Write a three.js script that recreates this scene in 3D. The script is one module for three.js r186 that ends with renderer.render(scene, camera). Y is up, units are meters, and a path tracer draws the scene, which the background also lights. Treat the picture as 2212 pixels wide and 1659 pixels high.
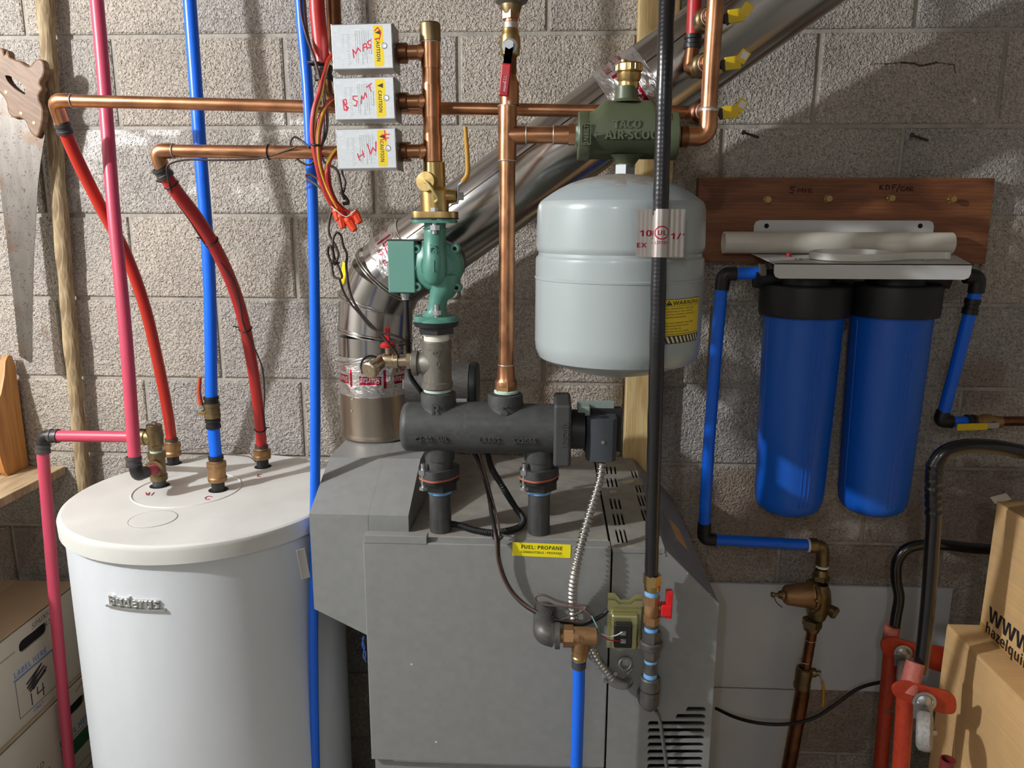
import * as THREE from 'three';
import { RoundedBoxGeometry } from 'three/addons/geometries/RoundedBoxGeometry.js';
import { TextGeometry } from 'three/addons/geometries/TextGeometry.js';
import { FontLoader } from 'three/addons/loaders/FontLoader.js';
import { mergeGeometries } from 'three/addons/utils/BufferGeometryUtils.js';

// ---------------------------------------------------------------- camera, light, exposure
const scene = new THREE.Scene();
scene.background = new THREE.Color(0x000000);
const CAM = { x: 0, y: 1.613, z: 1.8727, pitch: 0.2080, yaw: -0.0478, roll: -0.0033, f: 1662.8 };
const camera = new THREE.PerspectiveCamera(2 * Math.atan(829.5 / CAM.f) * 180 / Math.PI, 2212 / 1659, 0.02, 30);
camera.position.set(CAM.x, CAM.y, CAM.z);
camera.rotation.order = 'YXZ';
camera.rotation.set(-CAM.pitch, -CAM.yaw, -CAM.roll);
const renderer = new THREE.WebGLRenderer({ antialias: true });
renderer.toneMapping = THREE.LinearToneMapping;
renderer.toneMappingExposure = 1.0;
renderer.shadowMap.enabled = true;
const LAMP = { x: -1.95, y: 2.38, z: 1.55, intensity: 16.6, color: 0xf5f8ff };
const LAMP2 = { x: -0.45, y: 2.36, z: 3.3, intensity: 1.7, color: 0xf5f8ff };   // the weaker bulb behind the camera that the grey tank mirrors
const bulbLight = new THREE.PointLight(LAMP.color, LAMP.intensity, 0, 2);
bulbLight.position.set(LAMP.x, LAMP.y, LAMP.z);
bulbLight.castShadow = true; bulbLight.shadow.radius = 1.6; bulbLight.shadow.mapSize.set(2048, 2048);
scene.add(bulbLight);
const bulbLight2 = new THREE.PointLight(LAMP2.color, LAMP2.intensity, 0, 2);
bulbLight2.position.set(LAMP2.x, LAMP2.y, LAMP2.z); bulbLight2.castShadow = true; bulbLight2.shadow.radius = 1.6; bulbLight2.shadow.mapSize.set(2048, 2048);
scene.add(bulbLight2);

// ---------------------------------------------------------------- helpers
const V = (x, y, z) => new THREE.Vector3(x, y, z);
// photograph measurements -> metres: a sight line met with the plane that the thing stands in
function sight(px, py) {
  const a = px - 1106, b = 829.5 - py, cr = Math.cos(CAM.roll), sr = Math.sin(CAM.roll);
  const r = (a * cr + b * sr) / CAM.f, u0 = (-a * sr + b * cr) / CAM.f;
  const d = Math.cos(CAM.pitch) + u0 * Math.sin(CAM.pitch), u = u0 * Math.cos(CAM.pitch) - Math.sin(CAM.pitch);
  return V(r * Math.cos(CAM.yaw) + d * Math.sin(CAM.yaw), u, r * Math.sin(CAM.yaw) - d * Math.cos(CAM.yaw));
}
const EYE = V(CAM.x, CAM.y, CAM.z);
const at = (px, py, z) => { const v = sight(px, py); return v.multiplyScalar((z - EYE.z) / v.z).add(EYE); };
const atY = (px, py, y) => { const v = sight(px, py); return v.multiplyScalar((y - EYE.y) / v.y).add(EYE); };
const atX = (px, py, x) => { const v = sight(px, py); return v.multiplyScalar((x - EYE.x) / v.x).add(EYE); };

let seed = 7;
const rnd = () => { seed = (seed * 1664525 + 1013904223) >>> 0; return seed / 4294967296; };
const rr = (a, b) => a + (b - a) * rnd();

// normals shared only where faces meet at less than the crease angle (fine enough for parts of a few millimetres)
function creased(geom, angle) {
  const g = geom.index ? geom.toNonIndexed() : geom, p = g.attributes.position, n = p.count, fn = [], map = new Map(), keys = [], lim = Math.cos(angle), out = new Float32Array(n * 3);
  const a = new THREE.Vector3(), b = new THREE.Vector3(), c = new THREE.Vector3();
  for (let i = 0; i < n; i += 3) {
    a.fromBufferAttribute(p, i); b.fromBufferAttribute(p, i + 1); c.fromBufferAttribute(p, i + 2);
    const m = b.clone().sub(a).cross(c.clone().sub(a)), l = m.length(); fn.push({ n: l > 1e-14 ? m.clone().divideScalar(l) : null, w: l });
    for (let k = 0; k < 3; k++) { const j = i + k, h = Math.round(p.getX(j) * 5e4) + ',' + Math.round(p.getY(j) * 5e4) + ',' + Math.round(p.getZ(j) * 5e4); keys.push(h); if (fn[i / 3].n) { if (!map.has(h)) map.set(h, []); map.get(h).push(i / 3); } }
  }
  for (let j = 0; j < n; j++) {
    const f = fn[Math.floor(j / 3)], v = new THREE.Vector3(); if (!f.n) { out[j * 3 + 1] = 1; continue; }
    for (const o of map.get(keys[j])) if (fn[o].n.dot(f.n) > lim) v.addScaledVector(fn[o].n, fn[o].w);
    v.normalize(); out[j * 3] = v.x; out[j * 3 + 1] = v.y; out[j * 3 + 2] = v.z;
  }
  g.setAttribute('normal', new THREE.BufferAttribute(out, 3)); return g;
}
const taken = new Map();
function numbered(name) {
  const n = taken.get(name) || 0; taken.set(name, n + 1);
  return n ? name + '_' + String(n).padStart(3, '0') : name;
}
const bases = new WeakMap();
function thing(name, label, category, base = V(0, 0, 0), group) {
  const o = new THREE.Group(); o.name = numbered(name); o.position.copy(base); bases.set(o, base.clone());
  o.userData = { label, category }; if (group) o.userData.group = group;
  scene.add(o); return o;
}
function clean(g, crease) {
  let n = g.index ? g.toNonIndexed() : g;
  if (crease) n = creased(n, crease);
  const out = new THREE.BufferGeometry();
  out.setAttribute('position', n.attributes.position);
  if (!n.attributes.normal) n.computeVertexNormals();
  out.setAttribute('normal', n.attributes.normal);
  out.setAttribute('uv', n.attributes.uv || new THREE.BufferAttribute(new Float32Array(n.attributes.position.count * 2), 2));
  return out;
}
// geometry is given in room coordinates; it becomes one named mesh under its thing
function part(name, geoms, mat, parent, opt = {}) {
  geoms = Array.isArray(geoms) ? geoms : [geoms];
  const list = geoms.map((g) => clean(g, opt.crease));
  const g = list.length > 1 ? mergeGeometries(list) : list[0];
  const b = bases.get(parent) || V(0, 0, 0);
  g.translate(-b.x, -b.y, -b.z);
  if (opt.boxuv || mat.userData.boxuv) boxUV(g, b);
  const m = new THREE.Mesh(g, mat); m.name = name; m.castShadow = m.receiveShadow = true;
  if (opt.label) m.userData.label = opt.label;
  bases.set(m, b); parent.add(m); return m;
}
function boxUV(g, b) {   // uv in metres, by the axis each face points along
  const p = g.attributes.position, n = g.attributes.normal, uv = g.attributes.uv;
  for (let i = 0; i < p.count; i += 3) {
    let nx = 0, ny = 0, nz = 0;
    for (let k = 0; k < 3; k++) { nx += Math.abs(n.getX(i + k)); ny += Math.abs(n.getY(i + k)); nz += Math.abs(n.getZ(i + k)); }
    for (let k = 0; k < 3; k++) {
      const x = p.getX(i + k) + b.x, y = p.getY(i + k) + b.y, z = p.getZ(i + k) + b.z;
      if (nz >= nx && nz >= ny) uv.setXY(i + k, x, y); else if (nx >= ny) uv.setXY(i + k, z, y); else uv.setXY(i + k, x, z);
    }
  }
}
// a lone thing that is one mesh
function single(name, geoms, mat, label, category, base, group, opt) {
  const t = thing(name, label, category, base, group);
  scene.remove(t); const m = part('x', geoms, mat, t, opt); t.remove(m);
  m.name = t.name; m.userData = t.userData; m.position.copy(t.position); scene.add(m); return m;
}
const UP = V(0, 1, 0);
function orient(g, a, dir) {
  const q = new THREE.Quaternion().setFromUnitVectors(UP, dir.clone().normalize());
  g.applyQuaternion(q); g.translate(a.x, a.y, a.z); return g;
}
function scaleUV(g, su, sv) { const uv = g.attributes.uv; for (let i = 0; i < uv.count; i++) uv.setXY(i, uv.getX(i) * su, uv.getY(i) * sv); return g; }
const mid = (a, b, t = 0.5) => a.clone().lerp(b, t);
const cylG = (a, b, r0, r1 = r0, seg = 36) => {
  const d = b.clone().sub(a), l = d.length(), g = new THREE.CylinderGeometry(r1, r0, l, seg, 1); g.translate(0, l / 2, 0); scaleUV(g, Math.PI * (r0 + r1), l);
  return creased(orient(g, a, d), 0.7);
};
// surface of revolution: prof = [[distance along dir, radius], ...]
const lat = (a, dir, prof, seg = 28, crease = 0.6, plainUV = false) => {
  const g = new THREE.LatheGeometry(prof.map(([t, r]) => new THREE.Vector2(Math.max(r, 1e-5), t)), seg);
  if (!plainUV) { let l = 0, R = 0; prof.forEach(([t, r], i) => { R = Math.max(R, r); if (i) l += Math.hypot(t - prof[i - 1][0], r - prof[i - 1][1]); }); scaleUV(g, 2 * Math.PI * R, l); }
  return creased(orient(g, a, dir), crease);
};
const hexG = (a, dir, len, r, spin = 0) => {
  const g = new THREE.CylinderGeometry(r, r, len, 6, 1); g.rotateY(spin); g.translate(0, len / 2, 0);
  return creased(orient(g, a, dir), 0.3);
};
function box(c, w, h, d, r = 0.001, rot) {
  const g = new RoundedBoxGeometry(w, h, d, 2, Math.min(r, w / 2.1, h / 2.1, d / 2.1));
  if (rot) g.applyMatrix4(new THREE.Matrix4().makeRotationFromEuler(new THREE.Euler(...rot)));
  g.translate(c.x, c.y, c.z); return g;
}
const boxAB = (x0, x1, y0, y1, z0, z1, r = 0.001) => box(V((x0 + x1) / 2, (y0 + y1) / 2, (z0 + z1) / 2), x1 - x0, y1 - y0, z1 - z0, r);
const smooth = (pts, n = 40, closed = false) => new THREE.CatmullRomCurve3(pts, closed, 'centripetal').getSpacedPoints(n);
function rounded(pts, rad, n = 8) {   // straight runs joined by bends
  const out = [pts[0].clone()];
  for (let i = 1; i < pts.length - 1; i++) {
    const p = pts[i], a = pts[i - 1].clone().sub(p), b = pts[i + 1].clone().sub(p);
    const q = Math.min(rad, a.length() * 0.49, b.length() * 0.49);
    const s = p.clone().addScaledVector(a.normalize(), q), e = p.clone().addScaledVector(b.normalize(), q);
    for (let k = 0; k <= n; k++) { const t = k / n; out.push(s.clone().multiplyScalar((1 - t) ** 2).addScaledVector(p, 2 * t * (1 - t)).addScaledVector(e, t * t)); }
  }
  out.push(pts[pts.length - 1].clone()); return out;
}
// round section swept along points; r a number or a function of (t 0..1, length so far)
function sweep(pts, r, seg = 14, cap = true) {
  const n = pts.length, pos = [], nor = [], uv = [], idx = [], T = [];
  for (let i = 0; i < n; i++) T.push(pts[Math.min(i + 1, n - 1)].clone().sub(pts[Math.max(i - 1, 0)]).normalize());
  let N = Math.abs(T[0].y) < 0.9 ? V(0, 1, 0) : V(1, 0, 0);
  N.addScaledVector(T[0], -N.dot(T[0])).normalize();
  let L = 0; const rad = [], len = [0];
  for (let i = 1; i < n; i++) len.push(len[i - 1] + pts[i].distanceTo(pts[i - 1]));
  for (let i = 0; i < n; i++) rad.push(typeof r === 'function' ? r(i / (n - 1), len[i]) : r);
  for (let i = 0; i < n; i++) {
    if (i) L += pts[i].distanceTo(pts[i - 1]);
    N.addScaledVector(T[i], -N.dot(T[i])).normalize();
    const B = T[i].clone().cross(N), R = rad[i], j0 = Math.max(i - 1, 0), j1 = Math.min(i + 1, n - 1), sl = (rad[j1] - rad[j0]) / Math.max(1e-6, len[j1] - len[j0]), nk = 1 / Math.hypot(1, sl);
    for (let k = 0; k <= seg; k++) {
      const a = k / seg * Math.PI * 2, d = N.clone().multiplyScalar(Math.cos(a)).addScaledVector(B, Math.sin(a));
      pos.push(pts[i].x + d.x * R, pts[i].y + d.y * R, pts[i].z + d.z * R); nor.push((d.x - T[i].x * sl) * nk, (d.y - T[i].y * sl) * nk, (d.z - T[i].z * sl) * nk); uv.push(k / seg * 2 * Math.PI * R, L);
    }
  }
  for (let i = 0; i < n - 1; i++) for (let k = 0; k < seg; k++) {
    const a = i * (seg + 1) + k, b = a + seg + 1; idx.push(a, a + 1, b, b, a + 1, b + 1);
  }
  if (cap) for (const [i, s] of [[0, -1], [n - 1, 1]]) {
    const o = pos.length / 3; pos.push(pts[i].x, pts[i].y, pts[i].z); nor.push(T[i].x * s, T[i].y * s, T[i].z * s); uv.push(0, 0);
    for (let k = 0; k <= seg; k++) { const j = (i * (seg + 1) + k) * 3; pos.push(pos[j], pos[j + 1], pos[j + 2]); nor.push(T[i].x * s, T[i].y * s, T[i].z * s); uv.push(0, 0); }
    for (let k = 0; k < seg; k++) s > 0 ? idx.push(o, o + 1 + k, o + 2 + k) : idx.push(o, o + 2 + k, o + 1 + k);
  }
  const g = new THREE.BufferGeometry();
  g.setAttribute('position', new THREE.Float32BufferAttribute(pos, 3)); g.setAttribute('normal', new THREE.Float32BufferAttribute(nor, 3));
  g.setAttribute('uv', new THREE.Float32BufferAttribute(uv, 2)); g.setIndex(idx); return g;
}
// skin over a row of closed sections (equal point counts), capped at both ends
function loft(secs) {
  const n = secs[0].length, pos = [], idx = [];
  for (const s of secs) for (const p of s) pos.push(p.x, p.y, p.z);
  for (let i = 0; i < secs.length - 1; i++) for (let k = 0; k < n; k++) { const a = i * n + k, b = i * n + (k + 1) % n; idx.push(a, b, a + n, a + n, b, b + n); }
  for (const [i, f] of [[0, 1], [secs.length - 1, -1]]) { const c = pos.length / 3, m = secs[i].reduce((q, p) => q.add(p), V(0, 0, 0)).divideScalar(n); pos.push(m.x, m.y, m.z); for (let k = 0; k < n; k++) { const a = i * n + k, b = i * n + (k + 1) % n; f > 0 ? idx.push(c, b, a) : idx.push(c, a, b); } }
  const g = new THREE.BufferGeometry(); g.setAttribute('position', new THREE.Float32BufferAttribute(pos, 3)); g.setIndex(idx); return creased(g, 0.8);
}
const ring = (c, dir, R, r, seg = 28) => { const g = new THREE.TorusGeometry(R, r, 8, seg); g.rotateX(Math.PI / 2); return orient(g, c, dir); };
// outline [[x,y],...] (metres) extruded along +z from z0
function extr(outline, z0, depth, holes = [], bevel = 0) {
  const s = new THREE.Shape(outline.map(([x, y]) => new THREE.Vector2(x, y)));
  for (const h of holes) s.holes.push(new THREE.Path(h.map(([x, y]) => new THREE.Vector2(x, y))));
  const g = new THREE.ExtrudeGeometry(s, { depth: depth - 2 * bevel, bevelEnabled: bevel > 0, bevelThickness: bevel, bevelSize: bevel, bevelOffset: -bevel, bevelSegments: 2 });
  g.translate(0, 0, z0 + bevel); return g;
}
const pts2 = (arr, z) => arr.map(([x, y]) => { const p = at(x, y, z); return [p.x, p.y]; });
const curve2 = (arr, n = 80) => new THREE.CatmullRomCurve3(arr.map(([x, y]) => V(x, y, 0)), true, 'centripetal').getSpacedPoints(n).slice(0, n).map((p) => [p.x, p.y]);
// map local x,y,z of a geometry on to axes at an origin
function place(g, o, ex, ey, ez) { g.applyMatrix4(new THREE.Matrix4().makeBasis(ex, ey, ez).setPosition(o)); return g; }
const fontB = await new FontLoader().loadAsync('fonts/droid/droid_sans_bold.typeface.json');
function letters(str, size, depth, bevel = 0) {
  const g = new TextGeometry(str, { font: fontB, size, depth, curveSegments: 4, bevelEnabled: bevel > 0, bevelSize: bevel, bevelThickness: bevel, bevelSegments: 1 });
  g.computeBoundingBox(); const b = g.boundingBox; g.translate(-(b.min.x + b.max.x) / 2, -(b.min.y + b.max.y) / 2, 0); return g;
}

// ---------------------------------------------------------------- textures
function hash2(x, y, s) { let h = Math.imul(x, 374761393) ^ Math.imul(y, 668265263) ^ Math.imul(s, 2147483647 - 57); h = Math.imul(h ^ (h >>> 13), 1274126177); return ((h ^ (h >>> 16)) >>> 0) / 4294967296; }
function vnoise(x, y, s, px, py) {   // value noise, tiles every px, py cells
  const xi = Math.floor(x), yi = Math.floor(y), fx = x - xi, fy = y - yi;
  const w = (v, p) => p ? ((v % p) + p) % p : v, x0 = w(xi, px), x1 = w(xi + 1, px), y0 = w(yi, py), y1 = w(yi + 1, py);
  const u = fx * fx * (3 - 2 * fx), v = fy * fy * (3 - 2 * fy);
  const a = hash2(x0, y0, s), b = hash2(x1, y0, s), c = hash2(x0, y1, s), d = hash2(x1, y1, s);
  return a + (b - a) * u + (c - a) * v + (a - b - c + d) * u * v;
}
const fbm = (x, y, s, px, oct = 4) => { let a = 0, w = 0.5, t = 0; for (let i = 0; i < oct; i++) { a += w * vnoise(x, y, s + i, px, px); t += w; x *= 2; y *= 2; px *= 2; w *= 0.5; } return a / t; };
const fbm2 = (x, y, s, px, py, oct = 3) => { let a = 0, w = 0.5, t = 0; for (let i = 0; i < oct; i++) { a += w * vnoise(x, y, s + i, px, py); t += w; x *= 2; y *= 2; px *= 2; py *= 2; w *= 0.5; } return a / t; };
const clamp = (v, a = 0, b = 1) => Math.min(b, Math.max(a, v)), step = (a, b, v) => { const t = clamp((v - a) / (b - a)); return t * t * (3 - 2 * t); };
function tex(w, h, fn, color = true, repeat) {   // fn(u, v) -> [r, g, b] 0..255 or grey 0..1
  const d = new Uint8Array(w * h * 4);
  for (let j = 0; j < h; j++) for (let i = 0; i < w; i++) {
    const c = fn(i / w, j / h, i, j), o = (j * w + i) * 4;
    if (typeof c === 'number') d[o] = d[o + 1] = d[o + 2] = clamp(c) * 255; else { d[o] = clamp(c[0], 0, 255); d[o + 1] = clamp(c[1], 0, 255); d[o + 2] = clamp(c[2], 0, 255); }
    d[o + 3] = 255;
  }
  const t = new THREE.DataTexture(d, w, h); t.magFilter = THREE.LinearFilter; t.minFilter = THREE.LinearMipmapLinearFilter; t.generateMipmaps = true;
  t.wrapS = t.wrapT = THREE.RepeatWrapping; if (color) t.colorSpace = THREE.SRGBColorSpace; if (repeat) t.repeat.set(repeat[0], repeat[1]);
  t.needsUpdate = true; return t;
}
function canvasTex(w, h, draw) {
  const c = document.createElement('canvas'); c.width = w; c.height = h; draw(c.getContext('2d'), w, h);
  const t = new THREE.CanvasTexture(c); t.colorSpace = THREE.SRGBColorSpace; return t;
}
const std = (o) => new THREE.MeshStandardMaterial(o), phys = (o) => new THREE.MeshPhysicalMaterial(o);
// a mottled material whose uv is in metres: base colour varied by blotches and specks
function mottled(rgb, amp, cells, opt = {}, metres = 0.25, s = 3, opt2 = {}) {
  const m = phys(opt);
  m.map = tex(256, 256, (u, v) => { const f = fbm(u * cells, v * cells, s, cells, 4) - 0.5, k = 1 + amp * 2 * f; return [rgb[0] * k, rgb[1] * k, rgb[2] * k]; }, true, [1 / metres, 1 / metres]);
  if (opt2.boxuv) m.userData.boxuv = true; return m;
}

// ---------------------------------------------------------------- materials
const M = {
  copper: mottled([188, 136, 100], 0.24, 8, { metalness: 1, roughness: 0.34 }, 0.2, 11),
  copperDark: mottled([128, 88, 62], 0.25, 8, { metalness: 1, roughness: 0.4 }, 0.2, 15),
  solder: std({ color: 0xcfcac0, metalness: 0.9, roughness: 0.4 }),
  brass: mottled([190, 164, 108], 0.16, 8, { metalness: 1, roughness: 0.32 }, 0.1, 21),
  oldBrass: mottled([130, 113, 80], 0.25, 8, { metalness: 0.9, roughness: 0.42 }, 0.1, 25),
  bronze: mottled([160, 124, 86], 0.22, 8, { metalness: 0.75, roughness: 0.5 }, 0.1, 27),
  chrome: std({ color: 0xd8d8d6, metalness: 1, roughness: 0.14 }),
  zinc: std({ color: 0xb4b6b6, metalness: 1, roughness: 0.4 }),
  steelDark: mottled([86, 86, 86], 0.2, 8, { metalness: 0.6, roughness: 0.45 }, 0.1, 31),
  iron: mottled([120, 116, 106], 0.12, 12, { metalness: 0.55, roughness: 0.5 }, 0.06, 33),
  ironDark: mottled([92, 90, 86], 0.15, 12, { metalness: 0.5, roughness: 0.5 }, 0.06, 35),
  castBlack: mottled([62, 63, 62], 0.2, 16, { roughness: 0.55 }, 0.12, 37),
  flangeBlack: std({ color: 0x1b1b1c, roughness: 0.45 }),
  blackPlastic: std({ color: 0x191919, roughness: 0.42 }),
  greyClip: std({ color: 0x4a4746, roughness: 0.45, metalness: 0.4 }),
  rubber: std({ color: 0x141415, roughness: 0.55 }),
  hose: phys({ color: 0x121214, roughness: 0.3, clearcoat: 0.4, clearcoatRoughness: 0.25 }),
  pexPink: phys({ color: 0xbe445a, roughness: 0.38 }),
  pexRed: phys({ color: 0xb5281a, roughness: 0.36 }),
  pexRedDull: phys({ color: 0xae2420, roughness: 0.4 }),
  pexBlue: phys({ color: 0x0a66e4, roughness: 0.34 }),
  tankWhite: mottled([206, 210, 211], 0.025, 8, { roughness: 0.42 }, 0.6, 41),
  lidWhite: mottled([204, 203, 195], 0.05, 6, { roughness: 0.5 }, 0.5, 43, { boxuv: true }),
  boilerGrey: mottled([131, 132, 129], 0.035, 16, { roughness: 0.5 }, 0.2, 45, { boxuv: true }),
  boilerTop: mottled([140, 136, 126], 0.12, 10, { roughness: 0.6 }, 0.25, 47, { boxuv: true }),
  paintedVoid: std({ color: 0x080808, roughness: 0.9 }),  // flat black painted where openings would be dark inside
  tape: std({ color: 0xe9e6d6, roughness: 0.6 }),
  tapeBlue: std({ color: 0x6fa9dc, roughness: 0.5 }),
  tapeGreen: std({ color: 0xb9cfbc, roughness: 0.6 }),
  gasket: std({ color: 0xa95a48, roughness: 0.7 }),
  pumpGreen: phys({ color: 0x4c8272, roughness: 0.42, clearcoat: 0.15, clearcoatRoughness: 0.3 }),
  boxGreen: phys({ color: 0x639486, roughness: 0.42 }),
  scoopGreen: phys({ color: 0x50583f, roughness: 0.42, clearcoat: 0.2, clearcoatRoughness: 0.35 }),
  redHandle: phys({ color: 0xb3161d, roughness: 0.35 }),
  redBright: phys({ color: 0xdb1d22, roughness: 0.35 }),
  orangeHandle: phys({ color: 0xb64a2a, roughness: 0.45 }),
  yellowHandle: phys({ color: 0xd9b81c, roughness: 0.4 }),
  mustard: phys({ color: 0xb98a28, roughness: 0.45 }),
  vent: phys({ color: 0xb6b4af, metalness: 1, roughness: 0.19 }),
  ventBrushed: phys({ color: 0xa29788, metalness: 1, roughness: 0.33 }),
  flexMetal: std({ color: 0xbfbdb8, metalness: 1, roughness: 0.34 }),
  alu: phys({ color: 0xcfd2d3, metalness: 0.85, roughness: 0.34 }),
  wireBrown: std({ color: 0x3a2a26, roughness: 0.5 }),
  wireTan: std({ color: 0x5a4740, roughness: 0.5 }),
  wireRed: std({ color: 0xb0231c, roughness: 0.4 }),
  wireDeepRed: std({ color: 0x8a1c1a, roughness: 0.4 }),
  wireYellow: std({ color: 0xd9b630, roughness: 0.4 }),
  wireWhite: std({ color: 0xe4e0d8, roughness: 0.45 }),
  wireTeal: std({ color: 0x5f8f8c, roughness: 0.45 }),
  wireBlue: std({ color: 0x2c5fb8, roughness: 0.45 }),
  wireNut: phys({ color: 0xe0451c, roughness: 0.45 }),
  greyCable: std({ color: 0x54524e, roughness: 0.6 }),
  filterBlue: phys({ color: 0x0c58bc, roughness: 0.38 }),
  filterCap: std({ color: 0x141414, roughness: 0.5 }),
  bracketWhite: phys({ color: 0xc9c9c6, roughness: 0.45 }),
  foamBoard: mottled([196, 200, 202], 0.03, 6, { roughness: 0.6 }, 0.5, 49, { boxuv: true }),
  truckBlack: phys({ color: 0x0c0c0d, roughness: 0.22, clearcoat: 0.5, clearcoatRoughness: 0.15 }),
  truckRed: mottled([166, 54, 30], 0.12, 8, { roughness: 0.42 }, 0.1, 51),
  truckDust: mottled([176, 96, 84], 0.12, 8, { roughness: 0.6 }, 0.05, 53),
  casterGrey: mottled([150, 148, 142], 0.15, 8, { roughness: 0.55 }, 0.05, 55),
  pencil: std({ color: 0x9b2a30, roughness: 0.6 }),
  plastic: phys({ color: 0xdad8cf, roughness: 0.4 }),
  labelYellow: phys({ color: 0xd7a24a, roughness: 0.4 }),
  bareWood: mottled([205, 182, 138], 0.12, 6, { roughness: 0.7 }, 0.3, 57, { boxuv: true }),
};
// wood whose grain runs along v (second uv axis, metres)
function woodMat(rgb, dark, stretch, opt, s, metres = 0.3) {
  const m = std(opt);
  m.map = tex(512, 512, (u, v) => {
    const w = fbm2(u * 4, v * 2, s, 4, 2), g = fbm2(u * 24 + w * 5, v * stretch, s + 7, 24, stretch), l = vnoise(u * 110, v * stretch * 2, s + 13, 110, stretch * 2);
    const k = step(0.25, 0.85, g * 0.7 + l * 0.35);
    return [0, 1, 2].map((c) => rgb[c] + (dark[c] - rgb[c]) * k);
  }, true, [1 / metres, 1 / metres]);
  return m;
}
M.poleWood = woodMat([178, 158, 120], [118, 98, 70], 3, { roughness: 0.75 }, 61, 0.12);
M.sawWood = woodMat([132, 100, 66], [98, 70, 44], 2, { roughness: 0.5 }, 63, 0.1);
M.boardWood = woodMat([136, 84, 50], [104, 60, 34], 2, { roughness: 0.55 }, 65, 0.25);
M.pineWood = woodMat([206, 150, 84], [178, 120, 58], 2, { roughness: 0.45 }, 67, 0.25);
M.shelfWood = woodMat([190, 168, 134], [150, 124, 92], 3, { roughness: 0.7 }, 69, 0.25);
M.studWood = woodMat([214, 190, 136], [182, 152, 96], 2, { roughness: 0.65 }, 71, 0.25);
M.sawSteel = phys({ metalness: 0.75, roughness: 0.42 });
M.sawSteel.map = tex(512, 512, (u, v) => {   // tarnished steel: brown blooms and pits
  const f = fbm(u * 6, v * 6, 73, 6, 5), p = vnoise(u * 90, v * 90, 75, 90, 90), r = step(0.48, 0.72, f), k = (p > 0.86 ? 0.72 : 1) * (0.9 + 0.2 * fbm(u * 30, v * 8, 77, 0, 3));
  return [(104 - 4 * r) * k, (98 - 12 * r) * k, (91 - 18 * r) * k];
}, true, [1 / 0.3, 1 / 0.3]);
M.sawSteel.userData.boxuv = true;
M.cardboard = phys({ roughness: 0.75 });
M.cardboard.map = tex(512, 512, (u, v) => { const f = fbm(u * 5, v * 5, 81, 5, 4) - 0.5, l = vnoise(u * 3, v * 170, 83, 3, 170) - 0.5, k = 1 + f * 0.16 + l * 0.05; return [218 * k, 178 * k, 122 * k]; }, true, [1 / 0.4, 1 / 0.4]);
M.cardboard.userData.boxuv = true;
M.pvc = mottled([214, 208, 194], 0.06, 8, { roughness: 0.5 }, 0.3, 85);
M.packTape = phys({ color: 0xb98f56, roughness: 0.22 });

// ---------------------------------------------------------------- the room
const ROOM = { x0: -2.75, x1: 2.45, y1: 2.56, z1: 4.1 };
// concrete block face: aggregate, pits, and the stains the wall carries
const pitTex = (() => {
  const N = 1024, h = new Float32Array(N * N);
  for (let j = 0; j < N; j++) for (let i = 0; i < N; i++) {
    const u = i / N, v = j / N;
    h[j * N + i] = 0.55 + 0.34 * (vnoise(u * 190, v * 190, 101, 190, 190) - 0.5) + 0.36 * (vnoise(u * 96, v * 96, 103, 96, 96) - 0.5) + 0.2 * (vnoise(u * 300, v * 300, 107, 300, 300) - 0.5) + 0.16 * (vnoise(u * 14, v * 14, 105, 14, 14) - 0.5);
  }
  let s = 5; const q = () => { s = (s * 1664525 + 1013904223) >>> 0; return s / 4294967296; };
  for (let k = 0; k < 5200; k++) {   // open pits between the grains
    const cx = q() * N, cy = q() * N, R = 1.4 + 3.6 * q() * q(), el = 0.6 + 0.8 * q(), dp = 0.35 + 0.4 * q(), W = Math.ceil(R * 1.6);
    for (let y = -W; y <= W; y++) for (let x = -W; x <= W; x++) {
      const d = Math.hypot(x * el, y / el) / R; if (d > 1) continue;
      const o = ((Math.round(cy) + y + N) % N) * N + (Math.round(cx) + x + N) % N; h[o] -= dp * (1 - d * d);
    }
  }
  return tex(N, N, (u, v, i, j) => h[j * N + i], false, [1 / 0.5, 1 / 0.5]);
})();
const WX = -1.6, WW = 3.2, WH = 2.4;   // the stretch of wall that the stain map covers
const stains = (() => {   // [x, y, half width, half height, strength] of pale salt bloom plus a lit spot painted in at right, from the photograph
  const bloomAndLit = [[255, 300, 105, 22, 1], [345, 285, 60, 14, 1], [200, 330, 45, 60, 0.75], [310, 320, 60, 40, 0.55], [180, 420, 40, 60, 0.6], [500, 400, 90, 60, 0.5], [520, 540, 60, 70, 0.4], [640, 270, 60, 30, 0.6], [560, 300, 60, 30, 0.45], [1580, 880, 60, 50, 0.5], [1600, 1010, 90, 24, 0.5], [1870, 960, 60, 70, 0.4], [2080, 1020, 60, 40, 0.45], [1720, 1150, 60, 40, 0.5], [1860, 1150, 60, 40, 0.4], [2050, 860, 60, 30, 0.4], [1840, 370, 50, 26, 0.35], [2104, 218, 9, 10, 1.1]]
    .map(([px, py, w, h, k]) => { const p = at(px, py, 0); return [p.x, p.y, w * 0.0011, h * 0.0011, k]; });
  const damp = [[1650, 1100, 160, 110, 0.9], [2080, 1120, 160, 130, 0.8], [1880, 1210, 150, 60, 0.9], [1760, 1560, 150, 110, 0.9], [2120, 830, 90, 70, 0.7], [1120, 50, 34, 22, 0.4], [40, 1180, 120, 70, 0.7], [1180, 850, 100, 50, 0.4], [100, 720, 18, 26, 0.5]]
    .map(([px, py, w, h, k]) => { const p = at(px, py, 0); return [p.x, p.y, w * 0.0011, h * 0.0011, k]; });
  return { bloomAndLit, damp };
})();
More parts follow.
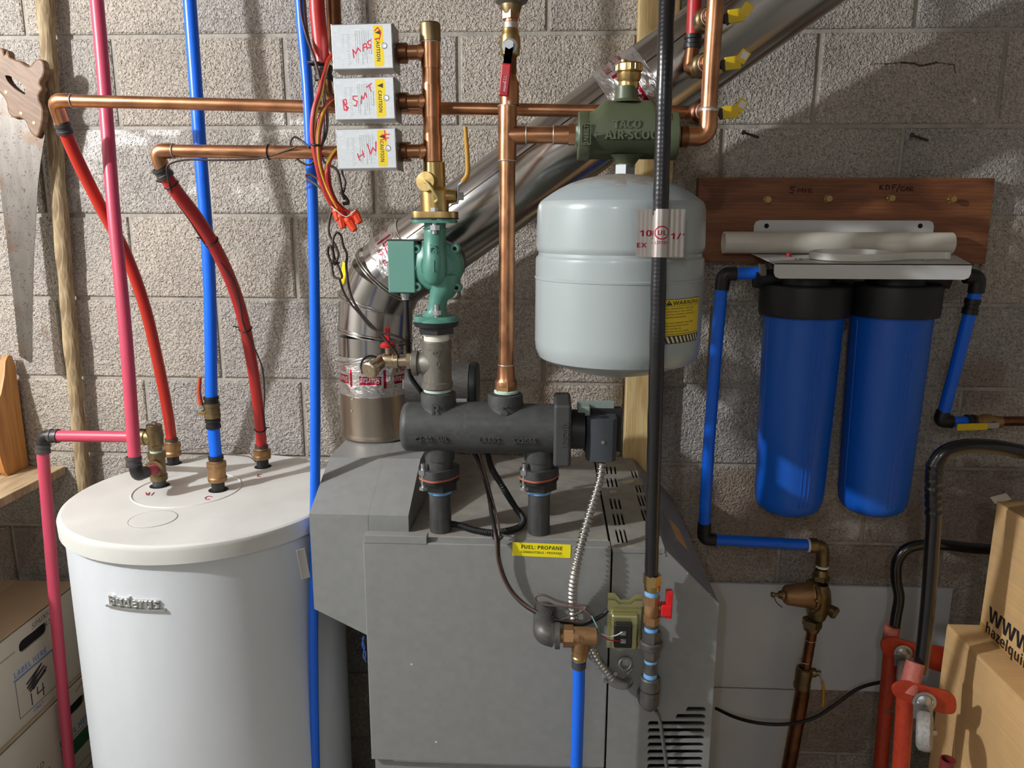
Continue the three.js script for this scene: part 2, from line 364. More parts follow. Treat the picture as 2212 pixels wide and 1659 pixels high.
const crackPts = [[1888, 138], [1915, 139], [1945, 136], [1975, 138], [1985, 143], [2000, 141], [2022, 136], [2060, 141], [2063, 158]].map(([x, y]) => at(x, y, 0));
const wallMap = tex(2048, 1536, (u, v) => {
  const x = WX + u * WW, y = v * WH;
  const grain = hash2(Math.floor(u * 2048 / 1.6), Math.floor(v * 1536 / 1.6), 9), mot = fbm(x * 5 + 40, y * 5 + 40, 201, 0, 4), fine = vnoise(x * 420 + 1000, y * 420 + 1000, 205, 0, 0);
  const row = Math.floor((y + 100 * 0.2032) / 0.2032), off = row % 2 ? 0.2032 : 0, colm = Math.floor((x + 1.2304 + off + 40.64) / 0.4064), bt = hash2(row, colm, 77) - 0.5;
  let k = 1 + (mot - 0.5) * 0.22 + (fine - 0.5) * 0.22 + (grain - 0.5) * 0.14 + bt * 0.07;
  let c = [166 * k, 158 * k, 147 * k];
  c = [c[0], c[1] * (1 - 0.02 * bt), c[2] * (1 - 0.06 * bt)];
  let d = 0; for (const [sx, sy, w, h, s] of stains.damp) d = Math.max(d, s * Math.exp(-(((x - sx) / w) ** 2 + ((y - sy) / h) ** 2)));
  if (d > 0.02) { const n = fbm(x * 18 + 90, y * 18 + 90, 211, 0, 4), a = step(0.32, 0.6, d * 0.75 + n * 0.4) * 0.55; c = [c[0] + (128 - c[0]) * a, c[1] + (108 - c[1]) * a, c[2] + (92 - c[2]) * a]; }
  let e = 0; for (const [sx, sy, w, h, s] of stains.bloomAndLit) e = Math.max(e, s * Math.exp(-(((x - sx) / w) ** 2 + ((y - sy) / h) ** 2)));
  if (e > 0.02) { const n = fbm(x * 22 + 60, y * 22 + 60, 221, 0, 5), a = step(0.52, 0.82, e * 0.5 + n * 0.75) * 0.85; c = [c[0] + (226 - c[0]) * a, c[1] + (221 - c[1]) * a, c[2] + (212 - c[2]) * a]; }
  for (let i = 0; i < crackPts.length - 1; i++) {
    const a = crackPts[i], b = crackPts[i + 1]; if (x < a.x - 0.02 || x > b.x + 0.02 || Math.abs(y - a.y) > 0.04) continue;
    const t = clamp(((x - a.x) * (b.x - a.x) + (y - a.y) * (b.y - a.y)) / ((b.x - a.x) ** 2 + (b.y - a.y) ** 2)), q = Math.hypot(x - a.x - t * (b.x - a.x), y - a.y - t * (b.y - a.y));
    if (q < (i > 1 && i < 6 ? 0.0022 : 0.001)) c = [70, 60, 50];
  }
  return c;
}, true);
wallMap.repeat.set(1 / WW, 1 / WH); wallMap.offset.set(-WX / WW, 0);
M.block = std({ map: wallMap, bumpMap: pitTex, bumpScale: 0.0062, roughness: 0.92 });
M.mortar = std({ map: tex(512, 512, (u, v) => { const k = 1 + (fbm(u * 16, v * 16, 231, 16, 4) - 0.5) * 0.25; return [158 * k, 152 * k, 140 * k]; }, true, [2, 2]), bumpMap: tex(256, 256, (u, v) => fbm(u * 60, v * 60, 233, 60, 2), false, [4, 4]), bumpScale: 0.0012, roughness: 0.9 });

function structure(name) { const g = new THREE.Group(); g.name = name; g.userData = { kind: 'structure' }; scene.add(g); return g; }
const wallBack = structure('wall_back');
{
  const H = 0.2032, L = 0.4064, j = 0.0048;   // 8 inch courses, half joint
  part('mortar', boxAB(ROOM.x0, ROOM.x1, 0, ROOM.y1, -0.2, -0.006, 0.0001), M.mortar, wallBack, { boxuv: true });
  for (let row = 0; row < 13; row++) {
    const y0 = row * H + j, y1 = Math.min((row + 1) * H - j, ROOM.y1), odd = row % 2 === 1;   // courses alternate by half a block
    for (let k = -5; k < 10; k++) {
      let x0 = -1.2304 + k * L + (odd ? H : 0) + j, x1 = x0 + L - 2 * j;
      x0 = Math.max(x0, ROOM.x0); x1 = Math.min(x1, ROOM.x1); if (x1 - x0 < 0.02 || y1 - y0 < 0.02) continue;
      const dz = rr(-0.0012, 0.0006), c = 0.0035, zb = -0.02, w = () => rr(-0.0012, 0.0012);
      const A = [[x0, y0], [x1, y0], [x1, y1], [x0, y1]], B = [[x0 + c + w(), y0 + c + w()], [x1 - c + w(), y0 + c + w()], [x1 - c + w(), y1 - c + w()], [x0 + c + w(), y1 - c + w()]];
      const pos = [], quad = (a, b, cc, d) => pos.push(...a, ...b, ...cc, ...a, ...cc, ...d);
      const f = B.map(([x, y]) => [x, y, dz]), e = A.map(([x, y]) => [x, y, dz - c * 0.8]), bk = A.map(([x, y]) => [x, y, zb]);
      quad(f[0], f[1], f[2], f[3]);
      for (let i = 0; i < 4; i++) { const n = (i + 1) % 4; quad(e[i], e[n], f[n], f[i]); quad(bk[i], bk[n], e[n], e[i]); }
      const g = new THREE.BufferGeometry(); g.setAttribute('position', new THREE.Float32BufferAttribute(pos, 3)); g.computeVertexNormals();
      const uv = []; for (let i = 0; i < pos.length; i += 3) uv.push(pos[i], pos[i + 1]);
      g.setAttribute('uv', new THREE.Float32BufferAttribute(uv, 2));
      part('block', g, M.block, wallBack);
    }
  }
}
M.farWall = mottled([176, 172, 165], 0.1, 6, { roughness: 0.9 }, 1, 241, { boxuv: true });
M.floor = mottled([140, 137, 132], 0.16, 6, { roughness: 0.85 }, 1, 243, { boxuv: true });
M.ceiling = mottled([164, 156, 144], 0.14, 6, { roughness: 0.85 }, 0.8, 245, { boxuv: true });
part('concrete_slab', boxAB(ROOM.x0 - 0.2, ROOM.x1 + 0.2, -0.12, 0, -0.2, ROOM.z1 + 0.2), M.floor, structure('floor'));
part('ceiling_deck', boxAB(ROOM.x0 - 0.2, ROOM.x1 + 0.2, ROOM.y1, ROOM.y1 + 0.1, -0.2, ROOM.z1 + 0.2), M.ceiling, structure('ceiling'));
part('wall_face', boxAB(ROOM.x0 - 0.2, ROOM.x0, 0, ROOM.y1, -0.2, ROOM.z1 + 0.2), M.farWall, structure('wall_left'));
part('wall_face', boxAB(ROOM.x1, ROOM.x1 + 0.2, 0, ROOM.y1, -0.2, ROOM.z1 + 0.2), M.farWall, structure('wall_right'));
part('wall_face', boxAB(ROOM.x0, ROOM.x1, 0, ROOM.y1, ROOM.z1, ROOM.z1 + 0.2), M.farWall, structure('wall_front'));
{ // timber stud against the blocks, behind the grey tank
  const s = structure('trim_1'), g = boxAB(0.189, 0.278, 0.0, ROOM.y1, 0.001, 0.039, 0.003);
  part('stud', g, M.studWood, s, { boxuv: true });
}
// bare bulbs hanging from the ceiling, out of frame
for (const [L, label, e] of [[LAMP, 'bare frosted bulb hanging from the ceiling, left of the picture', 30], [LAMP2, 'bare frosted bulb hanging from the ceiling behind the camera', 12]]) {
  const t = thing('bulb_lamp', label, 'lamp', V(L.x, ROOM.y1, L.z));
  part('bulb', lat(V(L.x, L.y - 0.035, L.z), UP, [[0, 0], [0.004, 0.016], [0.014, 0.0275], [0.03, 0.0335], [0.046, 0.0325], [0.062, 0.0255], [0.078, 0.017], [0.1, 0.0135], [0.1, 0]], 28, 1.5), std({ color: 0xffffff, emissive: L.color, emissiveIntensity: e, roughness: 0.5 }), t);
  part('lamp_holder', lat(V(L.x, L.y + 0.062, L.z), UP, [[0, 0.02], [0.05, 0.022], [0.055, 0]]), M.blackPlastic, t);
  part('cord', cylG(V(L.x, L.y + 0.115, L.z), V(L.x, ROOM.y1, L.z), 0.004), M.blackPlastic, t);
}

// ---------------------------------------------------------------- left: saw, pole, shelf, boxes
{
  const s3 = (a) => a.map(([x, y]) => [x / 3.95, y / 3.95]), z = 0.076;
  const blade = [[-14, 190], [30, 200], [88, 262], [97, 292], [88, 350], [82, 400], [73, 560], [70, 700], [70, 782], [66, 784], [41, 768]];
  const n = 96, a = [41, 768], b = [-14, 300];
  for (let i = 1; i < n; i++) { const t = i / n, q = i % 2 ? 1.6 : 0; blade.push([a[0] + (b[0] - a[0]) * t + q + Math.sin(t * 3.1) * 2, a[1] + (b[1] - a[1]) * t]); }
  const t = thing('hand_saw', 'old hand saw with carved wooden handle hanging on block wall', 'saw', at(40, 780, 0.076));
  part('blade', extr(pts2(blade, z), z - 0.0006, 0.0012), M.sawSteel, t);
  const out = [[8, 430], [36, 414], [58, 436], [66, 474], [84, 432], [102, 456], [112, 496], [190, 524], [276, 572], [318, 524], [350, 508], [388, 522], [406, 574], [400, 650], [366, 716], [388, 760], [360, 816], [362, 860], [390, 920], [394, 1000], [378, 1090], [342, 1176], [292, 1146], [262, 1092], [238, 1038], [196, 1012], [148, 1012], [108, 988], [86, 938], [80, 884], [50, 830], [10, 780], [-6, 716], [16, 640], [2, 560], [-2, 490]];
  const hole = [[58, 640], [98, 636], [170, 668], [236, 712], [266, 776], [244, 828], [186, 802], [120, 752], [76, 700]];
  const gH = extr(curve2(pts2(s3(out), z), 150), z - 0.011, 0.022, [curve2(pts2(s3(hole), z), 60)], 0.004);
  const pa = gH.attributes.position, ua = gH.attributes.uv; for (let i = 0; i < pa.count; i++) ua.setXY(i, pa.getX(i) * 0.6 + pa.getY(i) * 0.8, pa.getX(i) * 0.8 - pa.getY(i) * 0.6);
  const h = part('handle', gH, M.sawWood, t);
  for (const [x, y] of s3([[52, 788], [180, 968], [290, 1050]])) { const p = at(x, y, z + 0.0105); part('screw', lat(p, V(0, 0, 1), [[0, 0.0042], [0.0012, 0.0038], [0.0014, 0]], 14), M.oldBrass, h); }
  // dark maker's stain on the blade
}
{
  const c = [[92, -90], [97, 0], [106, 120], [115, 250], [124, 380], [131, 470], [138, 560], [150, 700], [162, 830], [171, 930], [181, 1040], [228, 1790]].map(([x, y]) => at(x, y, 0.03));
  c[0].y = 2.2; c[c.length - 1].y = Math.max(c[c.length - 1].y, 0.005);
  const pts = smooth(c, 90);
  single('wooden_pole', sweep(pts, (t, l) => 0.0185 - 0.004 * t + 0.0011 * Math.sin(l * 23) + 0.0008 * Math.sin(l * 57 + 1), 20), M.poleWood, 'weathered round wooden pole leaning on wall beside the saw', 'pole', pts[pts.length - 1]);
}
{ // shelf board at the far left
  const y = 0.983, x1 = -1.259;
  const t = thing('shelf_board', 'raw wooden shelf board below pine rack at left edge', 'shelf', V(-1.6, y - 0.02, 0.15));
  part('board', boxAB(-2.1, x1, y - 0.021, y, 0.004, 0.95, 0.002), M.shelfWood, t, { boxuv: true });  // depth beyond the view is drawn out to shade the boxes below
  for (const x of [-1.62, -1.95]) part('bracket', boxAB(x - 0.012, x + 0.012, y - 0.15, y - 0.0212, 0.004, 0.2, 0.002), M.shelfWood, t, { boxuv: true });
}
{ // pine rack standing on the shelf
  const x = -1.352, s = 0.9, y0 = 0.983;
  const t = thing('pine_rack', 'honey coloured pine rack with curved side panel on shelf', 'rack', V(-1.5, y0, 0.07));
  const side = [[0.012, 0], [0.012, 0.27], [0.02, 0.295], [0.034, 0.298], [0.046, 0.285], [0.056, 0.25], [0.075, 0.21], [0.098, 0.18], [0.112, 0.15], [0.112, 0.1], [0.108, 0.05], [0.1, 0.012], [0.09, 0]];
  const panel = (x0) => { const g = extr(side.map(([z, yy]) => [z, yy]), 0, 0.016, [], 0.002); return place(g, V(x0, y0, 0), V(0, 0, 1), UP, V(-1, 0, 0)); };
  part('side_panel', panel(x), M.pineWood, t, { boxuv: true, crease: 0.5 });
  part('side_panel', panel(x - 0.3), M.pineWood, t, { boxuv: true, crease: 0.5 });
  part('back_board', boxAB(x - 0.3, x - 0.0162, y0 + 0.03, y0 + 0.24, 0.016, 0.028, 0.002), M.pineWood, t, { boxuv: true });
  part('tray_board', box(V(x - 0.158, y0 + 0.13, 0.068), 0.283, 0.012, 0.085, 0.002, [0.5, 0, 0]), M.pineWood, t, { boxuv: true });
  part('front_board', boxAB(x - 0.3, x - 0.0162, y0 + 0.02, y0 + 0.1, 0.094, 0.104, 0.002), M.pineWood, t, { boxuv: true });
}
// white storage boxes under the shelf, stacked
function fileBox(x1, y0, h, z0, z1, label, face, marks) {
  const w = 0.31, t = thing('storage_box', label, 'box', V(x1 - w / 2, y0, (z0 + z1) / 2), 'stacked white storage boxes');
  const map = canvasTex(1024, 660, (c, W, H) => {
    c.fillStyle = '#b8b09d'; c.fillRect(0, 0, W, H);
    for (let i = 0; i < 500; i++) { c.fillStyle = `rgba(${150 + hash2(i, 1, 5) * 40},${140 + hash2(i, 2, 5) * 40},120,0.05)`; c.fillRect(hash2(i, 3, 5) * W, hash2(i, 4, 5) * H, 4 + 30 * hash2(i, 6, 5), 2 + 8 * hash2(i, 7, 5)); }
    face(c, W, H);
  });
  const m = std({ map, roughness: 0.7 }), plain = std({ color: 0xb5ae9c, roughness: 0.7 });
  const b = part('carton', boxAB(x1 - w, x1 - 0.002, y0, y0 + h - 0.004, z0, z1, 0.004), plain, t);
  const hy = marks.hy, hole = curve2([[-0.045, hy - 0.011], [-0.05, hy], [-0.045, hy + 0.012], [0, hy + 0.014], [0.045, hy + 0.012], [0.05, hy], [0.045, hy - 0.011], [0, hy - 0.014]].map(([a, c]) => [a + marks.hx, c]), 40);
  const D = z1 - z0, g = extr([[0, 0], [D, 0], [D, h - 0.002], [0, h - 0.002]], 0, 0.0035, [hole.map(([a, c]) => [a, c])]);
  const pa = g.attributes.position, ua = g.attributes.uv; for (let i = 0; i < pa.count; i++) ua.setXY(i, pa.getX(i) / D, pa.getY(i) / h);
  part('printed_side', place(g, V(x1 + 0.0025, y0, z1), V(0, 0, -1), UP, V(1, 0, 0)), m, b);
  const gh = extr(hole, 0, 0.001); part('painted_handle_hole', place(gh, V(x1 - 0.0015, y0, z1), V(0, 0, -1), UP, V(1, 0, 0)), M.paintedVoid, b);  // black sheet painted as the dark behind the cut-out; the carton is solid
  part('lid_flap', box(V(x1 - w * 0.25, y0 + h, (z0 + z1) / 2), w * 0.5, 0.004, D, 0.001, [0, 0, 0.01]), std({ color: 0xa58f72, roughness: 0.75 }), t);
  part('lid_flap', box(V(x1 - w * 0.75, y0 + h, (z0 + z1) / 2), w * 0.49, 0.004, D, 0.001), std({ color: 0xb19c80, roughness: 0.75 }), t);
  return t;
}
{
  const hand = (c, pts, w, col) => { c.strokeStyle = col; c.lineWidth = w; c.lineJoin = c.lineCap = 'round'; c.beginPath(); pts.forEach(([x, y], i) => (i ? c.lineTo(x, y) : c.moveTo(x, y))); c.stroke(); };
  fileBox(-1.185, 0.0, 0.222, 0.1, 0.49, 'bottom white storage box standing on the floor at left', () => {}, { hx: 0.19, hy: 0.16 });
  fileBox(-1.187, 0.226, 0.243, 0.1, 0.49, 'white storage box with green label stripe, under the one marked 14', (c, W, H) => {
    c.font = 'bold 62px sans-serif'; c.fillStyle = '#3c6cae'; c.fillText('LABEL HERE', 580, 330);
    c.strokeStyle = '#44505c'; c.lineWidth = 5; c.strokeRect(590, 350, 330, 240); c.fillStyle = '#16522a'; c.fillRect(600, 370, 330, 110);
    c.fillStyle = '#35322e'; c.font = 'italic 62px sans-serif'; c.save(); c.translate(300, 330); c.rotate(0.05); c.fillText('OLD', 0, 0); c.fillText('BOOKS', -30, 80); c.restore();
    hand(c, [[800, 60], [880, 30], [930, 80], [870, 90], [990, 40]], 8, '#b04038');
  }, { hx: 0.285, hy: 0.185 });
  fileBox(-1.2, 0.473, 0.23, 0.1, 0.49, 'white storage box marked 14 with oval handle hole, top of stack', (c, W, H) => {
    c.fillStyle = '#35322e'; c.font = 'italic 50px sans-serif'; c.save(); c.translate(520, 70); c.rotate(-0.06); c.fillText('SPAINSH', 0, 0); c.fillText('TOOLS', 20, 60); c.restore();
    c.font = 'bold 54px sans-serif'; c.fillStyle = '#5379ad'; c.fillText('LABEL HERE', 320, 300); c.fillRect(310, 310, 380, 8);
    c.strokeStyle = '#41464c'; c.lineWidth = 5; c.strokeRect(325, 322, 350, 270); c.font = 'bold 38px sans-serif'; c.fillText('ONLY', 440, 632);
    hand(c, [[420, 400], [560, 350], [420, 430], [580, 380], [430, 450], [590, 420], [440, 470], [600, 400], [470, 470]], 16, '#2a2826');
    hand(c, [[440, 490], [440, 570]], 10, '#2a2826'); hand(c, [[500, 485], [495, 530], [560, 528]], 10, '#2a2826'); hand(c, [[550, 490], [548, 575]], 10, '#2a2826');
    c.fillStyle = 'rgba(110,80,50,0.5)'; c.fillRect(30, 120, 330, 12);
  }, { hx: 0.2, hy: 0.185 });
}

// ---------------------------------------------------------------- white storage tank
const TK = { x: -0.7335, z: 0.318, r: 0.284, top: 1.035 };
{
  const c = (y) => V(TK.x, y, TK.z);
  const t = thing('hot_water_tank', 'large white cylindrical hot water tank with round lid', 'tank', c(0));
  part('body', lat(c(0.012), UP, [[0, 0.0], [0, TK.r - 0.014], [0.012, TK.r - 0.007], [0.985, TK.r - 0.007], [0.99, TK.r - 0.02]], 96), M.tankWhite, t);
  const yl = TK.top;
  const lid = part('lid', lat(c(yl - 0.036), UP, [[0, TK.r - 0.014], [0, TK.r + 0.003], [0.026, TK.r + 0.004], [0.033, TK.r + 0.001], [0.0355, TK.r - 0.003], [0.036, TK.r - 0.006], [0.036, 0]], 96, 0.45), M.lidWhite, t);
  const cen = atY(405, 1057, yl);
  part('embossed_ring', ring(V(cen.x, yl - 0.0004, cen.z), UP, 0.112, 0.0026, 72), M.lidWhite, lid);
  const pl = atY(331, 1121, yl);
  part('knockout_disc', lat(V(pl.x, yl + 0.0001, pl.z), UP, [[0, 0.044], [0.0006, 0.0437], [0.0008, 0.041], [0.0008, 0]], 48), M.lidWhite, lid);
  part('knockout_groove', ring(V(pl.x, yl - 0.0002, pl.z), UP, 0.0452, 0.0006, 64), std({ color: 0x6a655c, roughness: 0.8 }), lid);
  for (const [px, py, r] of [[345, 1052, 0.021], [472, 1061, 0.021], [375, 1004, 0.019], [568, 1011, 0.02]]) { const p = atY(px, py - 3, yl); part('painted_port_hole', lat(V(p.x, yl, p.z), UP, [[0, r], [0.0006, r], [0.0006, 0]], 28), M.paintedVoid, lid); }  // black discs on the lid, painting the dark of the ports
  // marker letters by the ports
  const mark = (strokes) => strokes.map((s) => sweep(s.map(([px, py]) => atY(px, py, yl + 0.0004)), 0.0011, 6));
  part('port_marking', mark([[[315, 1064], [318, 1070]], [[315, 1068], [323, 1066]], [[323, 1064], [321, 1070]], [[327, 1070], [333, 1064]]]), M.pencil, lid);
  part('port_marking', mark([[[459, 1073], [450, 1072], [443, 1075], [445, 1079], [453, 1079]]]), M.pencil, lid);
  part('port_marking', mark([[[556, 1030], [557, 1025], [565, 1025]], [[557, 1027], [562, 1030]]]), M.pencil, lid);
  // chrome badge that follows the curve
  const R = TK.r - 0.007, a0 = at(222, 1300, 0.58), yb = 0.9005;
  const bend = (g, ang, y) => { const p = g.attributes.position; for (let i = 0; i < p.count; i++) { const q = ang + p.getX(i) / R, r = R + p.getZ(i); p.setXYZ(i, TK.x + Math.sin(q) * r, y + p.getY(i), TK.z + Math.cos(q) * r); } g.computeVertexNormals(); return g; };
  // find the height and bearing of the badge on the drum from its place in the photograph
  let best = null; for (let q = -0.8; q < 0.8; q += 0.005) for (let y = 0.8; y < 1.0; y += 0.004) { const p = V(TK.x + Math.sin(q) * R, y, TK.z + Math.cos(q) * R), w = at(289, 1300, p.z), e = w.distanceTo(p); if (!best || e < best[0]) best = [e, q, y]; }
  const plate = new THREE.BoxGeometry(0.119, 0.0042, 0.006, 24, 1, 1); plate.translate(0, -0.0132, 0.002);
  part('badge', [bend(letters('Buderus', 0.0185, 0.005, 0.0006), best[1], best[2] + 0.001), bend(plate.toNonIndexed(), best[1], best[2])], M.chrome, t, { crease: 0.5, label: 'chrome raised lettering' });
}
// ---------------------------------------------------------------- pipes on the tank
const crimp = (c, dir, r, len = 0.02) => lat(c.clone().addScaledVector(dir, -len / 2), dir, [[0, r], [0, r + 0.003], [len * 0.3, r + 0.0034], [len * 0.36, r + 0.0018], [len * 0.64, r + 0.0018], [len * 0.7, r + 0.0034], [len, r + 0.003], [len, r]], 24);
const dirOf = (a, b) => b.clone().sub(a).normalize();
{ // pink riser with elbow into the relief tee
  const r = 0.0128, A = at(202, -90, 0.25), B = at(220, 120, 0.275), C = at(245, 450, 0.325), D = at(272, 730, 0.36), E = at(291, 990, 0.382), F = at(297, 1026, 0.386);
  A.y = ROOM.y1;
  const t = thing('pink_pipe', 'pink plastic riser pipe in front of the round lid', 'pipe', F);
  part('pipe', sweep(smooth([A, B, C, D, E], 40), r, 20), M.pexPink, t);
  part('crimp_ring', crimp(at(289, 997, 0.382), dirOf(D, E), r, 0.022), M.greyClip, t);
  const G = at(313, 1020, 0.345), elb = rounded([at(291, 1000, 0.382), F, G], 0.02);
  part('elbow', sweep(elb, 0.0135, 18), M.blackPlastic, t);
  part('stub', cylG(G, at(336, 1013, 0.3), 0.0112), M.pexPink, t);
}
{ // relief valve on its tee at the hot port
  const b = atY(345, 1049, TK.top), X = (py) => V(b.x, at(345, py, b.z).y, b.z), y = (py) => X(py).y;
  const t = thing('relief_valve', 'brass relief valve with lifting lever above the hot port', 'valve', V(b.x, TK.top, b.z));
  part('nipple', cylG(V(b.x, TK.top + 0.001, b.z), X(1030), 0.0142), M.steelDark, t);
  const y0 = y(1036);
  part('tee', [lat(V(b.x, y0, b.z), UP, [[0, 0.014], [0, 0.018], [0.012, 0.0185], [0.013, 0.0165], [0.05, 0.0165], [0.051, 0.0188], [0.064, 0.0188], [0.064, 0.014]]), lat(V(b.x, y(1010), b.z), dirOf(V(b.x, y(1010), b.z), at(336, 1013, 0.3).lerp(at(313, 1020, 0.345), 0.6)), [[0, 0.015], [0.012, 0.016], [0.014, 0.019], [0.026, 0.019], [0.026, 0.012]])], M.oldBrass, t);
  const y1 = y0 + 0.064;
  part('thread_tape', lat(V(b.x, y1, b.z), UP, [[0, 0.0135], [0.004, 0.0135], [0.004, 0]]), M.tapeGreen, t);
  const body = part('valve_body', [lat(V(b.x, y1 + 0.003, b.z), UP, [[0, 0.0125], [0.012, 0.013], [0.016, 0.0165], [0.042, 0.0178], [0.046, 0.0165], [0.058, 0.0165], [0.06, 0.014], [0.06, 0]]), hexG(V(b.x, y1 + 0.012, b.z), UP, 0.01, 0.0165), lat(V(b.x, y1 + 0.034, b.z), V(-1, 0, 0), [[0, 0.0155], [0.018, 0.016], [0.02, 0.0185], [0.033, 0.0185], [0.034, 0.013]])], M.oldBrass, t);
  const lv = at(322, 915, b.z); part('lever', box(V(b.x - 0.014, y1 + 0.067, b.z + 0.004), 0.058, 0.002, 0.018, 0.0006, [0.25, 0, 0.55]), M.zinc, body);
  part('spring_cap', box(V(b.x + 0.001, y1 + 0.066, b.z), 0.009, 0.008, 0.009, 0.001), M.zinc, body);
  TK.relief = V(b.x - 0.034, y1 + 0.034, b.z);
}
{ // pink discharge line from the relief valve, down past the lid
  const r = 0.0126, a = TK.relief, b = at(92, 935, 0.272), c = at(93, 985, 0.272), d = at(120, 1320, 0.272), e = at(160, 1800, 0.272);
  b.y = a.y - 0.004; e.y = 0.02;
  const t = thing('discharge_pipe', 'pink relief discharge pipe turning down left of the tank', 'pipe', e);
  part('adapter', hexG(a.clone().add(V(-0.022, 0, 0)), V(1, 0, 0), 0.022, 0.0145), M.oldBrass, t);
  part('horizontal_run', cylG(a.clone().add(V(-0.02, 0, 0)), b.clone().add(V(0.02, 0, 0)), r), M.pexPink, t);
  part('elbow', sweep(rounded([b.clone().add(V(0.028, 0, 0)), b, b.clone().lerp(c, 0.62)], 0.02), 0.0135, 18), M.blackPlastic, t);
  part('crimp_ring', crimp(b.clone().add(V(0.026, 0, 0)), V(1, 0, 0), r), M.greyClip, t);
  part('crimp_ring', crimp(b.clone().lerp(c, 0.62), dirOf(c, b), r), M.greyClip, t);
  part('down_run', sweep([b.clone().lerp(c, 0.6), c, d, e], r, 18), M.pexPink, t);
}
function tankUnion(t, base, topY, crimpR, dir) {   // bronze union and nipple standing in a port of the lid
  const h = topY - TK.top, p = V(base.x, TK.top, base.z);
  part('nipple', cylG(V(p.x, TK.top + 0.001, p.z), V(p.x, TK.top + 0.03, p.z), 0.0138), M.blackPlastic, t);
  part('union', lat(V(p.x, TK.top + 0.022, p.z), UP, [[0, 0.014], [0, 0.0195], [0.008, 0.0205], [0.012, 0.018], [h - 0.04, 0.0185], [h - 0.036, 0.0205], [h - 0.026, 0.0205], [h - 0.024, 0.015], [h - 0.02, 0.014]]), M.bronze, t);
}
{ // red pipe from the upper elbow
  const b = atY(375, 1002, TK.top), u = at(370, 950, b.z), r = 0.0122;
  const t = thing('red_pipe', 'bright red pipe curving from upper copper line behind pink riser', 'pipe', b);
  const pts = smooth([at(132, 262, 0.382), at(160, 330, 0.355), at(214, 440, 0.31), at(270, 545, 0.27), at(312, 660, 0.23), at(345, 800, 0.18), at(364, 900, 0.145), V(b.x, u.y + 0.012, b.z), V(b.x, u.y - 0.012, b.z)], 60);
  part('pipe', sweep(pts, r, 20), M.pexRed, t);
  part('crimp_ring', crimp(pts[1], dirOf(pts[1], pts[0]), r), M.greyClip, t);
  part('crimp_ring', crimp(V(b.x, u.y - 0.006, b.z), UP, r), M.greyClip, t);
  tankUnion(t, b, u.y - 0.004, r);
}
{ // red pipe from the lower elbow
  const b = atY(568, 1009, TK.top), u = at(566, 965, b.z), r = 0.0122;
  const t = thing('red_pipe', 'dull red pipe with strapped sensor wire crossing the blue pipe', 'pipe', b);
  const ctl = [at(352, 372, 0.505), at(378, 410, 0.49), at(430, 478, 0.44), at(485, 575, 0.365), at(520, 670, 0.295), at(545, 790, 0.225), at(560, 900, 0.165), V(b.x, u.y + 0.012, b.z), V(b.x, u.y - 0.012, b.z)];
  const pts = smooth(ctl, 60);
  part('pipe', sweep(pts, r, 20), M.pexRedDull, t);
  part('crimp_ring', crimp(pts[0], dirOf(pts[1], pts[0]), r), M.greyClip, t);
  part('crimp_ring', crimp(V(b.x, u.y - 0.006, b.z), UP, r), M.greyClip, t);
  tankUnion(t, b, u.y - 0.004, r);
  const tie = (i, side) => { const d = dirOf(pts[i - 1], pts[i + 1]); const tt = part('zip_tie', ring(pts[i], d, r + 0.0009, 0.0013), M.blackPlastic, t); const s = V(side, 0.25, 0.3).normalize(); part('tail', cylG(pts[i].clone().addScaledVector(s, r), pts[i].clone().addScaledVector(s, r + 0.014), 0.0013), M.blackPlastic, tt); };
  tie(13, -1); tie(32, -1); tie(55, 1); tie(2, -1);
  // sensor wire that runs down it and lies on the lid
  const w = [at(640, 318, 0.53), at(560, 342, 0.52), at(470, 346, 0.528), at(395, 346, 0.53), at(362, 358, 0.533), at(362, 378, 0.525)];
  for (const [i, o] of [[4, [-0.006, 0, 0.0125]], [9, [-0.012, 0, 0.009]], [14, [-0.01, 0, 0.011]], [18, [0.004, 0, 0.0135]], [22, [0.01, 0, 0.0105]], [26, [0.008, 0, 0.0125]], [31, [0.004, 0, 0.0135]], [35, [0.012, 0, 0.009]], [40, [0.026, 0, 0.012]], [46, [0.023, 0, 0.01]], [51, [0.014, 0, 0.005]], [55, [0.0132, 0, 0.004]]]) w.push(pts[i].clone().add(V(...o)));
  const sw = thing('sensor_wire', 'thin brown sensor wire strapped along the dull red pipe', 'wire', b.clone().add(V(0.03, 0, 0)));
  part('run', sweep(smooth(w, 150), 0.0017, 8), M.wireBrown, sw);
  const l = [[552, 995, 0.012], [535, 975, 0.02], [510, 963, 0.03], [480, 963, 0.022], [440, 968, 0.012], [400, 972, 0.004], [386, 976, 0.002]].map(([x, y, h]) => atY(x, y, TK.top + h));
  part('slack', sweep(smooth(l, 50), 0.0012, 8), M.wireTan, sw);
  const l2 = [[552, 998, 0.003], [536, 986, 0.003], [500, 982, 0.003], [450, 979, 0.003], [392, 978, 0.003]].map(([x, y, h]) => atY(x, y, TK.top + h));
  part('slack', sweep(smooth(l2, 40), 0.0012, 8), M.wireTan, sw);
}
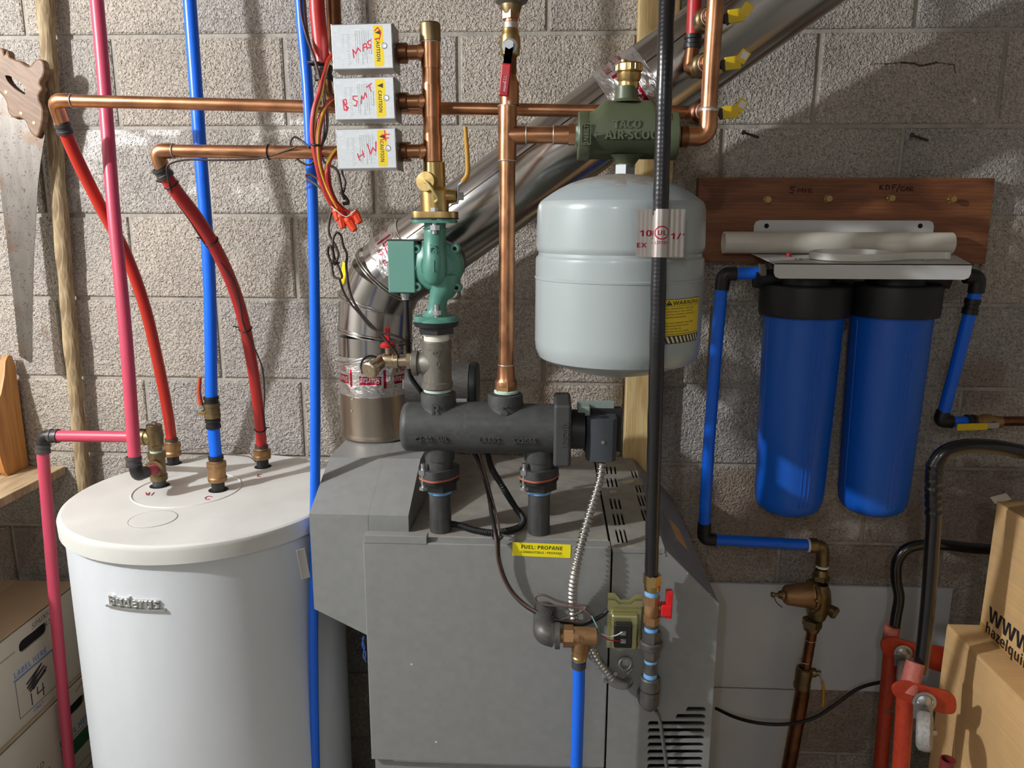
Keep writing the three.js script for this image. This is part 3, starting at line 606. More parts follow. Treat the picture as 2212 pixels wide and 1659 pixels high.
{ // blue cold pipe with lever valve
  const b = atY(472, 1059, TK.top), r = 0.0128, X = (py) => V(b.x, at(470, py, b.z).y, b.z);
  const t = thing('blue_pipe', 'blue cold supply pipe running down into the tank lid', 'pipe', V(b.x, TK.top, b.z));
  const A = at(404, -90, 0.285), J = X(866); A.y = ROOM.y1;
  part('pipe', sweep(smooth([A, at(416, 90, 0.29), at(433, 330, 0.296), at(452, 600, 0.302), J], 40), r, 20), M.pexBlue, t);
  part('crimp_ring', crimp(X(866), UP, r), M.blackPlastic, t);
  part('lower_length', cylG(X(905), X(1000), r), M.pexBlue, t);
  part('crimp_ring', crimp(X(915), UP, r), M.blackPlastic, t);
  part('crimp_ring', crimp(X(996), UP, r, 0.026), M.blackPlastic, t);
  tankUnion(t, b, X(1000).y + 0.006, r);
  const v = thing('ball_valve', 'brass ball valve with orange lever on the blue pipe above tank', 'valve', X(912));
  part('body', lat(X(906), UP, [[0, 0.0125], [0.004, 0.0165], [0.012, 0.017], [0.013, 0.0155], [0.02, 0.0165], [0.028, 0.0155], [0.029, 0.0175], [0.036, 0.0172], [0.038, 0.013]]), M.oldBrass, v);
  const s = X(890), k = V(-1, 0, 0.35).normalize(), e = s.clone().addScaledVector(k, 0.032);
  part('stem', lat(s.clone().addScaledVector(k, 0.012), k, [[0, 0.006], [0.012, 0.006], [0.013, 0.0045], [0.021, 0.0045], [0.021, 0]], 16), M.brass, v);
  part('stem_nut', hexG(s.clone().addScaledVector(k, 0.03), k, 0.006, 0.0065), M.zinc, v);
  const lev = [s.clone().addScaledVector(k, 0.029), at(440, 882, s.z + 0.01), at(434, 872, s.z + 0.01)];
  const lv = part('lever', sweep(lev, 0.0032, 8), M.zinc, v);
  part('grip', sweep(smooth([at(434, 874, s.z + 0.01), at(430, 850, s.z + 0.01), at(431, 824, s.z + 0.01), at(432, 815, s.z + 0.01)], 12), (q) => 0.0052 - 0.0012 * q, 12), M.orangeHandle, lv);
}

// ---------------------------------------------------------------- copper lines and zone valves
const ZP = 0.515;   // the plane of the boiler's risers
const solderRing = (p, d, r) => ring(p, d, r, 0.0012);
{ // upper copper line: from the left elbow behind everything to the return header
  const z = 0.412, r = 0.0113, a = at(117, 217, z), c = at(660, 230, z), e = at(1490, 243, z), d = dirOf(a, c);
  const t = thing('copper_pipe', 'long upper copper pipe passing behind the zone valves', 'pipe', mid(a, e));
  part('pipe', sweep([a.clone().addScaledVector(d, 0.02), c, at(1000, 235, z), e], r, 20), M.copper, t);
  const q = at(133, 264, 0.38);
  part('elbow', sweep(rounded([a.clone().addScaledVector(d, 0.034), a, q], 0.026, 10), r + 0.0018, 20), M.copper, t);
  part('solder_joint', solderRing(a.clone().addScaledVector(d, 0.035), d, r + 0.0008), M.solder, t);
  part('solder_joint', solderRing(q, dirOf(a, q), r + 0.001), M.solder, t);
}
{ // lower copper line to the tank
  const z = 0.512, r = 0.0112, a = at(338, 326, z), e = at(745, 330, ZP), d = dirOf(a, e), q = at(352, 366, 0.505);
  const t = thing('copper_pipe', 'short lower copper pipe ending at the bottom zone valve', 'pipe', mid(a, e));
  part('pipe', cylG(a.clone().addScaledVector(d, 0.02), e, r), M.copper, t);
  part('elbow', sweep(rounded([a.clone().addScaledVector(d, 0.03), a, q], 0.024, 10), r + 0.0018, 20), M.copper, t);
  part('solder_joint', solderRing(a.clone().addScaledVector(d, 0.031), d, r + 0.0008), M.solder, t);
  const p = a.clone().lerp(e, 0.6); part('zip_tie', ring(p, d, r + 0.001, 0.0013), M.blackPlastic, t);
}
{ // blue pipe that stands between tank and boiler
  const r = 0.0098, A = at(643, -90, 0.425); A.y = ROOM.y1;
  const B = at(676, 1790, 0.44); B.y = 0.01;
  const pts = smooth([A, at(650, 20, 0.43), at(664, 180, 0.44), at(671, 330, 0.445), at(677, 500, 0.448), at(681, 800, 0.45), at(681, 1000, 0.45), at(677, 1400, 0.45), B], 50);
  single('blue_pipe', sweep(pts, r, 18), M.pexBlue, 'slim blue pipe standing between the white tank and boiler', 'pipe', B);
}
{ // supply pipes above the zone valves
  const t = thing('red_pipe', 'short red pipe coming down to the second zone valve', 'pipe', at(705, 215, ZP));
  const A = at(677, -60, 0.5), B = at(697, 148, ZP - 0.01); A.y = ROOM.y1;
  part('pipe', sweep([A, at(686, 30, 0.5), B], 0.0129, 18), M.pexRedDull, t);
  part('crimp_ring', crimp(at(699, 158, ZP - 0.01), dirOf(B, A), 0.0125, 0.024), M.blackPlastic, t);
  part('elbow', sweep(rounded([at(699, 158, ZP - 0.01), at(707, 217, ZP), at(742, 219, ZP)], 0.03, 10), 0.0118, 18), M.copperDark, t);
}
{
  const A = at(719, -60, 0.44), B = at(724, 108, 0.47); A.y = ROOM.y1;
  const t = thing('copper_pipe', 'dark copper pipe rising behind the top zone valve', 'pipe', B);
  part('pipe', sweep(rounded([A, B, at(748, 110, ZP)], 0.02), 0.0128, 18), M.copperDark, t);
}
{ // the capped header that the zone valves branch from
  const X = (py) => at(929 + (py - 60) * 0.021, py, ZP), r = 0.0155, d = dirOf(X(340), X(60));
  const t = thing('copper_header', 'upright capped copper header joining three zone valves', 'pipe', X(352));
  part('pipe', cylG(X(352), X(70), r), M.copper, t);
  part('cap', lat(X(90), d, [[0, 0.0155], [0, 0.0174], [0.026, 0.0174], [0.029, 0.0155], [0.0295, 0]]), M.oldBrass, t);
  part('solder_joint', solderRing(X(92), d, r + 0.0005), M.solder, t);
  for (const py of [113, 220, 327]) {
    const p = X(py), k = V(-1, 0, 0);
    part('branch', lat(p, k, [[0, 0.0135], [0.018, 0.0135], [0.02, 0.0125], [0.022, 0.0118], [0.06, 0.0118]]), M.copper, t);
    part('tee_sleeve', cylG(p.clone().addScaledVector(d, -0.026), p.clone().addScaledVector(d, 0.026), r + 0.0009), M.copper, t);
  }
}
function zoneLabel(strokes) {
  return canvasTex(768, 528, (c, W, H) => {
    c.fillStyle = '#ced3d4'; c.fillRect(0, 0, W, H);
    for (let i = 0; i < 400; i++) { c.fillStyle = `rgba(${hash2(i, 1, 9) > 0.5 ? '240,242,242' : '170,176,178'},0.10)`; c.fillRect(hash2(i, 2, 9) * W, hash2(i, 3, 9) * H, 6 + 60 * hash2(i, 4, 9), 4 + 40 * hash2(i, 5, 9)); }
    const rot = (s, x, y, font, col) => { c.save(); c.translate(x, y); c.rotate(Math.PI / 2); c.font = font; c.fillStyle = col; c.fillText(s, 0, 0); c.restore(); };
    rot('Honeywell', 196, 110, 'bold 74px sans-serif', '#e9ecec'); rot('Honeywell', 192, 108, 'bold 74px sans-serif', '#b7bcbe');
    rot('Home', 130, 110, 'bold 58px sans-serif', '#e9ecec'); rot('Home', 126, 108, 'bold 58px sans-serif', '#b7bcbe');
    for (const [x, n] of [[470, 14], [440, 22], [415, 16], [385, 20], [355, 12], [325, 21], [300, 17]]) { c.fillStyle = '#8d9294'; for (let k = 0, y = 70; k < n; k++) { const l = 8 + 16 * hash2(k, x, 4); c.fillRect(x, y, 8, l); y += l + 6; if (y > 470) break; } }
    rot('Before servicing', 500, 170, 'bold 24px sans-serif', '#595c5e');
    c.fillStyle = '#e5c92e'; c.beginPath(); c.moveTo(540, 14); c.lineTo(640, 14); c.quadraticCurveTo(668, 20, 668, 60); c.lineTo(668, 470); c.quadraticCurveTo(664, 512, 630, 512); c.lineTo(540, 512); c.fill();
    c.fillStyle = '#3c3a2c'; c.beginPath(); c.moveTo(560, 100); c.lineTo(640, 68); c.lineTo(640, 132); c.fill();
    rot('CAUTION', 572, 160, 'bold 66px sans-serif', '#3c3a2c');
    c.strokeStyle = '#cf2f45'; c.lineWidth = 15; c.lineCap = c.lineJoin = 'round';
    for (const s of strokes) { c.beginPath(); s.forEach(([x, y], i) => (i ? c.lineTo(x, y) : c.moveTo(x, y))); c.stroke(); }
  });
}
{
  // handwriting, in label pixels
  const W = [
    [[[272, 400], [262, 300], [300, 350], [330, 280], [362, 320]], [[400, 320], [402, 240], [440, 230], [452, 300]], [[402, 280], [448, 270]], [[500, 190], [460, 210], [468, 240], [500, 250], [492, 285], [460, 280]], [[560, 80], [600, 40], [640, 100], [620, 170], [560, 180]]],
    [[[112, 300], [150, 400], [110, 410], [100, 280], [140, 270], [150, 330], [118, 340], [168, 380], [140, 420]], [[290, 230], [240, 230], [236, 270], [290, 300], [270, 360], [240, 350]], [[340, 330], [350, 230], [372, 270], [400, 190], [420, 250]], [[420, 120], [490, 70]], [[455, 95], [480, 170]]],
    [[[262, 330], [290, 420]], [[330, 290], [350, 380]], [[270, 380], [345, 330]], [[400, 200], [440, 340], [470, 250], [510, 300], [520, 170]], [[600, 80], [700, 70]], [[640, 20], [650, 160]], [[580, 150], [690, 120]]],
  ];
  const spec = [
    [782, 100.5, 113, 'zone valve box at the top, handwritten MAST in red marker'],
    [787, 213, 220, 'zone valve box in the middle, handwritten BSMT in red marker'],
    [791.5, 321.5, 327, 'zone valve box at the bottom, handwritten H WT in red marker']];
  spec.forEach(([px, py, ay, label], i) => {
    const zf = 0.56, c = at(px, py, zf), w = 0.0985, h = [0.0685, 0.0655, 0.064][i], dz = 0.05, rot = [0, 0.0, 0.018];
    const t = thing('zone_valve', label, 'zone valve', V(c.x, c.y - h / 2, zf - 0.05), 'zone valves on the copper header');
    const cover = part('cover', [box(V(c.x, c.y, zf - 0.001), w, h, 0.002, 0.0009, rot), box(V(c.x, c.y + h / 2 - 0.001, zf - dz / 2), w, 0.0016, dz, 0.0006, rot), box(V(c.x, c.y - h / 2 + 0.001, zf - dz / 2), w, 0.0016, dz, 0.0006, rot), box(V(c.x - w / 2 + 0.001, c.y, zf - dz / 2), 0.0016, h, dz, 0.0006, rot)], M.alu, t);
    part('end_plate', box(V(c.x + w / 2 + 0.0005, c.y, zf - dz / 2 - 0.004), 0.0016, h + 0.003, dz, 0.0006, rot), std({ color: 0x77756f, metalness: 0.8, roughness: 0.4 }), t);
    part('end_screw', lat(V(c.x + w / 2 + 0.001, c.y + 0.002, zf - 0.012), V(1, 0, 0), [[0, 0.002], [0.0012, 0.0016], [0.0014, 0]], 12), M.zinc, t);
    const g = new THREE.PlaneGeometry(w - 0.003, h - 0.003); g.rotateZ(0.018); g.translate(c.x, c.y, zf + 0.0004);
    part('printed_face', g, phys({ map: zoneLabel(W[i]), metalness: 0.35, roughness: 0.38 }), cover);
    const hp = V(c.x + w * 0.36, c.y + 0.001, zf + 0.0006);
    part('screw_boss', [ring(hp, V(0, 0, 1), 0.0042, 0.0009, 24), lat(hp, V(0, 0, 1), [[-0.0004, 0.0036], [0.0004, 0.0034], [0.0006, 0]], 20)], M.alu, cover);
    const p = at(px, ay, ZP), e = at(866, ay, ZP);
    part('valve_body', [lat(V(c.x - 0.055, p.y, ZP - 0.01), V(1, 0, 0), [[0, 0.0125], [0, 0.0165], [0.016, 0.0165], [0.018, 0.014], [0.088, 0.014], [0.09, 0.0165], [0.118, 0.0165], [0.119, 0.0125]])], M.bronze, t);
    part('union_nut', lat(V(e.x - 0.006, p.y, ZP), V(1, 0, 0), [[0, 0.012], [0, 0.0145], [0.016, 0.0145], [0.018, 0.0128], [0.019, 0.011]]), M.copperDark, t);
  });
}
// ---------------------------------------------------------------- the brass flange valve and the circulator
const AX = (py) => at(938 + (py - 350) * 0.012, py, ZP);
{
  const t = thing('flange_valve', 'brass flanged shutoff valve with purge cap above green pump', 'valve', AX(474));
  const Y = (py) => AX(py).y, p0 = AX(470), L = Y(348) - Y(470);
  const u = (py) => Y(py) - Y(470);
  part('body', lat(p0, UP, [[u(462), 0.0], [u(462), 0.0245], [u(412), 0.0245], [u(408), 0.022], [u(404), 0.0195], [u(352), 0.0185], [u(350), 0.0172], [u(348), 0.014]]), M.brass, t);
  const fl = [[-0.0385, -0.016], [-0.03, -0.026], [0.03, -0.026], [0.0385, -0.016], [0.0385, 0.016], [0.03, 0.026], [-0.03, 0.026], [-0.0385, 0.016]];
  const plate = (y0, hh, k = 1) => { const g = extr(curve2(fl.map(([a, b]) => [a * k, b * k]), 60), 0, hh, [], 0.0008); return place(g, V(p0.x, y0, p0.z), V(1, 0, 0), V(0, 0, -1), UP); };
  part('flange', plate(Y(471), Y(457) - Y(471)), M.brass, t, { crease: 0.5 });
  part('gasket', plate(Y(474), Y(471) - Y(474), 1.02), M.flangeBlack, t, { crease: 0.5 });
  const bolt = part('bolt', [hexG(V(p0.x + 0.002, Y(457), p0.z + 0.021), UP, 0.006, 0.0075, 0.3), cylG(V(p0.x + 0.002, Y(505), p0.z + 0.021), V(p0.x + 0.002, Y(457), p0.z + 0.021), 0.0042)], M.zinc, t);
  part('nut', hexG(V(p0.x + 0.002, Y(497), p0.z + 0.021), UP, 0.0085, 0.0092, 0.3), M.zinc, bolt);
  const pc = at(919, 392, ZP + 0.036), pd = V(-0.25, 0.05, 1).normalize();
  part('purge_port', cylG(V(p0.x, pc.y, p0.z), pc, 0.0125), M.brass, t);
  const cap = part('purge_cap', [lat(pc, pd, [[-0.008, 0.0165], [0, 0.0168], [0.0022, 0.016], [0.0024, 0.0035], [0.004, 0.003], [0.004, 0]])], M.brass, t);
  part('strap', sweep(smooth([at(921, 393, ZP + 0.042), at(934, 410, ZP + 0.045), at(946, 430, ZP + 0.036), at(940, 436, ZP + 0.027)], 20), 0.0026, 8), phys({ color: 0xb8a76a, roughness: 0.4 }), cap);
  const s0 = V(p0.x + 0.018, Y(424), p0.z), s1 = at(986, 424, ZP);
  part('stem_boss', lat(s0, V(1, 0, 0), [[0, 0.013], [s1.x - s0.x - 0.004, 0.011], [s1.x - s0.x, 0.0095], [s1.x - s0.x, 0]]), M.brass, t);
  part('stem_nut', hexG(V(s1.x + 0.003, s1.y, ZP), V(1, 0, 0), 0.009, 0.0075), M.zinc, t);
  const lv = part('lever', [sweep([at(975, 440, ZP), at(988, 438, ZP), at(989, 424, ZP), at(989, 402, ZP), at(1001, 391, ZP)], 0.0026, 8)], M.zinc, t);
  part('grip', sweep(smooth([at(999, 393, ZP), at(1009, 378, ZP), at(1010, 350, ZP), at(1007, 300, ZP), at(1005, 274, ZP)], 24), (q) => 0.0046 - 0.001 * q, 12), M.mustard, lv);
}
{
  const t = thing('circulator_pump', 'green cast circulator pump between two bolted flanges', 'pump', AX(700));
  const Y = (py) => AX(py).y, ax = AX(480), sc = 0.82e-3;
  const fl = [[-0.0375, -0.014], [-0.03, -0.024], [0.03, -0.024], [0.0375, -0.014], [0.0375, 0.014], [0.03, 0.024], [-0.03, 0.024], [-0.0375, 0.014]];
  const plate = (x, y0, y1, k = 1) => place(extr(curve2(fl.map(([a, b]) => [a * k, b * k]), 60), 0, y1 - y0, [], 0.001), V(x, y0, ZP), V(1, 0, 0), V(0, 0, -1), UP);
  const vc = at(944, 574, ZP);   // middle of the volute
  const front = ZP + 0.03;
  const lug = (px, py) => { const p = at(px, py, ZP + 0.012); return [lat(V(p.x, p.y, ZP - 0.012), V(0, 0, 1), [[0, 0], [0, 0.0085], [0.02, 0.0085], [0.022, 0.007], [0.022, 0]], 20)]; };
  const low = AX(692), bot = at(942, 660, ZP);
  part('volute', [
    lat(V(vc.x, vc.y, ZP - 0.03), V(0, 0, 1), [[0, 0], [0, 0.0425], [0.006, 0.0455], [0.03, 0.0455], [0.034, 0.0435], [0.038, 0.0405], [0.04, 0.036], [0.043, 0.03], [0.046, 0.0265], [0.0465, 0]], 56, 0.5),
    lat(V(ax.x, Y(492), ZP), V(0, -1, 0), [[0, 0.0225], [0.004, 0.019], [0.02, 0.0185]], 32),
    sweep(smooth([V(ax.x, Y(482), ZP), V(ax.x, Y(505), ZP + 0.002), V(ax.x, Y(530), ZP + 0.012), V(ax.x + 0.001, Y(560), ZP + 0.018), V(ax.x + 0.001, Y(588), ZP + 0.016), V(ax.x + 0.001, Y(606), ZP + 0.004)], 40), (q) => 0.0188 + 0.002 * step(0.3, 0.8, q) - 0.008 * step(0.88, 1, q), 28),
    sweep(smooth([at(956, 598, ZP - 0.006), at(957, 620, ZP - 0.004), at(948, 642, ZP), at(944, 662, ZP), V(low.x, Y(692), ZP)], 40), (q) => 0.031 - 0.0148 * step(0.05, 0.55, q) + 0.004 * step(0.7, 1, q), 28),
    lat(V(low.x, Y(694), ZP), UP, [[0, 0.034], [0.004, 0.031], [0.012, 0.022], [0.02, 0.019]], 32),
    ...lug(898, 538), ...lug(982, 537), ...lug(900, 620), ...lug(986, 622)], M.pumpGreen, t);
  for (const [px, py] of [[898, 538], [982, 537], [900, 620], [986, 622]]) { const p = at(px, py, ZP + 0.0105); part('painted_lug_hole', lat(V(p.x, p.y, ZP + 0.0098), V(0, 0, 1), [[0, 0.0034], [0.0006, 0.0034], [0.0006, 0]], 16), M.paintedVoid, t); }  // flat black discs painted on the lugs as unlit bores
  part('upper_flange', plate(ax.x, Y(482), Y(474.5)), M.pumpGreen, t, { crease: 0.5 });
  part('lower_flange', plate(low.x, Y(694), Y(682), 0.98), M.pumpGreen, t, { crease: 0.5 });
  // raised marks on the casting
  const rz = Math.PI / 2, mk = (s, size, px, py, z, r) => { const g = letters(s, size, 0.0022); g.rotateZ(r); const p = at(px, py, z); g.translate(p.x, p.y, z - 0.0012); return g; };
  part('cast_marking', [mk('KS', 0.011, 936, 538, ZP + 0.0355, -rz), box(V(at(937, 575, ZP + 0.04).x, at(937, 575, ZP + 0.04).y, ZP + 0.0388), 0.002, 0.02, 0.002), mk('8', 0.009, 900, 579, ZP + 0.0105, -rz)], M.pumpGreen, t);
  part('motor', lat(V(vc.x, vc.y, ZP - 0.03), V(0, 0, -1), [[0, 0.0425], [0.012, 0.0425], [0.014, 0.04], [0.09, 0.039], [0.098, 0.035], [0.1, 0]], 40), std({ color: 0x2b3a35, roughness: 0.5, metalness: 0.3 }), t);
  const jb = at(867, 577, ZP + 0.012), jw = 0.0475, jh = 0.0895;
  const J = part('junction_box', box(V(jb.x, jb.y, ZP - 0.015), jw, jh, 0.055, 0.0022), M.boxGreen, t);
  part('box_rim', box(V(jb.x + 0.004, jb.y + jh / 2 + 0.0012, ZP - 0.018), jw + 0.012, 0.002, 0.05, 0.0006), std({ color: 0x3e3d38, roughness: 0.5 }), J);
  part('box_plate', boxAB(jb.x + jw / 2, jb.x + jw / 2 + 0.004, jb.y - jh / 2 + 0.003, jb.y + jh / 2, ZP - 0.042, ZP + 0.004, 0.0008), std({ color: 0x23302c, roughness: 0.5 }), J);
  part('cable_clamp', lat(at(876, 633, ZP - 0.015), V(0, -1, 0), [[0, 0.009], [0.006, 0.009], [0.0065, 0.0075], [0.012, 0.0075], [0.012, 0]], 20), M.zinc, J);
  const b = V(low.x + 0.004, 0, ZP + 0.021);
  const bolt = part('bolt', [cylG(V(b.x, Y(707), b.z), V(b.x, Y(655), b.z), 0.0042), hexG(V(b.x, Y(714), b.z), UP, Y(706) - Y(714), 0.008, 0.3)], M.zinc, t);
  part('nut', hexG(V(b.x, Y(677), b.z), UP, Y(667) - Y(677), 0.0085, 0.3), M.zinc, bolt);
}
{ // black cord from the pump's box
  const pts = smooth([at(877, 640, ZP - 0.015), at(878, 680, ZP - 0.015), at(881, 740, ZP - 0.02), at(884, 790, ZP - 0.035), at(888, 815, ZP - 0.045), at(905, 840, ZP - 0.05), at(930, 875, ZP - 0.065), at(960, 925, ZP - 0.085)], 50);
  const t = thing('pump_cord', 'black cord hanging from the green pump junction box', 'cord', pts[pts.length - 1]);
  part('cord', sweep(pts, 0.0046, 12), M.rubber, t);
  const tie = part('zip_tie', ring(at(882, 742, ZP - 0.02), UP, 0.0055, 0.0014), M.blackPlastic, t);
  part('tail', cylG(at(878, 743, ZP - 0.012), at(860, 747, ZP - 0.004), 0.0014), M.blackPlastic, tie);
}
{ // black companion flange under the pump
  const Y = (py) => AX(py).y, c = AX(705);
  const t = thing('companion_flange', 'black companion flange screwed on taped nipple below pump', 'flange', AX(738));
  part('flange', lat(V(c.x, Y(706), ZP), UP, [[0, 0.03], [0.002, 0.039], [0.009, 0.04], [Y(694.5) - Y(706), 0.039], [Y(694.5) - Y(706), 0]], 32), M.flangeBlack, t);
  part('hub', hexG(V(c.x, Y(719), ZP), UP, Y(705) - Y(719), 0.034, 0.2), M.flangeBlack, t);
  const y0 = Y(736), n = 5, prof = [[0, 0.0205]]; for (let i = 0; i < n; i++) { const q = (Y(720) - y0) / n; prof.push([q * i, 0.0222], [q * (i + 0.7), 0.0228], [q * (i + 1), 0.0215]); }
  part('thread_tape', lat(V(c.x, y0, ZP), UP, prof, 28, 0.4), M.tape, t);
}
{ // grey iron tee
  const Y = (py) => at(945, py, ZP).y, c = at(944, 785, ZP), L = Y(735) - Y(838);
  const t = thing('iron_tee', 'grey malleable iron tee under the pump', 'fitting', V(c.x, Y(838), ZP));
  part('body', [lat(V(c.x, Y(838), ZP), UP, [[0, 0.0], [0, 0.027], [0.002, 0.0285], [0.012, 0.0285], [0.014, 0.0262], [L - 0.016, 0.0262], [L - 0.014, 0.0275], [L - 0.002, 0.0275], [L, 0.026], [L, 0]]), lat(V(c.x, Y(785), ZP), V(-1, 0, 0), [[0, 0.0255], [0.02, 0.0235], [0.026, 0.0195], [0.034, 0.0192], [0.0345, 0.0228], [0.044, 0.0228], [0.0445, 0]])], M.iron, t);
  const g1 = letters('UL', 0.0052, 0.0014), q = at(942, 763, ZP + 0.026); g1.translate(q.x, q.y, ZP + 0.0258);
  const q2 = at(946, 786, ZP + 0.026), dm = extr([[0, 0.0085], [0.0042, 0], [0, -0.0085], [-0.0042, 0]], 0, 0.0014, [[[0, 0.006], [-0.0027, 0], [0, -0.006], [0.0027, 0]]]); dm.translate(q2.x, q2.y, ZP + 0.0256);
  part('cast_marking', [g1, ring(V(q.x, q.y, ZP + 0.0262), V(0, 0, 1), 0.0058, 0.0006), dm], M.iron, t);
  part('sealant', lat(V(c.x, Y(845), ZP), UP, [[0, 0.0245], [0.003, 0.0252], [0.006, 0.0242], [0.009, 0.0235]], 28), M.tapeGreen, t);
}
{ // drain cock on the tee
  const c = at(898, 779, ZP), X = (px) => at(px, 779, ZP).x;
  const t = thing('drain_cock', 'nickel drain cock with red lever and hose cap on tee', 'valve', at(850, 785, ZP));
  const nick = phys({ color: 0xb5a68c, metalness: 1, roughness: 0.32 });
  part('tape', lat(V(X(893), c.y, ZP), V(-1, 0, 0), [[0, 0.013], [0.006, 0.0135], [0.008, 0.0125]]), M.tape, t);
  part('hex_collar', hexG(V(X(888), c.y, ZP), V(-1, 0, 0), 0.007, 0.016), nick, t);
  part('body', lat(V(X(880), c.y, ZP), V(-1, 0, 0), [[0, 0.0105], [0.015, 0.0105], [0.016, 0.0145], [0.024, 0.015], [0.026, 0.013], [0.04, 0.013], [0.046, 0.0105], [0.049, 0]]), nick, t);
  const o = V(X(826), c.y - 0.001, ZP), e = at(802, 797, ZP + 0.03), d = dirOf(o, e);
  part('outlet', cylG(o, e, 0.0115), nick, t);
  const prof = [[0, 0.0], [0, 0.0155], [0.011, 0.0155], [0.013, 0.013], [0.0135, 0.005], [0.012, 0]];
  const cap = part('hose_cap', lat(e.clone().addScaledVector(d, -0.004), d, prof), nick, t);
  for (let i = 0; i < 18; i++) { const a = i / 18 * Math.PI * 2, n = V(0, 1, 0).cross(d).normalize(), m = d.clone().cross(n), p = e.clone().addScaledVector(n, Math.cos(a) * 0.0156).addScaledVector(m, Math.sin(a) * 0.0156).addScaledVector(d, 0.0015); part('knurl', cylG(p.clone().addScaledVector(d, -0.004), p.clone().addScaledVector(d, 0.004), 0.0011, 0.0011, 6), nick, cap); }
  part('cap_strap', ring(at(801, 790, ZP + 0.012), V(0.35, 0.2, 1).normalize(), 0.0175, 0.0022), M.rubber, t);
  const s = V(X(839), c.y + 0.012, ZP);
  part('stem', cylG(s, V(s.x, s.y + 0.012, ZP), 0.005), nick, t);
  part('lever', [lat(V(s.x, s.y + 0.012, ZP), UP, [[0, 0.0], [0, 0.0135], [0.004, 0.0142], [0.008, 0.0105], [0.01, 0]]), box(V(s.x - 0.0005, s.y + 0.033, ZP), 0.009, 0.03, 0.006, 0.0015)], M.redHandle, t);
}
// ---------------------------------------------------------------- the supply riser
const RX = (py) => at(1096 - (py - 300) * 0.0045, py, ZP);
{
  const Y = (py) => RX(py).y;
  const t = thing('copper_riser', 'straight copper riser with hex adapter, left of the grey tank', 'pipe', RX(846));
  part('pipe', cylG(RX(800), RX(345), 0.0138), M.copper, t);
  part('adapter', lat(RX(832), dirOf(RX(800), RX(700)), [[0, 0.0205], [Y(822) - Y(832), 0.0205], [Y(815) - Y(832), 0.0165], [Y(790) - Y(832), 0.0155], [Y(788) - Y(832), 0.0138]]), M.copper, t);
  part('hex', hexG(RX(843), UP, Y(822) - Y(843), 0.0215, 0.2), M.bronze, t);
  part('solder_joint', solderRing(RX(788), UP, 0.0142), M.solder, t);
  part('sealant', lat(RX(848), UP, [[0, 0.022], [0.004, 0.0222], [0.006, 0.02]]), M.tapeGreen, t);
}
{
  const Y = (py) => RX(py).y, c = RX(292), k = V(1, 0, 0);
  const t = thing('copper_tee', 'copper tee at the riser top branching to the air scoop', 'fitting', RX(347));
  part('tee', [cylG(RX(347), RX(228), 0.0158), lat(c, k, [[0, 0.0155], [0.031, 0.0155], [0.032, 0.0138]])], M.copper, t);
  part('solder_joint', solderRing(RX(347), UP, 0.0148), M.solder, t);
  part('solder_joint', solderRing(RX(229), UP, 0.0155), M.solder, t);
  part('branch_pipe', cylG(V(c.x + 0.03, c.y, ZP), V(c.x + 0.085, c.y + 0.0005, ZP), 0.0138), M.copper, t);
  part('solder_joint', solderRing(V(c.x + 0.032, c.y, ZP), k, 0.0148), M.solder, t);
  part('solder_joint', solderRing(V(c.x + 0.078, c.y, ZP), k, 0.0146), M.solder, t);
  part('male_adapter', [lat(V(c.x + 0.079, c.y + 0.0005, ZP), k, [[0, 0.0155], [0.026, 0.0155], [0.027, 0.013]]), hexG(V(c.x + 0.103, c.y + 0.0005, ZP), k, 0.011, 0.0188)], M.copper, t);
  part('tape', lat(V(c.x + 0.114, c.y + 0.0005, ZP), k, [[0, 0.0155], [0.006, 0.0155]]), M.tapeGreen, t);
}
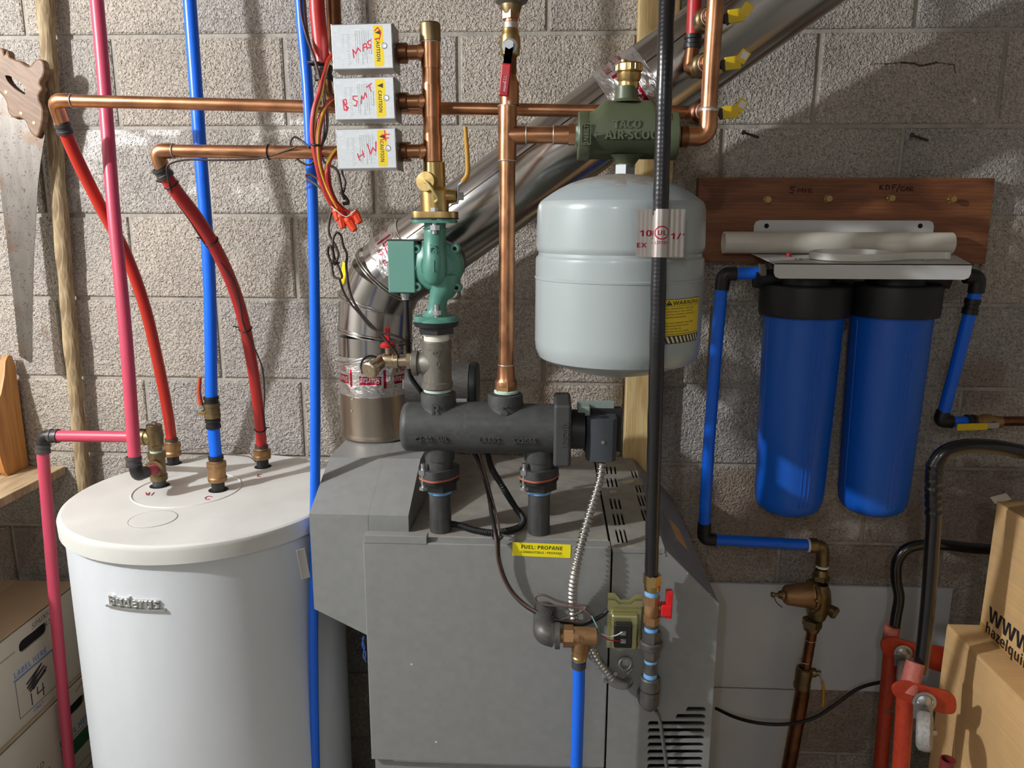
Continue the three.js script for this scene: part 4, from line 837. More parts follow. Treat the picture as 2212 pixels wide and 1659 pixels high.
{ // fill valve above the tee
  const Q = (py) => at(1100 + (228 - py) * 0.02, py, ZP);
  const t = thing('ball_valve', 'brass ball valve with long red lever above the copper tee', 'valve', Q(226));
  part('reducer', lat(Q(228), UP, [[0, 0.0165], [0.036, 0.0165], [0.04, 0.014], [0.046, 0.0122], [0.05, 0.011]]), M.copper, t);
  part('pipe', cylG(Q(180), Q(112), 0.0108), M.copperDark, t);
  part('body', lat(Q(122), UP, [[0, 0.012], [0.002, 0.0155], [0.012, 0.016], [0.014, 0.0172], [0.03, 0.0165], [0.034, 0.0145], [0.042, 0.0135], [0.044, 0.011]]), M.brass, t);
  part('solder_joint', lat(Q(70), UP, [[0, 0.0122], [0.014, 0.012], [0.016, 0.0108]]), M.solder, t);
  part('upper_pipe', cylG(Q(72), Q(34), 0.0108), M.copper, t);
  part('male_adapter', [hexG(Q(42), UP, 0.012, 0.0155), lat(Q(34), UP, [[0, 0.013], [0.012, 0.013]])], M.copper, t);
  const s = at(1101, 100, ZP + 0.016);
  const st = part('stem', [lat(s, V(0, 0, 1), [[-0.004, 0.0125], [0.002, 0.0125], [0.003, 0.006], [0.012, 0.006], [0.012, 0]]), hexG(V(s.x, s.y, s.z + 0.01), V(0, 0, 1), 0.006, 0.0075)], M.zinc, t);
  const L0 = at(1101, 96, ZP + 0.026), L1 = at(1095, 140, ZP + 0.034), L2 = at(1087, 205, ZP + 0.036);
  const strip = (a, b, w, th) => { const d = dirOf(a, b), g = new RoundedBoxGeometry(w, a.distanceTo(b), th, 2, Math.min(0.001, th / 2.2)); return place(g, mid(a, b), V(-d.y, d.x, 0).normalize().multiplyScalar(-1), d.clone().multiplyScalar(-1), V(0, 0, 1)); };
  const lv = part('lever', strip(L0, L1, 0.013, 0.002), std({ color: 0x9a9c9e, metalness: 0.4, roughness: 0.45 }), t);
  const gm = phys({ roughness: 0.35, map: canvasTex(64, 256, (c, W, H) => { c.fillStyle = '#9c1622'; c.fillRect(0, 0, W, H); c.fillStyle = '#d9b8bc'; c.fillRect(14, 30, 30, 6); c.fillRect(14, 40, 30, 6); for (let y = 60; y < 150; y += 22) { c.beginPath(); c.arc(24, y, 5, 0, 7); c.fill(); c.fillRect(38, y - 6, 5, 14); } c.save(); c.translate(40, 180); c.rotate(Math.PI / 2); c.font = 'bold 26px sans-serif'; c.fillText('proline', -30, 10); c.restore(); }) });
  const gg = box(mid(L1, L2), 0.0165, L1.distanceTo(L2) + 0.004, 0.007, 0.0028, [0, 0, -0.098]);
  part('grip', gg, M.redHandle, lv);
  const d2 = dirOf(L2, L1), pl = new THREE.PlaneGeometry(0.0125, L1.distanceTo(L2) * 0.9);
  part('grip_print', place(pl, mid(L1, L2).add(V(0, 0, 0.0038)), V(d2.y, -d2.x, 0).normalize(), d2, V(0, 0, 1)), gm, lv);
  const w = thing('regulator', 'round brass fitting at the top edge above the red lever', 'fitting', Q(34));
  part('neck', [lat(Q(33), UP, [[0, 0.0135], [0.012, 0.0175], [0.02, 0.0175], [0.021, 0.015]])], M.oldBrass, w);
  part('bowl', lat(Q(14), UP, [[0, 0.014], [0.006, 0.026], [0.01, 0.028], [0.016, 0.028], [0.03, 0.026], [0.07, 0.02], [0.09, 0.012], [0.09, 0]]), M.iron, w);
  part('fill_line', cylG(Q(14).add(V(0, 0.09, 0)), V(Q(14).x, ROOM.y1, ZP), 0.008), M.copper, w);
}

const BF = 0.575, BT = 1.042;   // boiler front plane and top height
// ---------------------------------------------------------------- black cast header on the boiler
{
  const a = at(870, 921, ZP), b = at(1200, 923, ZP), yA = a.y, r = 0.0455, k = V(1, 0, 0), L = b.x - a.x;
  const t = thing('cast_header', 'black cast iron header marked R and S above the boiler', 'header', V(mid(a, b).x, yA - r, ZP));
  const boss = (px, py0, rad, up) => { const p = at(px, py0, ZP); return p; };
  const R = at(947, 846, ZP), S = at(1092, 850, ZP), hub = (p) => lat(V(p.x, yA + 0.022, ZP), UP, [[0, 0.037], [0.012, 0.033], [0.02, 0.0325], [p.y - yA - 0.024, 0.0315], [p.y - yA - 0.022, 0.0295], [p.y - yA - 0.022, 0]], 36, 0.8);
  const d1 = at(950, 985, ZP), d2 = at(1165, 985, ZP), leg = (p) => cylG(V(p.x, yA - 0.06, ZP), V(p.x, yA - 0.02, ZP), 0.0275, 0.029);
  part('barrel', [lat(a, k, [[0, 0], [0.0005, 0.035], [0.003, 0.041], [0.008, 0.0445], [0.014, r], [0.1, r], [0.13, r + 0.002], [0.2, r], [L, r]], 48, 1.2), hub(R), hub(S), leg(d1), leg(d2)], M.castBlack, t);
  part('end_flange', boxAB(at(1196, 900, ZP).x, at(1233, 900, ZP).x, yA - 0.058, yA + 0.057, ZP - 0.056, ZP + 0.05, 0.006), M.castBlack, t);
  const word = (s, size, px, py, ang) => { const g = letters(s, size, 0.0018, 0.0002); g.rotateX(-ang); const p = at(px, py, ZP + r); g.translate(p.x, yA + Math.sin(ang) * r, ZP + Math.cos(ang) * r + 0.001); return g; };
  part('cast_lettering', [word('CI-30', 0.0092, 915, 935, -0.22), word('WL', 0.0092, 957, 935, -0.22), word('LAARS', 0.0092, 1058, 937, -0.22), word('5X2066', 0.0092, 1133, 939, -0.22)], M.castBlack, t);
  const lt = (s, p, dy) => { const g = letters(s, 0.019, 0.003, 0.0003); g.translate(p.x + 0.0, p.y - dy, ZP + 0.0312); return g; };
  part('cast_lettering', [lt('R', R, 0.026), lt('S', S, 0.024)], M.castBlack, t);
  const nm = letters('0J2521', 0.0105, 0.002); nm.rotateZ(-Math.PI / 2); { const p = at(1220, 940, ZP + 0.05); nm.translate(p.x, p.y, ZP + 0.0494); }
  part('cast_lettering', nm, M.castBlack, t);
  // flow switch beyond the flange
  const f = thing('flow_switch', 'dark flow switch box with bracket at the header end', 'switch', at(1300, 1000, ZP));
  part('hub', cylG(V(at(1233, 920, ZP).x, yA, ZP), V(at(1262, 920, ZP).x, yA, ZP), 0.036), M.flangeBlack, f);
  part('mount_plate', boxAB(at(1262, 900, ZP).x, at(1345, 900, ZP).x, at(1300, 980, ZP).y, at(1300, 885, ZP).y, ZP - 0.03, ZP - 0.012, 0.002), M.flangeBlack, f);
  const x0 = at(1267, 950, ZP + 0.03).x, x1 = at(1333, 950, ZP + 0.03).x, y0 = at(1300, 999, ZP + 0.035).y, y1 = at(1300, 907, ZP + 0.035).y;
  const out = [[x0, ZP - 0.02], [x0, ZP + 0.022], [x0 + 0.008, ZP + 0.032], [(x0 + x1) / 2, ZP + 0.036], [x1 - 0.008, ZP + 0.032], [x1, ZP + 0.022], [x1, ZP - 0.02]];
  const g = extr(out.map(([x, z]) => [x, -z]), 0, y1 - y0, [], 0.001); const bodyMat = phys({ color: 0x3d4246, roughness: 0.5 });
  const bd = part('cover', place(g, V(0, y0, 0), V(1, 0, 0), V(0, 0, -1), UP), bodyMat, f, { crease: 0.6 });
  const wx = (x0 + x1) / 2; part('painted_top_opening', lat(V(wx + 0.004, y1 - 0.0002, ZP + 0.015), UP, [[0, 0.0095], [0.0006, 0.0095], [0.0006, 0]], 28), M.paintedVoid, bd);  // black disc painted as the dark inside of the opening
  part('cover_screw', lat(V(wx + 0.002, at(1300, 956, ZP + 0.036).y, ZP + 0.0352), V(0, 0, 1), [[0, 0.0036], [0.0012, 0.003], [0.0014, 0]], 16), M.zinc, bd);
  part('bracket', [boxAB(at(1247, 880, ZP).x, at(1328, 880, ZP).x, y1 - 0.001, at(1290, 874, ZP).y + 0.004, ZP - 0.016, ZP - 0.013, 0.0008), boxAB(at(1247, 880, ZP).x, at(1275, 880, ZP).x, at(1260, 896, ZP).y, at(1260, 875, ZP).y, ZP - 0.012, ZP + 0.012, 0.003)], phys({ color: 0x7f8c84, roughness: 0.5 }), f);
  // unions and nipples below
  [[950, 'left', 'bolted black flange union with red gasket on the left boiler nipple'], [1165, 'right', 'bolted black flange union with red gasket under header letter S']].forEach(([px, , label], i) => {
    const X = at(px, 1030, ZP).x, Y = (py) => at(px, py, ZP).y;
    const u = thing('flange_union', label, 'union', V(X, Y(1062), ZP), 'flange unions under the cast header');
    const fl = [[-0.036, -0.013], [-0.03, -0.022], [0, -0.03], [0.03, -0.022], [0.036, -0.013], [0.036, 0.013], [0.03, 0.022], [0, 0.03], [-0.03, 0.022], [-0.036, 0.013]];
    const plate = (y0, y1, kk) => { const gg = extr(curve2(fl.map(([p, q]) => [p * kk, q * kk]), 60), 0, y1 - y0, [], 0.0008); gg.rotateZ(0.9); return place(gg, V(X, y0, ZP), V(1, 0, 0), V(0, 0, -1), UP); };
    part('upper_flange', [plate(Y(1026), Y(1008), 1.0), cylG(V(X, Y(1008), ZP), V(X, Y(975), ZP), 0.0255)], M.castBlack, u, { crease: 0.5 });
    part('gasket', plate(Y(1030), Y(1026), 1.03), M.gasket, u, { crease: 0.5 });
    part('lower_flange', [plate(Y(1038), Y(1030), 1.0), hexG(V(X, Y(1054), ZP), UP, Y(1037) - Y(1054), 0.033, 0.3)], M.flangeBlack, u, { crease: 0.5 });
    part('tape', lat(V(X, Y(1063), ZP), UP, [[0, 0.0222], [0.003, 0.0226], [Y(1052) - Y(1063), 0.0235]]), M.tapeBlue, u);
    const bx = V(X - 0.027, 0, ZP + 0.021);
    const bolt = part('bolt', [cylG(V(bx.x, Y(1048), bx.z), V(bx.x, Y(994), bx.z), 0.0045), hexG(V(bx.x, Y(1050), bx.z), UP, 0.006, 0.0085)], M.zinc, u);
    part('nut', hexG(V(bx.x, Y(1017), bx.z), UP, 0.0095, 0.0098, 0.3), M.zinc, bolt);
    single('steel_nipple', lat(V(X, (BT + 0.0006), ZP), UP, [[0, 0], [0, 0.0205], [Y(1064) - (BT + 0.0006), 0.0205], [Y(1063) - (BT + 0.0006), 0.019], [Y(1063) - (BT + 0.0006), 0]], 32), M.steelDark, i ? 'dark steel nipple on boiler top under the right union' : 'dark steel nipple on boiler top beside the grey hood', 'pipe', V(X, (BT + 0.0006), ZP), 'steel nipples on the boiler top');
  });
}
// ---------------------------------------------------------------- grey boiler
{
  const fx = (px, py) => at(px, py, BF).x, fy = (px, py) => at(px, py, BF).y;
  const xl = fx(789, 1300), xd = at(1322, 1200, BF).x, xt = at(1436, 1184, BF).x, xr = fx(1553, 1310), yc = fy(1555, 1304), y0 = 0.06, zb = 0.03;
  const t = thing('boiler', 'grey sheet metal propane boiler with slotted top and louvred front', 'boiler', V((xl + xr) / 2, 0, 0.3));
  // hollow sheet-metal cabinet
  part('back_sheet', extr([[xl + 0.003, y0], [xr - 0.003, y0], [xr - 0.003, yc - 0.003], [xt - 0.003, BT - 0.004], [xl + 0.003, BT - 0.004]], zb, 0.003), M.boilerGrey, t);
  part('side_sheet', boxAB(xl, xl + 0.003, y0, BT - 0.004, zb + 0.0032, BF - 0.0305, 0.0005), M.boilerGrey, t);
  part('side_sheet', boxAB(xr - 0.003, xr, y0, yc - 0.003, zb + 0.0032, BF - 0.0045, 0.0005), M.boilerGrey, t);
  part('floor_sheet', boxAB(xl + 0.0035, xr - 0.0035, y0, y0 + 0.003, zb + 0.0032, BF - 0.0415, 0.0005), M.boilerGrey, t);
  const fyb = fy(1000, 1648);
  part('front_panel', boxAB(xl, xd - 0.0015, fyb, BT - 0.0005, BF - 0.03, BF, 0.002), M.boilerGrey, t);
  part('base_panel', boxAB(xl + 0.004, xd - 0.0015, y0, fyb - 0.004, BF - 0.04, BF - 0.012, 0.002), M.boilerGrey, t);
  part('bright_strip', boxAB(fx(850, 1650), fx(1290, 1652), fyb - 0.0036, fyb - 0.0006, BF - 0.02, BF - 0.002, 0.0004), M.zinc, t);
  part('corner_tab', boxAB(fx(786, 1165), fx(922, 1165), fy(850, 1174), fy(850, 1157), BF - 0.02, BF + 0.001, 0.001), M.boilerGrey, t);
  for (const [px, py] of [[889, 1435], [942, 1603]]) { const p = at(px, py, BF); part('paint_chip', lat(V(p.x, p.y, BF - 0.0004), V(0, 0, 1), [[0, 0.0022], [0.0007, 0.0018], [0.0009, 0]], 10), M.bracketWhite, t); }
  // louvred right panel
  const slots = [];
  for (let i = 0; i < 12; i++) {
    const y = 1532 + i * 15.4, xa = 1400 - i * 0.3 + (i < 1 ? 82 : i < 2 ? 60 : 0), xb = 1524 - i * 0.9, h = 4.6;
    const q = (x, yy) => { const p = at(x, yy, BF); return [p.x, p.y]; };
    slots.push([q(xa + 4, y - h), q(xb - 6, y - h), q(xb, y - h + 3), q(xb, y + h), q(xa, y + h), q(xa + 1, y)]);
  }
  const rp = part('right_panel', extr([[xd + 0.0015, y0], [xr, y0], [xr, yc], [xt, BT - 0.003], [xd + 0.0015, BT - 0.003]], BF - 0.0045, 0.004, slots), M.boilerGrey, t);
  for (const [px, py] of [[1436, 1199], [1487, 1240], [1532, 1284], [1350, 1185], [1420, 1190]]) { const p = at(px, py, BF); part('rivet', lat(V(p.x, p.y, BF - 0.0004), V(0, 0, 1), [[0, 0.003], [0.0012, 0.0022], [0.0016, 0]], 12), M.boilerGrey, rp); }
  // top: plain part, slotted part
  const xs = xd - 0.002;
  part('top_panel', boxAB(xl + 0.01, xs - 0.002, BT - 0.012, BT, zb, BF - 0.0305, 0.002), M.boilerTop, t);
  const holes = [], grp = (x0, y0p, x1, y1p, n = 3, dx = 9) => { for (let i = 0; i < n; i++) { const A = atY(x0 + i * dx, y0p, BT), B = atY(x1 + i * dx, y1p, BT), w = 0.0021; holes.push([[A.x - w, -A.z], [A.x + w, -A.z], [B.x + w, -B.z], [B.x - w, -B.z]]); } };
  grp(1310, 1008, 1312, 1024); grp(1311, 1032, 1315, 1052); grp(1318, 1077, 1323, 1100); grp(1324, 1108, 1330, 1134); grp(1330, 1143, 1337, 1172);
  grp(1364, 1017, 1369, 1032, 3, 7); grp(1373, 1047, 1378, 1064, 3, 7); grp(1377, 1069, 1385, 1093, 3, 7); grp(1385, 1099, 1393, 1125, 3, 7);
  const tg = extr([[xs + 0.0015, -BF], [xt, -BF], [xt, -zb], [xs + 0.0015, -zb]], 0, 0.004, holes);
  const tp = part('slotted_top', place(tg, V(0, BT - 0.004, 0), V(1, 0, 0), V(0, 0, -1), UP), M.boilerTop, t);
  for (const [px, py, r] of [[1357, 1040, 0.0155], [1325, 1062, 0.009]]) { const p = atY(px, py, BT); part('top_plug', lat(V(p.x, BT, p.z), UP, [[0, r], [0.0014, r * 0.9], [0.0024, r * 0.4], [0.0026, 0]], 28), M.zinc, tp); }
  part('front_lip', boxAB(xs + 0.003, xt, fy(1360, 1194), BT - 0.0005, BF - 0.002, BF + 0.0012, 0.0005), M.boilerGrey, t);
  // sloping side with its own slots
  const A = V(xt, BT - 0.001, 0), B = V(xr, yc, 0), sl = A.distanceTo(B), ex = B.clone().sub(A).normalize(), ez = V(-ex.y, ex.x, 0);
  const sh = []; for (let i = 0; i < 26; i++) { const z = BF - 0.03 - i * 0.011; for (const s0 of [0.014]) sh.push([[s0, -z], [s0 + 0.045, -z], [s0 + 0.045, -z + 0.005], [s0, -z + 0.005]]); }
  const sg = extr([[0, -zb], [sl, -zb], [sl, 0.001 - BF], [0, 0.001 - BF]], 0, 0.004, sh);
  const sp = part('sloping_side', place(sg, A.clone().addScaledVector(ez, -0.004), ex, V(0, 0, -1), ez), M.boilerGrey, t);
  const lab = A.clone().addScaledVector(ex, 0.05).addScaledVector(ez, 0.0006), lp = new THREE.BoxGeometry(0.035, 0.11, 0.0006);
  part('orange_label', place(lp, V(lab.x + ex.x * 0.035, lab.y + ex.y * 0.035, 0.36), ex, V(0, 0, -1), ez), M.labelYellow, sp);
  // yellow fuel sticker
  const sm = phys({ roughness: 0.35, map: canvasTex(768, 192, (c, W, H) => { c.fillStyle = '#f1e216'; c.fillRect(0, 0, W, H); c.fillStyle = '#141410'; c.textAlign = 'center'; c.font = 'bold 74px sans-serif'; c.fillText('FUEL: PROPANE', W / 2 + 4, 86); c.font = 'bold 45px sans-serif'; c.fillText('COMBUSTIBLE : PROPANE', W / 2, 148); c.font = '13px sans-serif'; c.fillText('8007-07201', 650, 172); }) });
  const q0 = at(1107, 1171, BF), q1 = at(1233, 1175, BF), q2 = at(1107, 1200, BF), w = q0.distanceTo(q1), h = q0.distanceTo(q2);
  const sg2 = new THREE.PlaneGeometry(w, h); sg2.rotateZ(-0.022); sg2.translate((q0.x + q1.x) / 2, (q0.y + q2.y) / 2 - 0.001, BF + 0.0007);
  part('fuel_sticker', sg2, sm, t, { label: 'yellow FUEL: PROPANE sticker' });
  // draft hood on the left
  const HZ = 0.53, hx0 = -0.4445, hx1 = -0.257, hy1 = 1.14, hyb = at(663, 1112, HZ).y + 0.002, hz1 = 0.383, zback = 0.09;
  const hb0 = at(665, 1315, HZ), hb1 = at(785, 1377, HZ);
  const up = [[HZ, BT + 0.001], [HZ, hyb], [hz1, hy1], [zback, hy1], [zback, BT + 0.001]];
  const hood = part('draft_hood', [place(extr(up, 0, hx1 - xl), V(hx1, 0, 0), V(0, 0, 1), UP, V(-1, 0, 0)),
    place(extr([[HZ, BT - 0.03], [HZ, hyb], [hz1, hy1], [zback, hy1], [zback, BT - 0.03]], 0, xl - hx0 + 0.0005, []), V(xl + 0.0005, 0, 0), V(0, 0, 1), UP, V(-1, 0, 0)),
    extr([[hx0, BT - 0.03], [hx0, hb0.y], [xl - 0.0005, hb1.y], [xl - 0.0005, BT - 0.03]], zback, HZ - zback)], M.boilerGrey, t);
  part('foil_flap', box(at(655, 1218, 0.5), 0.017, 0.066, 0.003, 0.0012, [0.1, 0.5, 0.08]), phys({ color: 0xc9c6bf, metalness: 0.8, roughness: 0.3 }), hood);
  for (const x of [xl + 0.06, xr - 0.08]) for (const z of [0.1, 0.5]) part('foot', boxAB(x - 0.03, x + 0.03, 0, y0, z - 0.03, z + 0.03, 0.003), M.flangeBlack, t);
  // thin blue leads hanging below the hood
  part('blue_lead', [sweep(smooth([at(783, 1378, 0.5), at(787, 1400, 0.5), at(785, 1418, 0.5), at(791, 1430, 0.5)], 14), 0.0011, 6), sweep(smooth([at(786, 1374, 0.5), at(783, 1396, 0.5), at(790, 1410, 0.5), at(788, 1425, 0.5)], 14), 0.0011, 6)], M.wireBlue, t);
}
// ---------------------------------------------------------------- vent pipe
{
  const r = 0.081, zV = 0.2, X = at(815, 850, zV).x;
  const A = V(X, 1.1405, zV), B = V(X, at(812, 722, zV).y, zV), C = at(813, 654, 0.196), D = at(838, 597, 0.21), E = at(1300, 262, 0.272), F = at(1790, -92, 0.325);
  const t = thing('vent_pipe', 'shiny metal vent pipe elbowing up across the wall', 'vent pipe', A);
  part('upright_section', cylG(A, B, r, r, 56), M.vent, t);
  part('starter_collar', lat(A, UP, [[0, r + 0.0005], [0.004, r + 0.0035], [0.012, r + 0.0035], [0.016, r + 0.0012], [0.1, r + 0.0012], [0.1, r]], 56), M.ventBrushed, t);
  const e1 = dirOf(B, C), e2 = dirOf(C, D), e3 = dirOf(D, E);
  part('elbow_gore', cylG(B, C, r, r, 56), M.vent, t);
  part('elbow_gore', cylG(C, D, r, r, 56), M.vent, t);
  const bead = (p, d, k = 0) => [0, 0.006].map((o) => ring(p.clone().addScaledVector(d, o + k), d, r + 0.0006, 0.0024, 56));
  part('bead', bead(B, UP.clone().add(V(0.18, 0, 0)).normalize()), M.vent, t);
  part('bead', bead(C, e1.clone().add(e2).normalize()), M.vent, t);
  part('bead', bead(D, e2.clone().add(e3).normalize()), M.vent, t);
  part('bead', bead(V(X, B.y - 0.045, zV), V(-0.24, 1, 0).normalize()), M.vent, t);
  part('sloping_section', cylG(D, F, r, r, 56), M.vent, t);
  // lengthwise seams
  const seam = (a, b, dir, w = 0.0012) => cylG(a.clone().addScaledVector(dir, r), b.clone().addScaledVector(dir, r), w, w, 8);
  part('seam', [seam(A, B, V(-0.55, 0, 0.83).normalize())], std({ color: 0x4a4844, metalness: 0.8, roughness: 0.5 }), t);
  const n3 = V(0, 0, 1).addScaledVector(e3, -V(0, 0, 1).dot(e3)).normalize(), s3 = e3.clone().cross(n3);
  part('seam', [seam(D.clone().lerp(F, 0.1), F, n3.clone().multiplyScalar(0.9).addScaledVector(s3, -0.43).normalize())], std({ color: 0x4a4844, metalness: 0.8, roughness: 0.5 }), t);
  for (const [px, py] of [[853, 944], [763, 885], [766, 860]]) { const q = at(px, py, zV + 0.06), dd = V(q.x - X, 0, 0.07).normalize(); part('sheet_screw', lat(V(X + dd.x * (r + 0.001), q.y, zV + dd.z * (r + 0.001)), dd, [[0, 0.0035], [0.0015, 0.0028], [0.002, 0]], 12), M.zinc, t); }
  // printed foil tape: bands round the pipe, red printing turned as it was stuck on
  const foil = (flip, words) => phys({ metalness: 0.9, roughness: 0.28, map: canvasTex(1024, 256, (c, W, H) => {
    c.fillStyle = '#cbc8c4'; c.fillRect(0, 0, W, H); c.fillStyle = '#a8203a'; c.save(); if (flip) { c.translate(W, H); c.rotate(Math.PI); }
    for (let x = 20; x < W; x += 340) { c.fillRect(x + 30, 84, 210, 56); c.fillStyle = '#d8d4d0'; c.font = 'italic bold 52px sans-serif'; c.fillText(words[0], x + 36, 130); c.fillStyle = '#a8203a'; c.font = 'bold 50px sans-serif'; c.fillText(words[1], x + 60, 196); c.fillRect(x - 20, 60, 26, 120); }
    c.restore(); }) });
  const crinkle = tex(256, 256, (u, v) => 0.5 + (fbm(u * 10, v * 5, 301, 0, 4) - 0.5) * 1.4, false, [1, 1]);
  const band = (p, d, w, a0, a1, mat, rad = r + 0.0012) => {
    const g = new THREE.CylinderGeometry(rad, rad, w, 40, 6, true, a0, a1 - a0), pa = g.attributes.position;
    for (let i = 0; i < pa.count; i++) { const k = 1 + 0.006 * (hash2(i, 3, 17) - 0.5); pa.setX(i, pa.getX(i) * k); pa.setZ(i, pa.getZ(i) * k); }
    g.computeVertexNormals(); return part('foil_tape', orient(g, p, d), mat, t, {});
  };
  const f1 = foil(true, ['Shurtape', '181A-P']), f2 = foil(false, ['Shurtape', 'A-P ALUM']);
  for (const f of [f1, f2]) { f.bumpMap = crinkle; f.bumpScale = 0.004; f.side = THREE.DoubleSide; }
  band(V(X, at(815, 805, zV).y + 0.003, zV), UP, 0.085, -1.4, 1.4, f1);
  band(D.clone().lerp(E, 0.1), e3, 0.075, Math.PI * 1.1, Math.PI * 2.0, f2);
  band(E.clone().lerp(F, 0.155), e3, 0.09, Math.PI * 0.9, Math.PI * 2.2, f2);
  const q = at(738, 590, 0.21 + 0.03); part('yellow_label', box(V(q.x + 0.004, q.y, q.z), 0.018, 0.046, 0.0012, 0.0004, [0, -0.7, -0.35]), phys({ color: 0xe6cf1a, roughness: 0.4 }), t);
}
{ // damper motor behind the iron tee
  const z = 0.33, c = at(1000, 830, z), k = V(1, 0, 0), x0 = at(975, 830, z).x, x1 = at(1034, 830, z).x;
  const t = thing('damper_motor', 'grey round damper motor with white label behind iron tee', 'motor', V(c.x, c.y - 0.046, z));
  part('housing', lat(V(x0 - 0.09, c.y, z), k, [[0, 0], [0, 0.043], [x1 - x0 + 0.072, 0.044], [x1 - x0 + 0.074, 0.04]], 36), M.ironDark, t);
  part('end_ring', lat(V(x1 - 0.016, c.y, z), k, [[0, 0.04], [0, 0.0465], [0.01, 0.047], [0.015, 0.044], [0.015, 0]], 36), M.flangeBlack, t);
  const g = new THREE.CylinderGeometry(0.0445, 0.0445, 0.03, 20, 1, true, 0.1, 1.0); g.rotateZ(-Math.PI / 2); g.rotateX(0.4);
  const lab = phys({ side: THREE.DoubleSide, roughness: 0.5, map: canvasTex(128, 128, (c2) => { c2.fillStyle = '#c9ccd0'; c2.fillRect(0, 0, 128, 128); c2.strokeStyle = '#2c2c30'; c2.lineWidth = 5; c2.beginPath(); c2.arc(70, 60, 20, 0, 7); c2.stroke(); c2.fillStyle = '#2c2c30'; c2.font = 'bold 20px sans-serif'; c2.fillText('UL', 58, 68); }) });
  g.translate(x1 - 0.036, c.y, z); part('white_label', g, lab, t);
  part('bracket_arm', boxAB(x0 - 0.1, x0 - 0.03, c.y - 0.01, c.y + 0.01, z - 0.04, z + 0.01, 0.002), M.zinc, t);
}
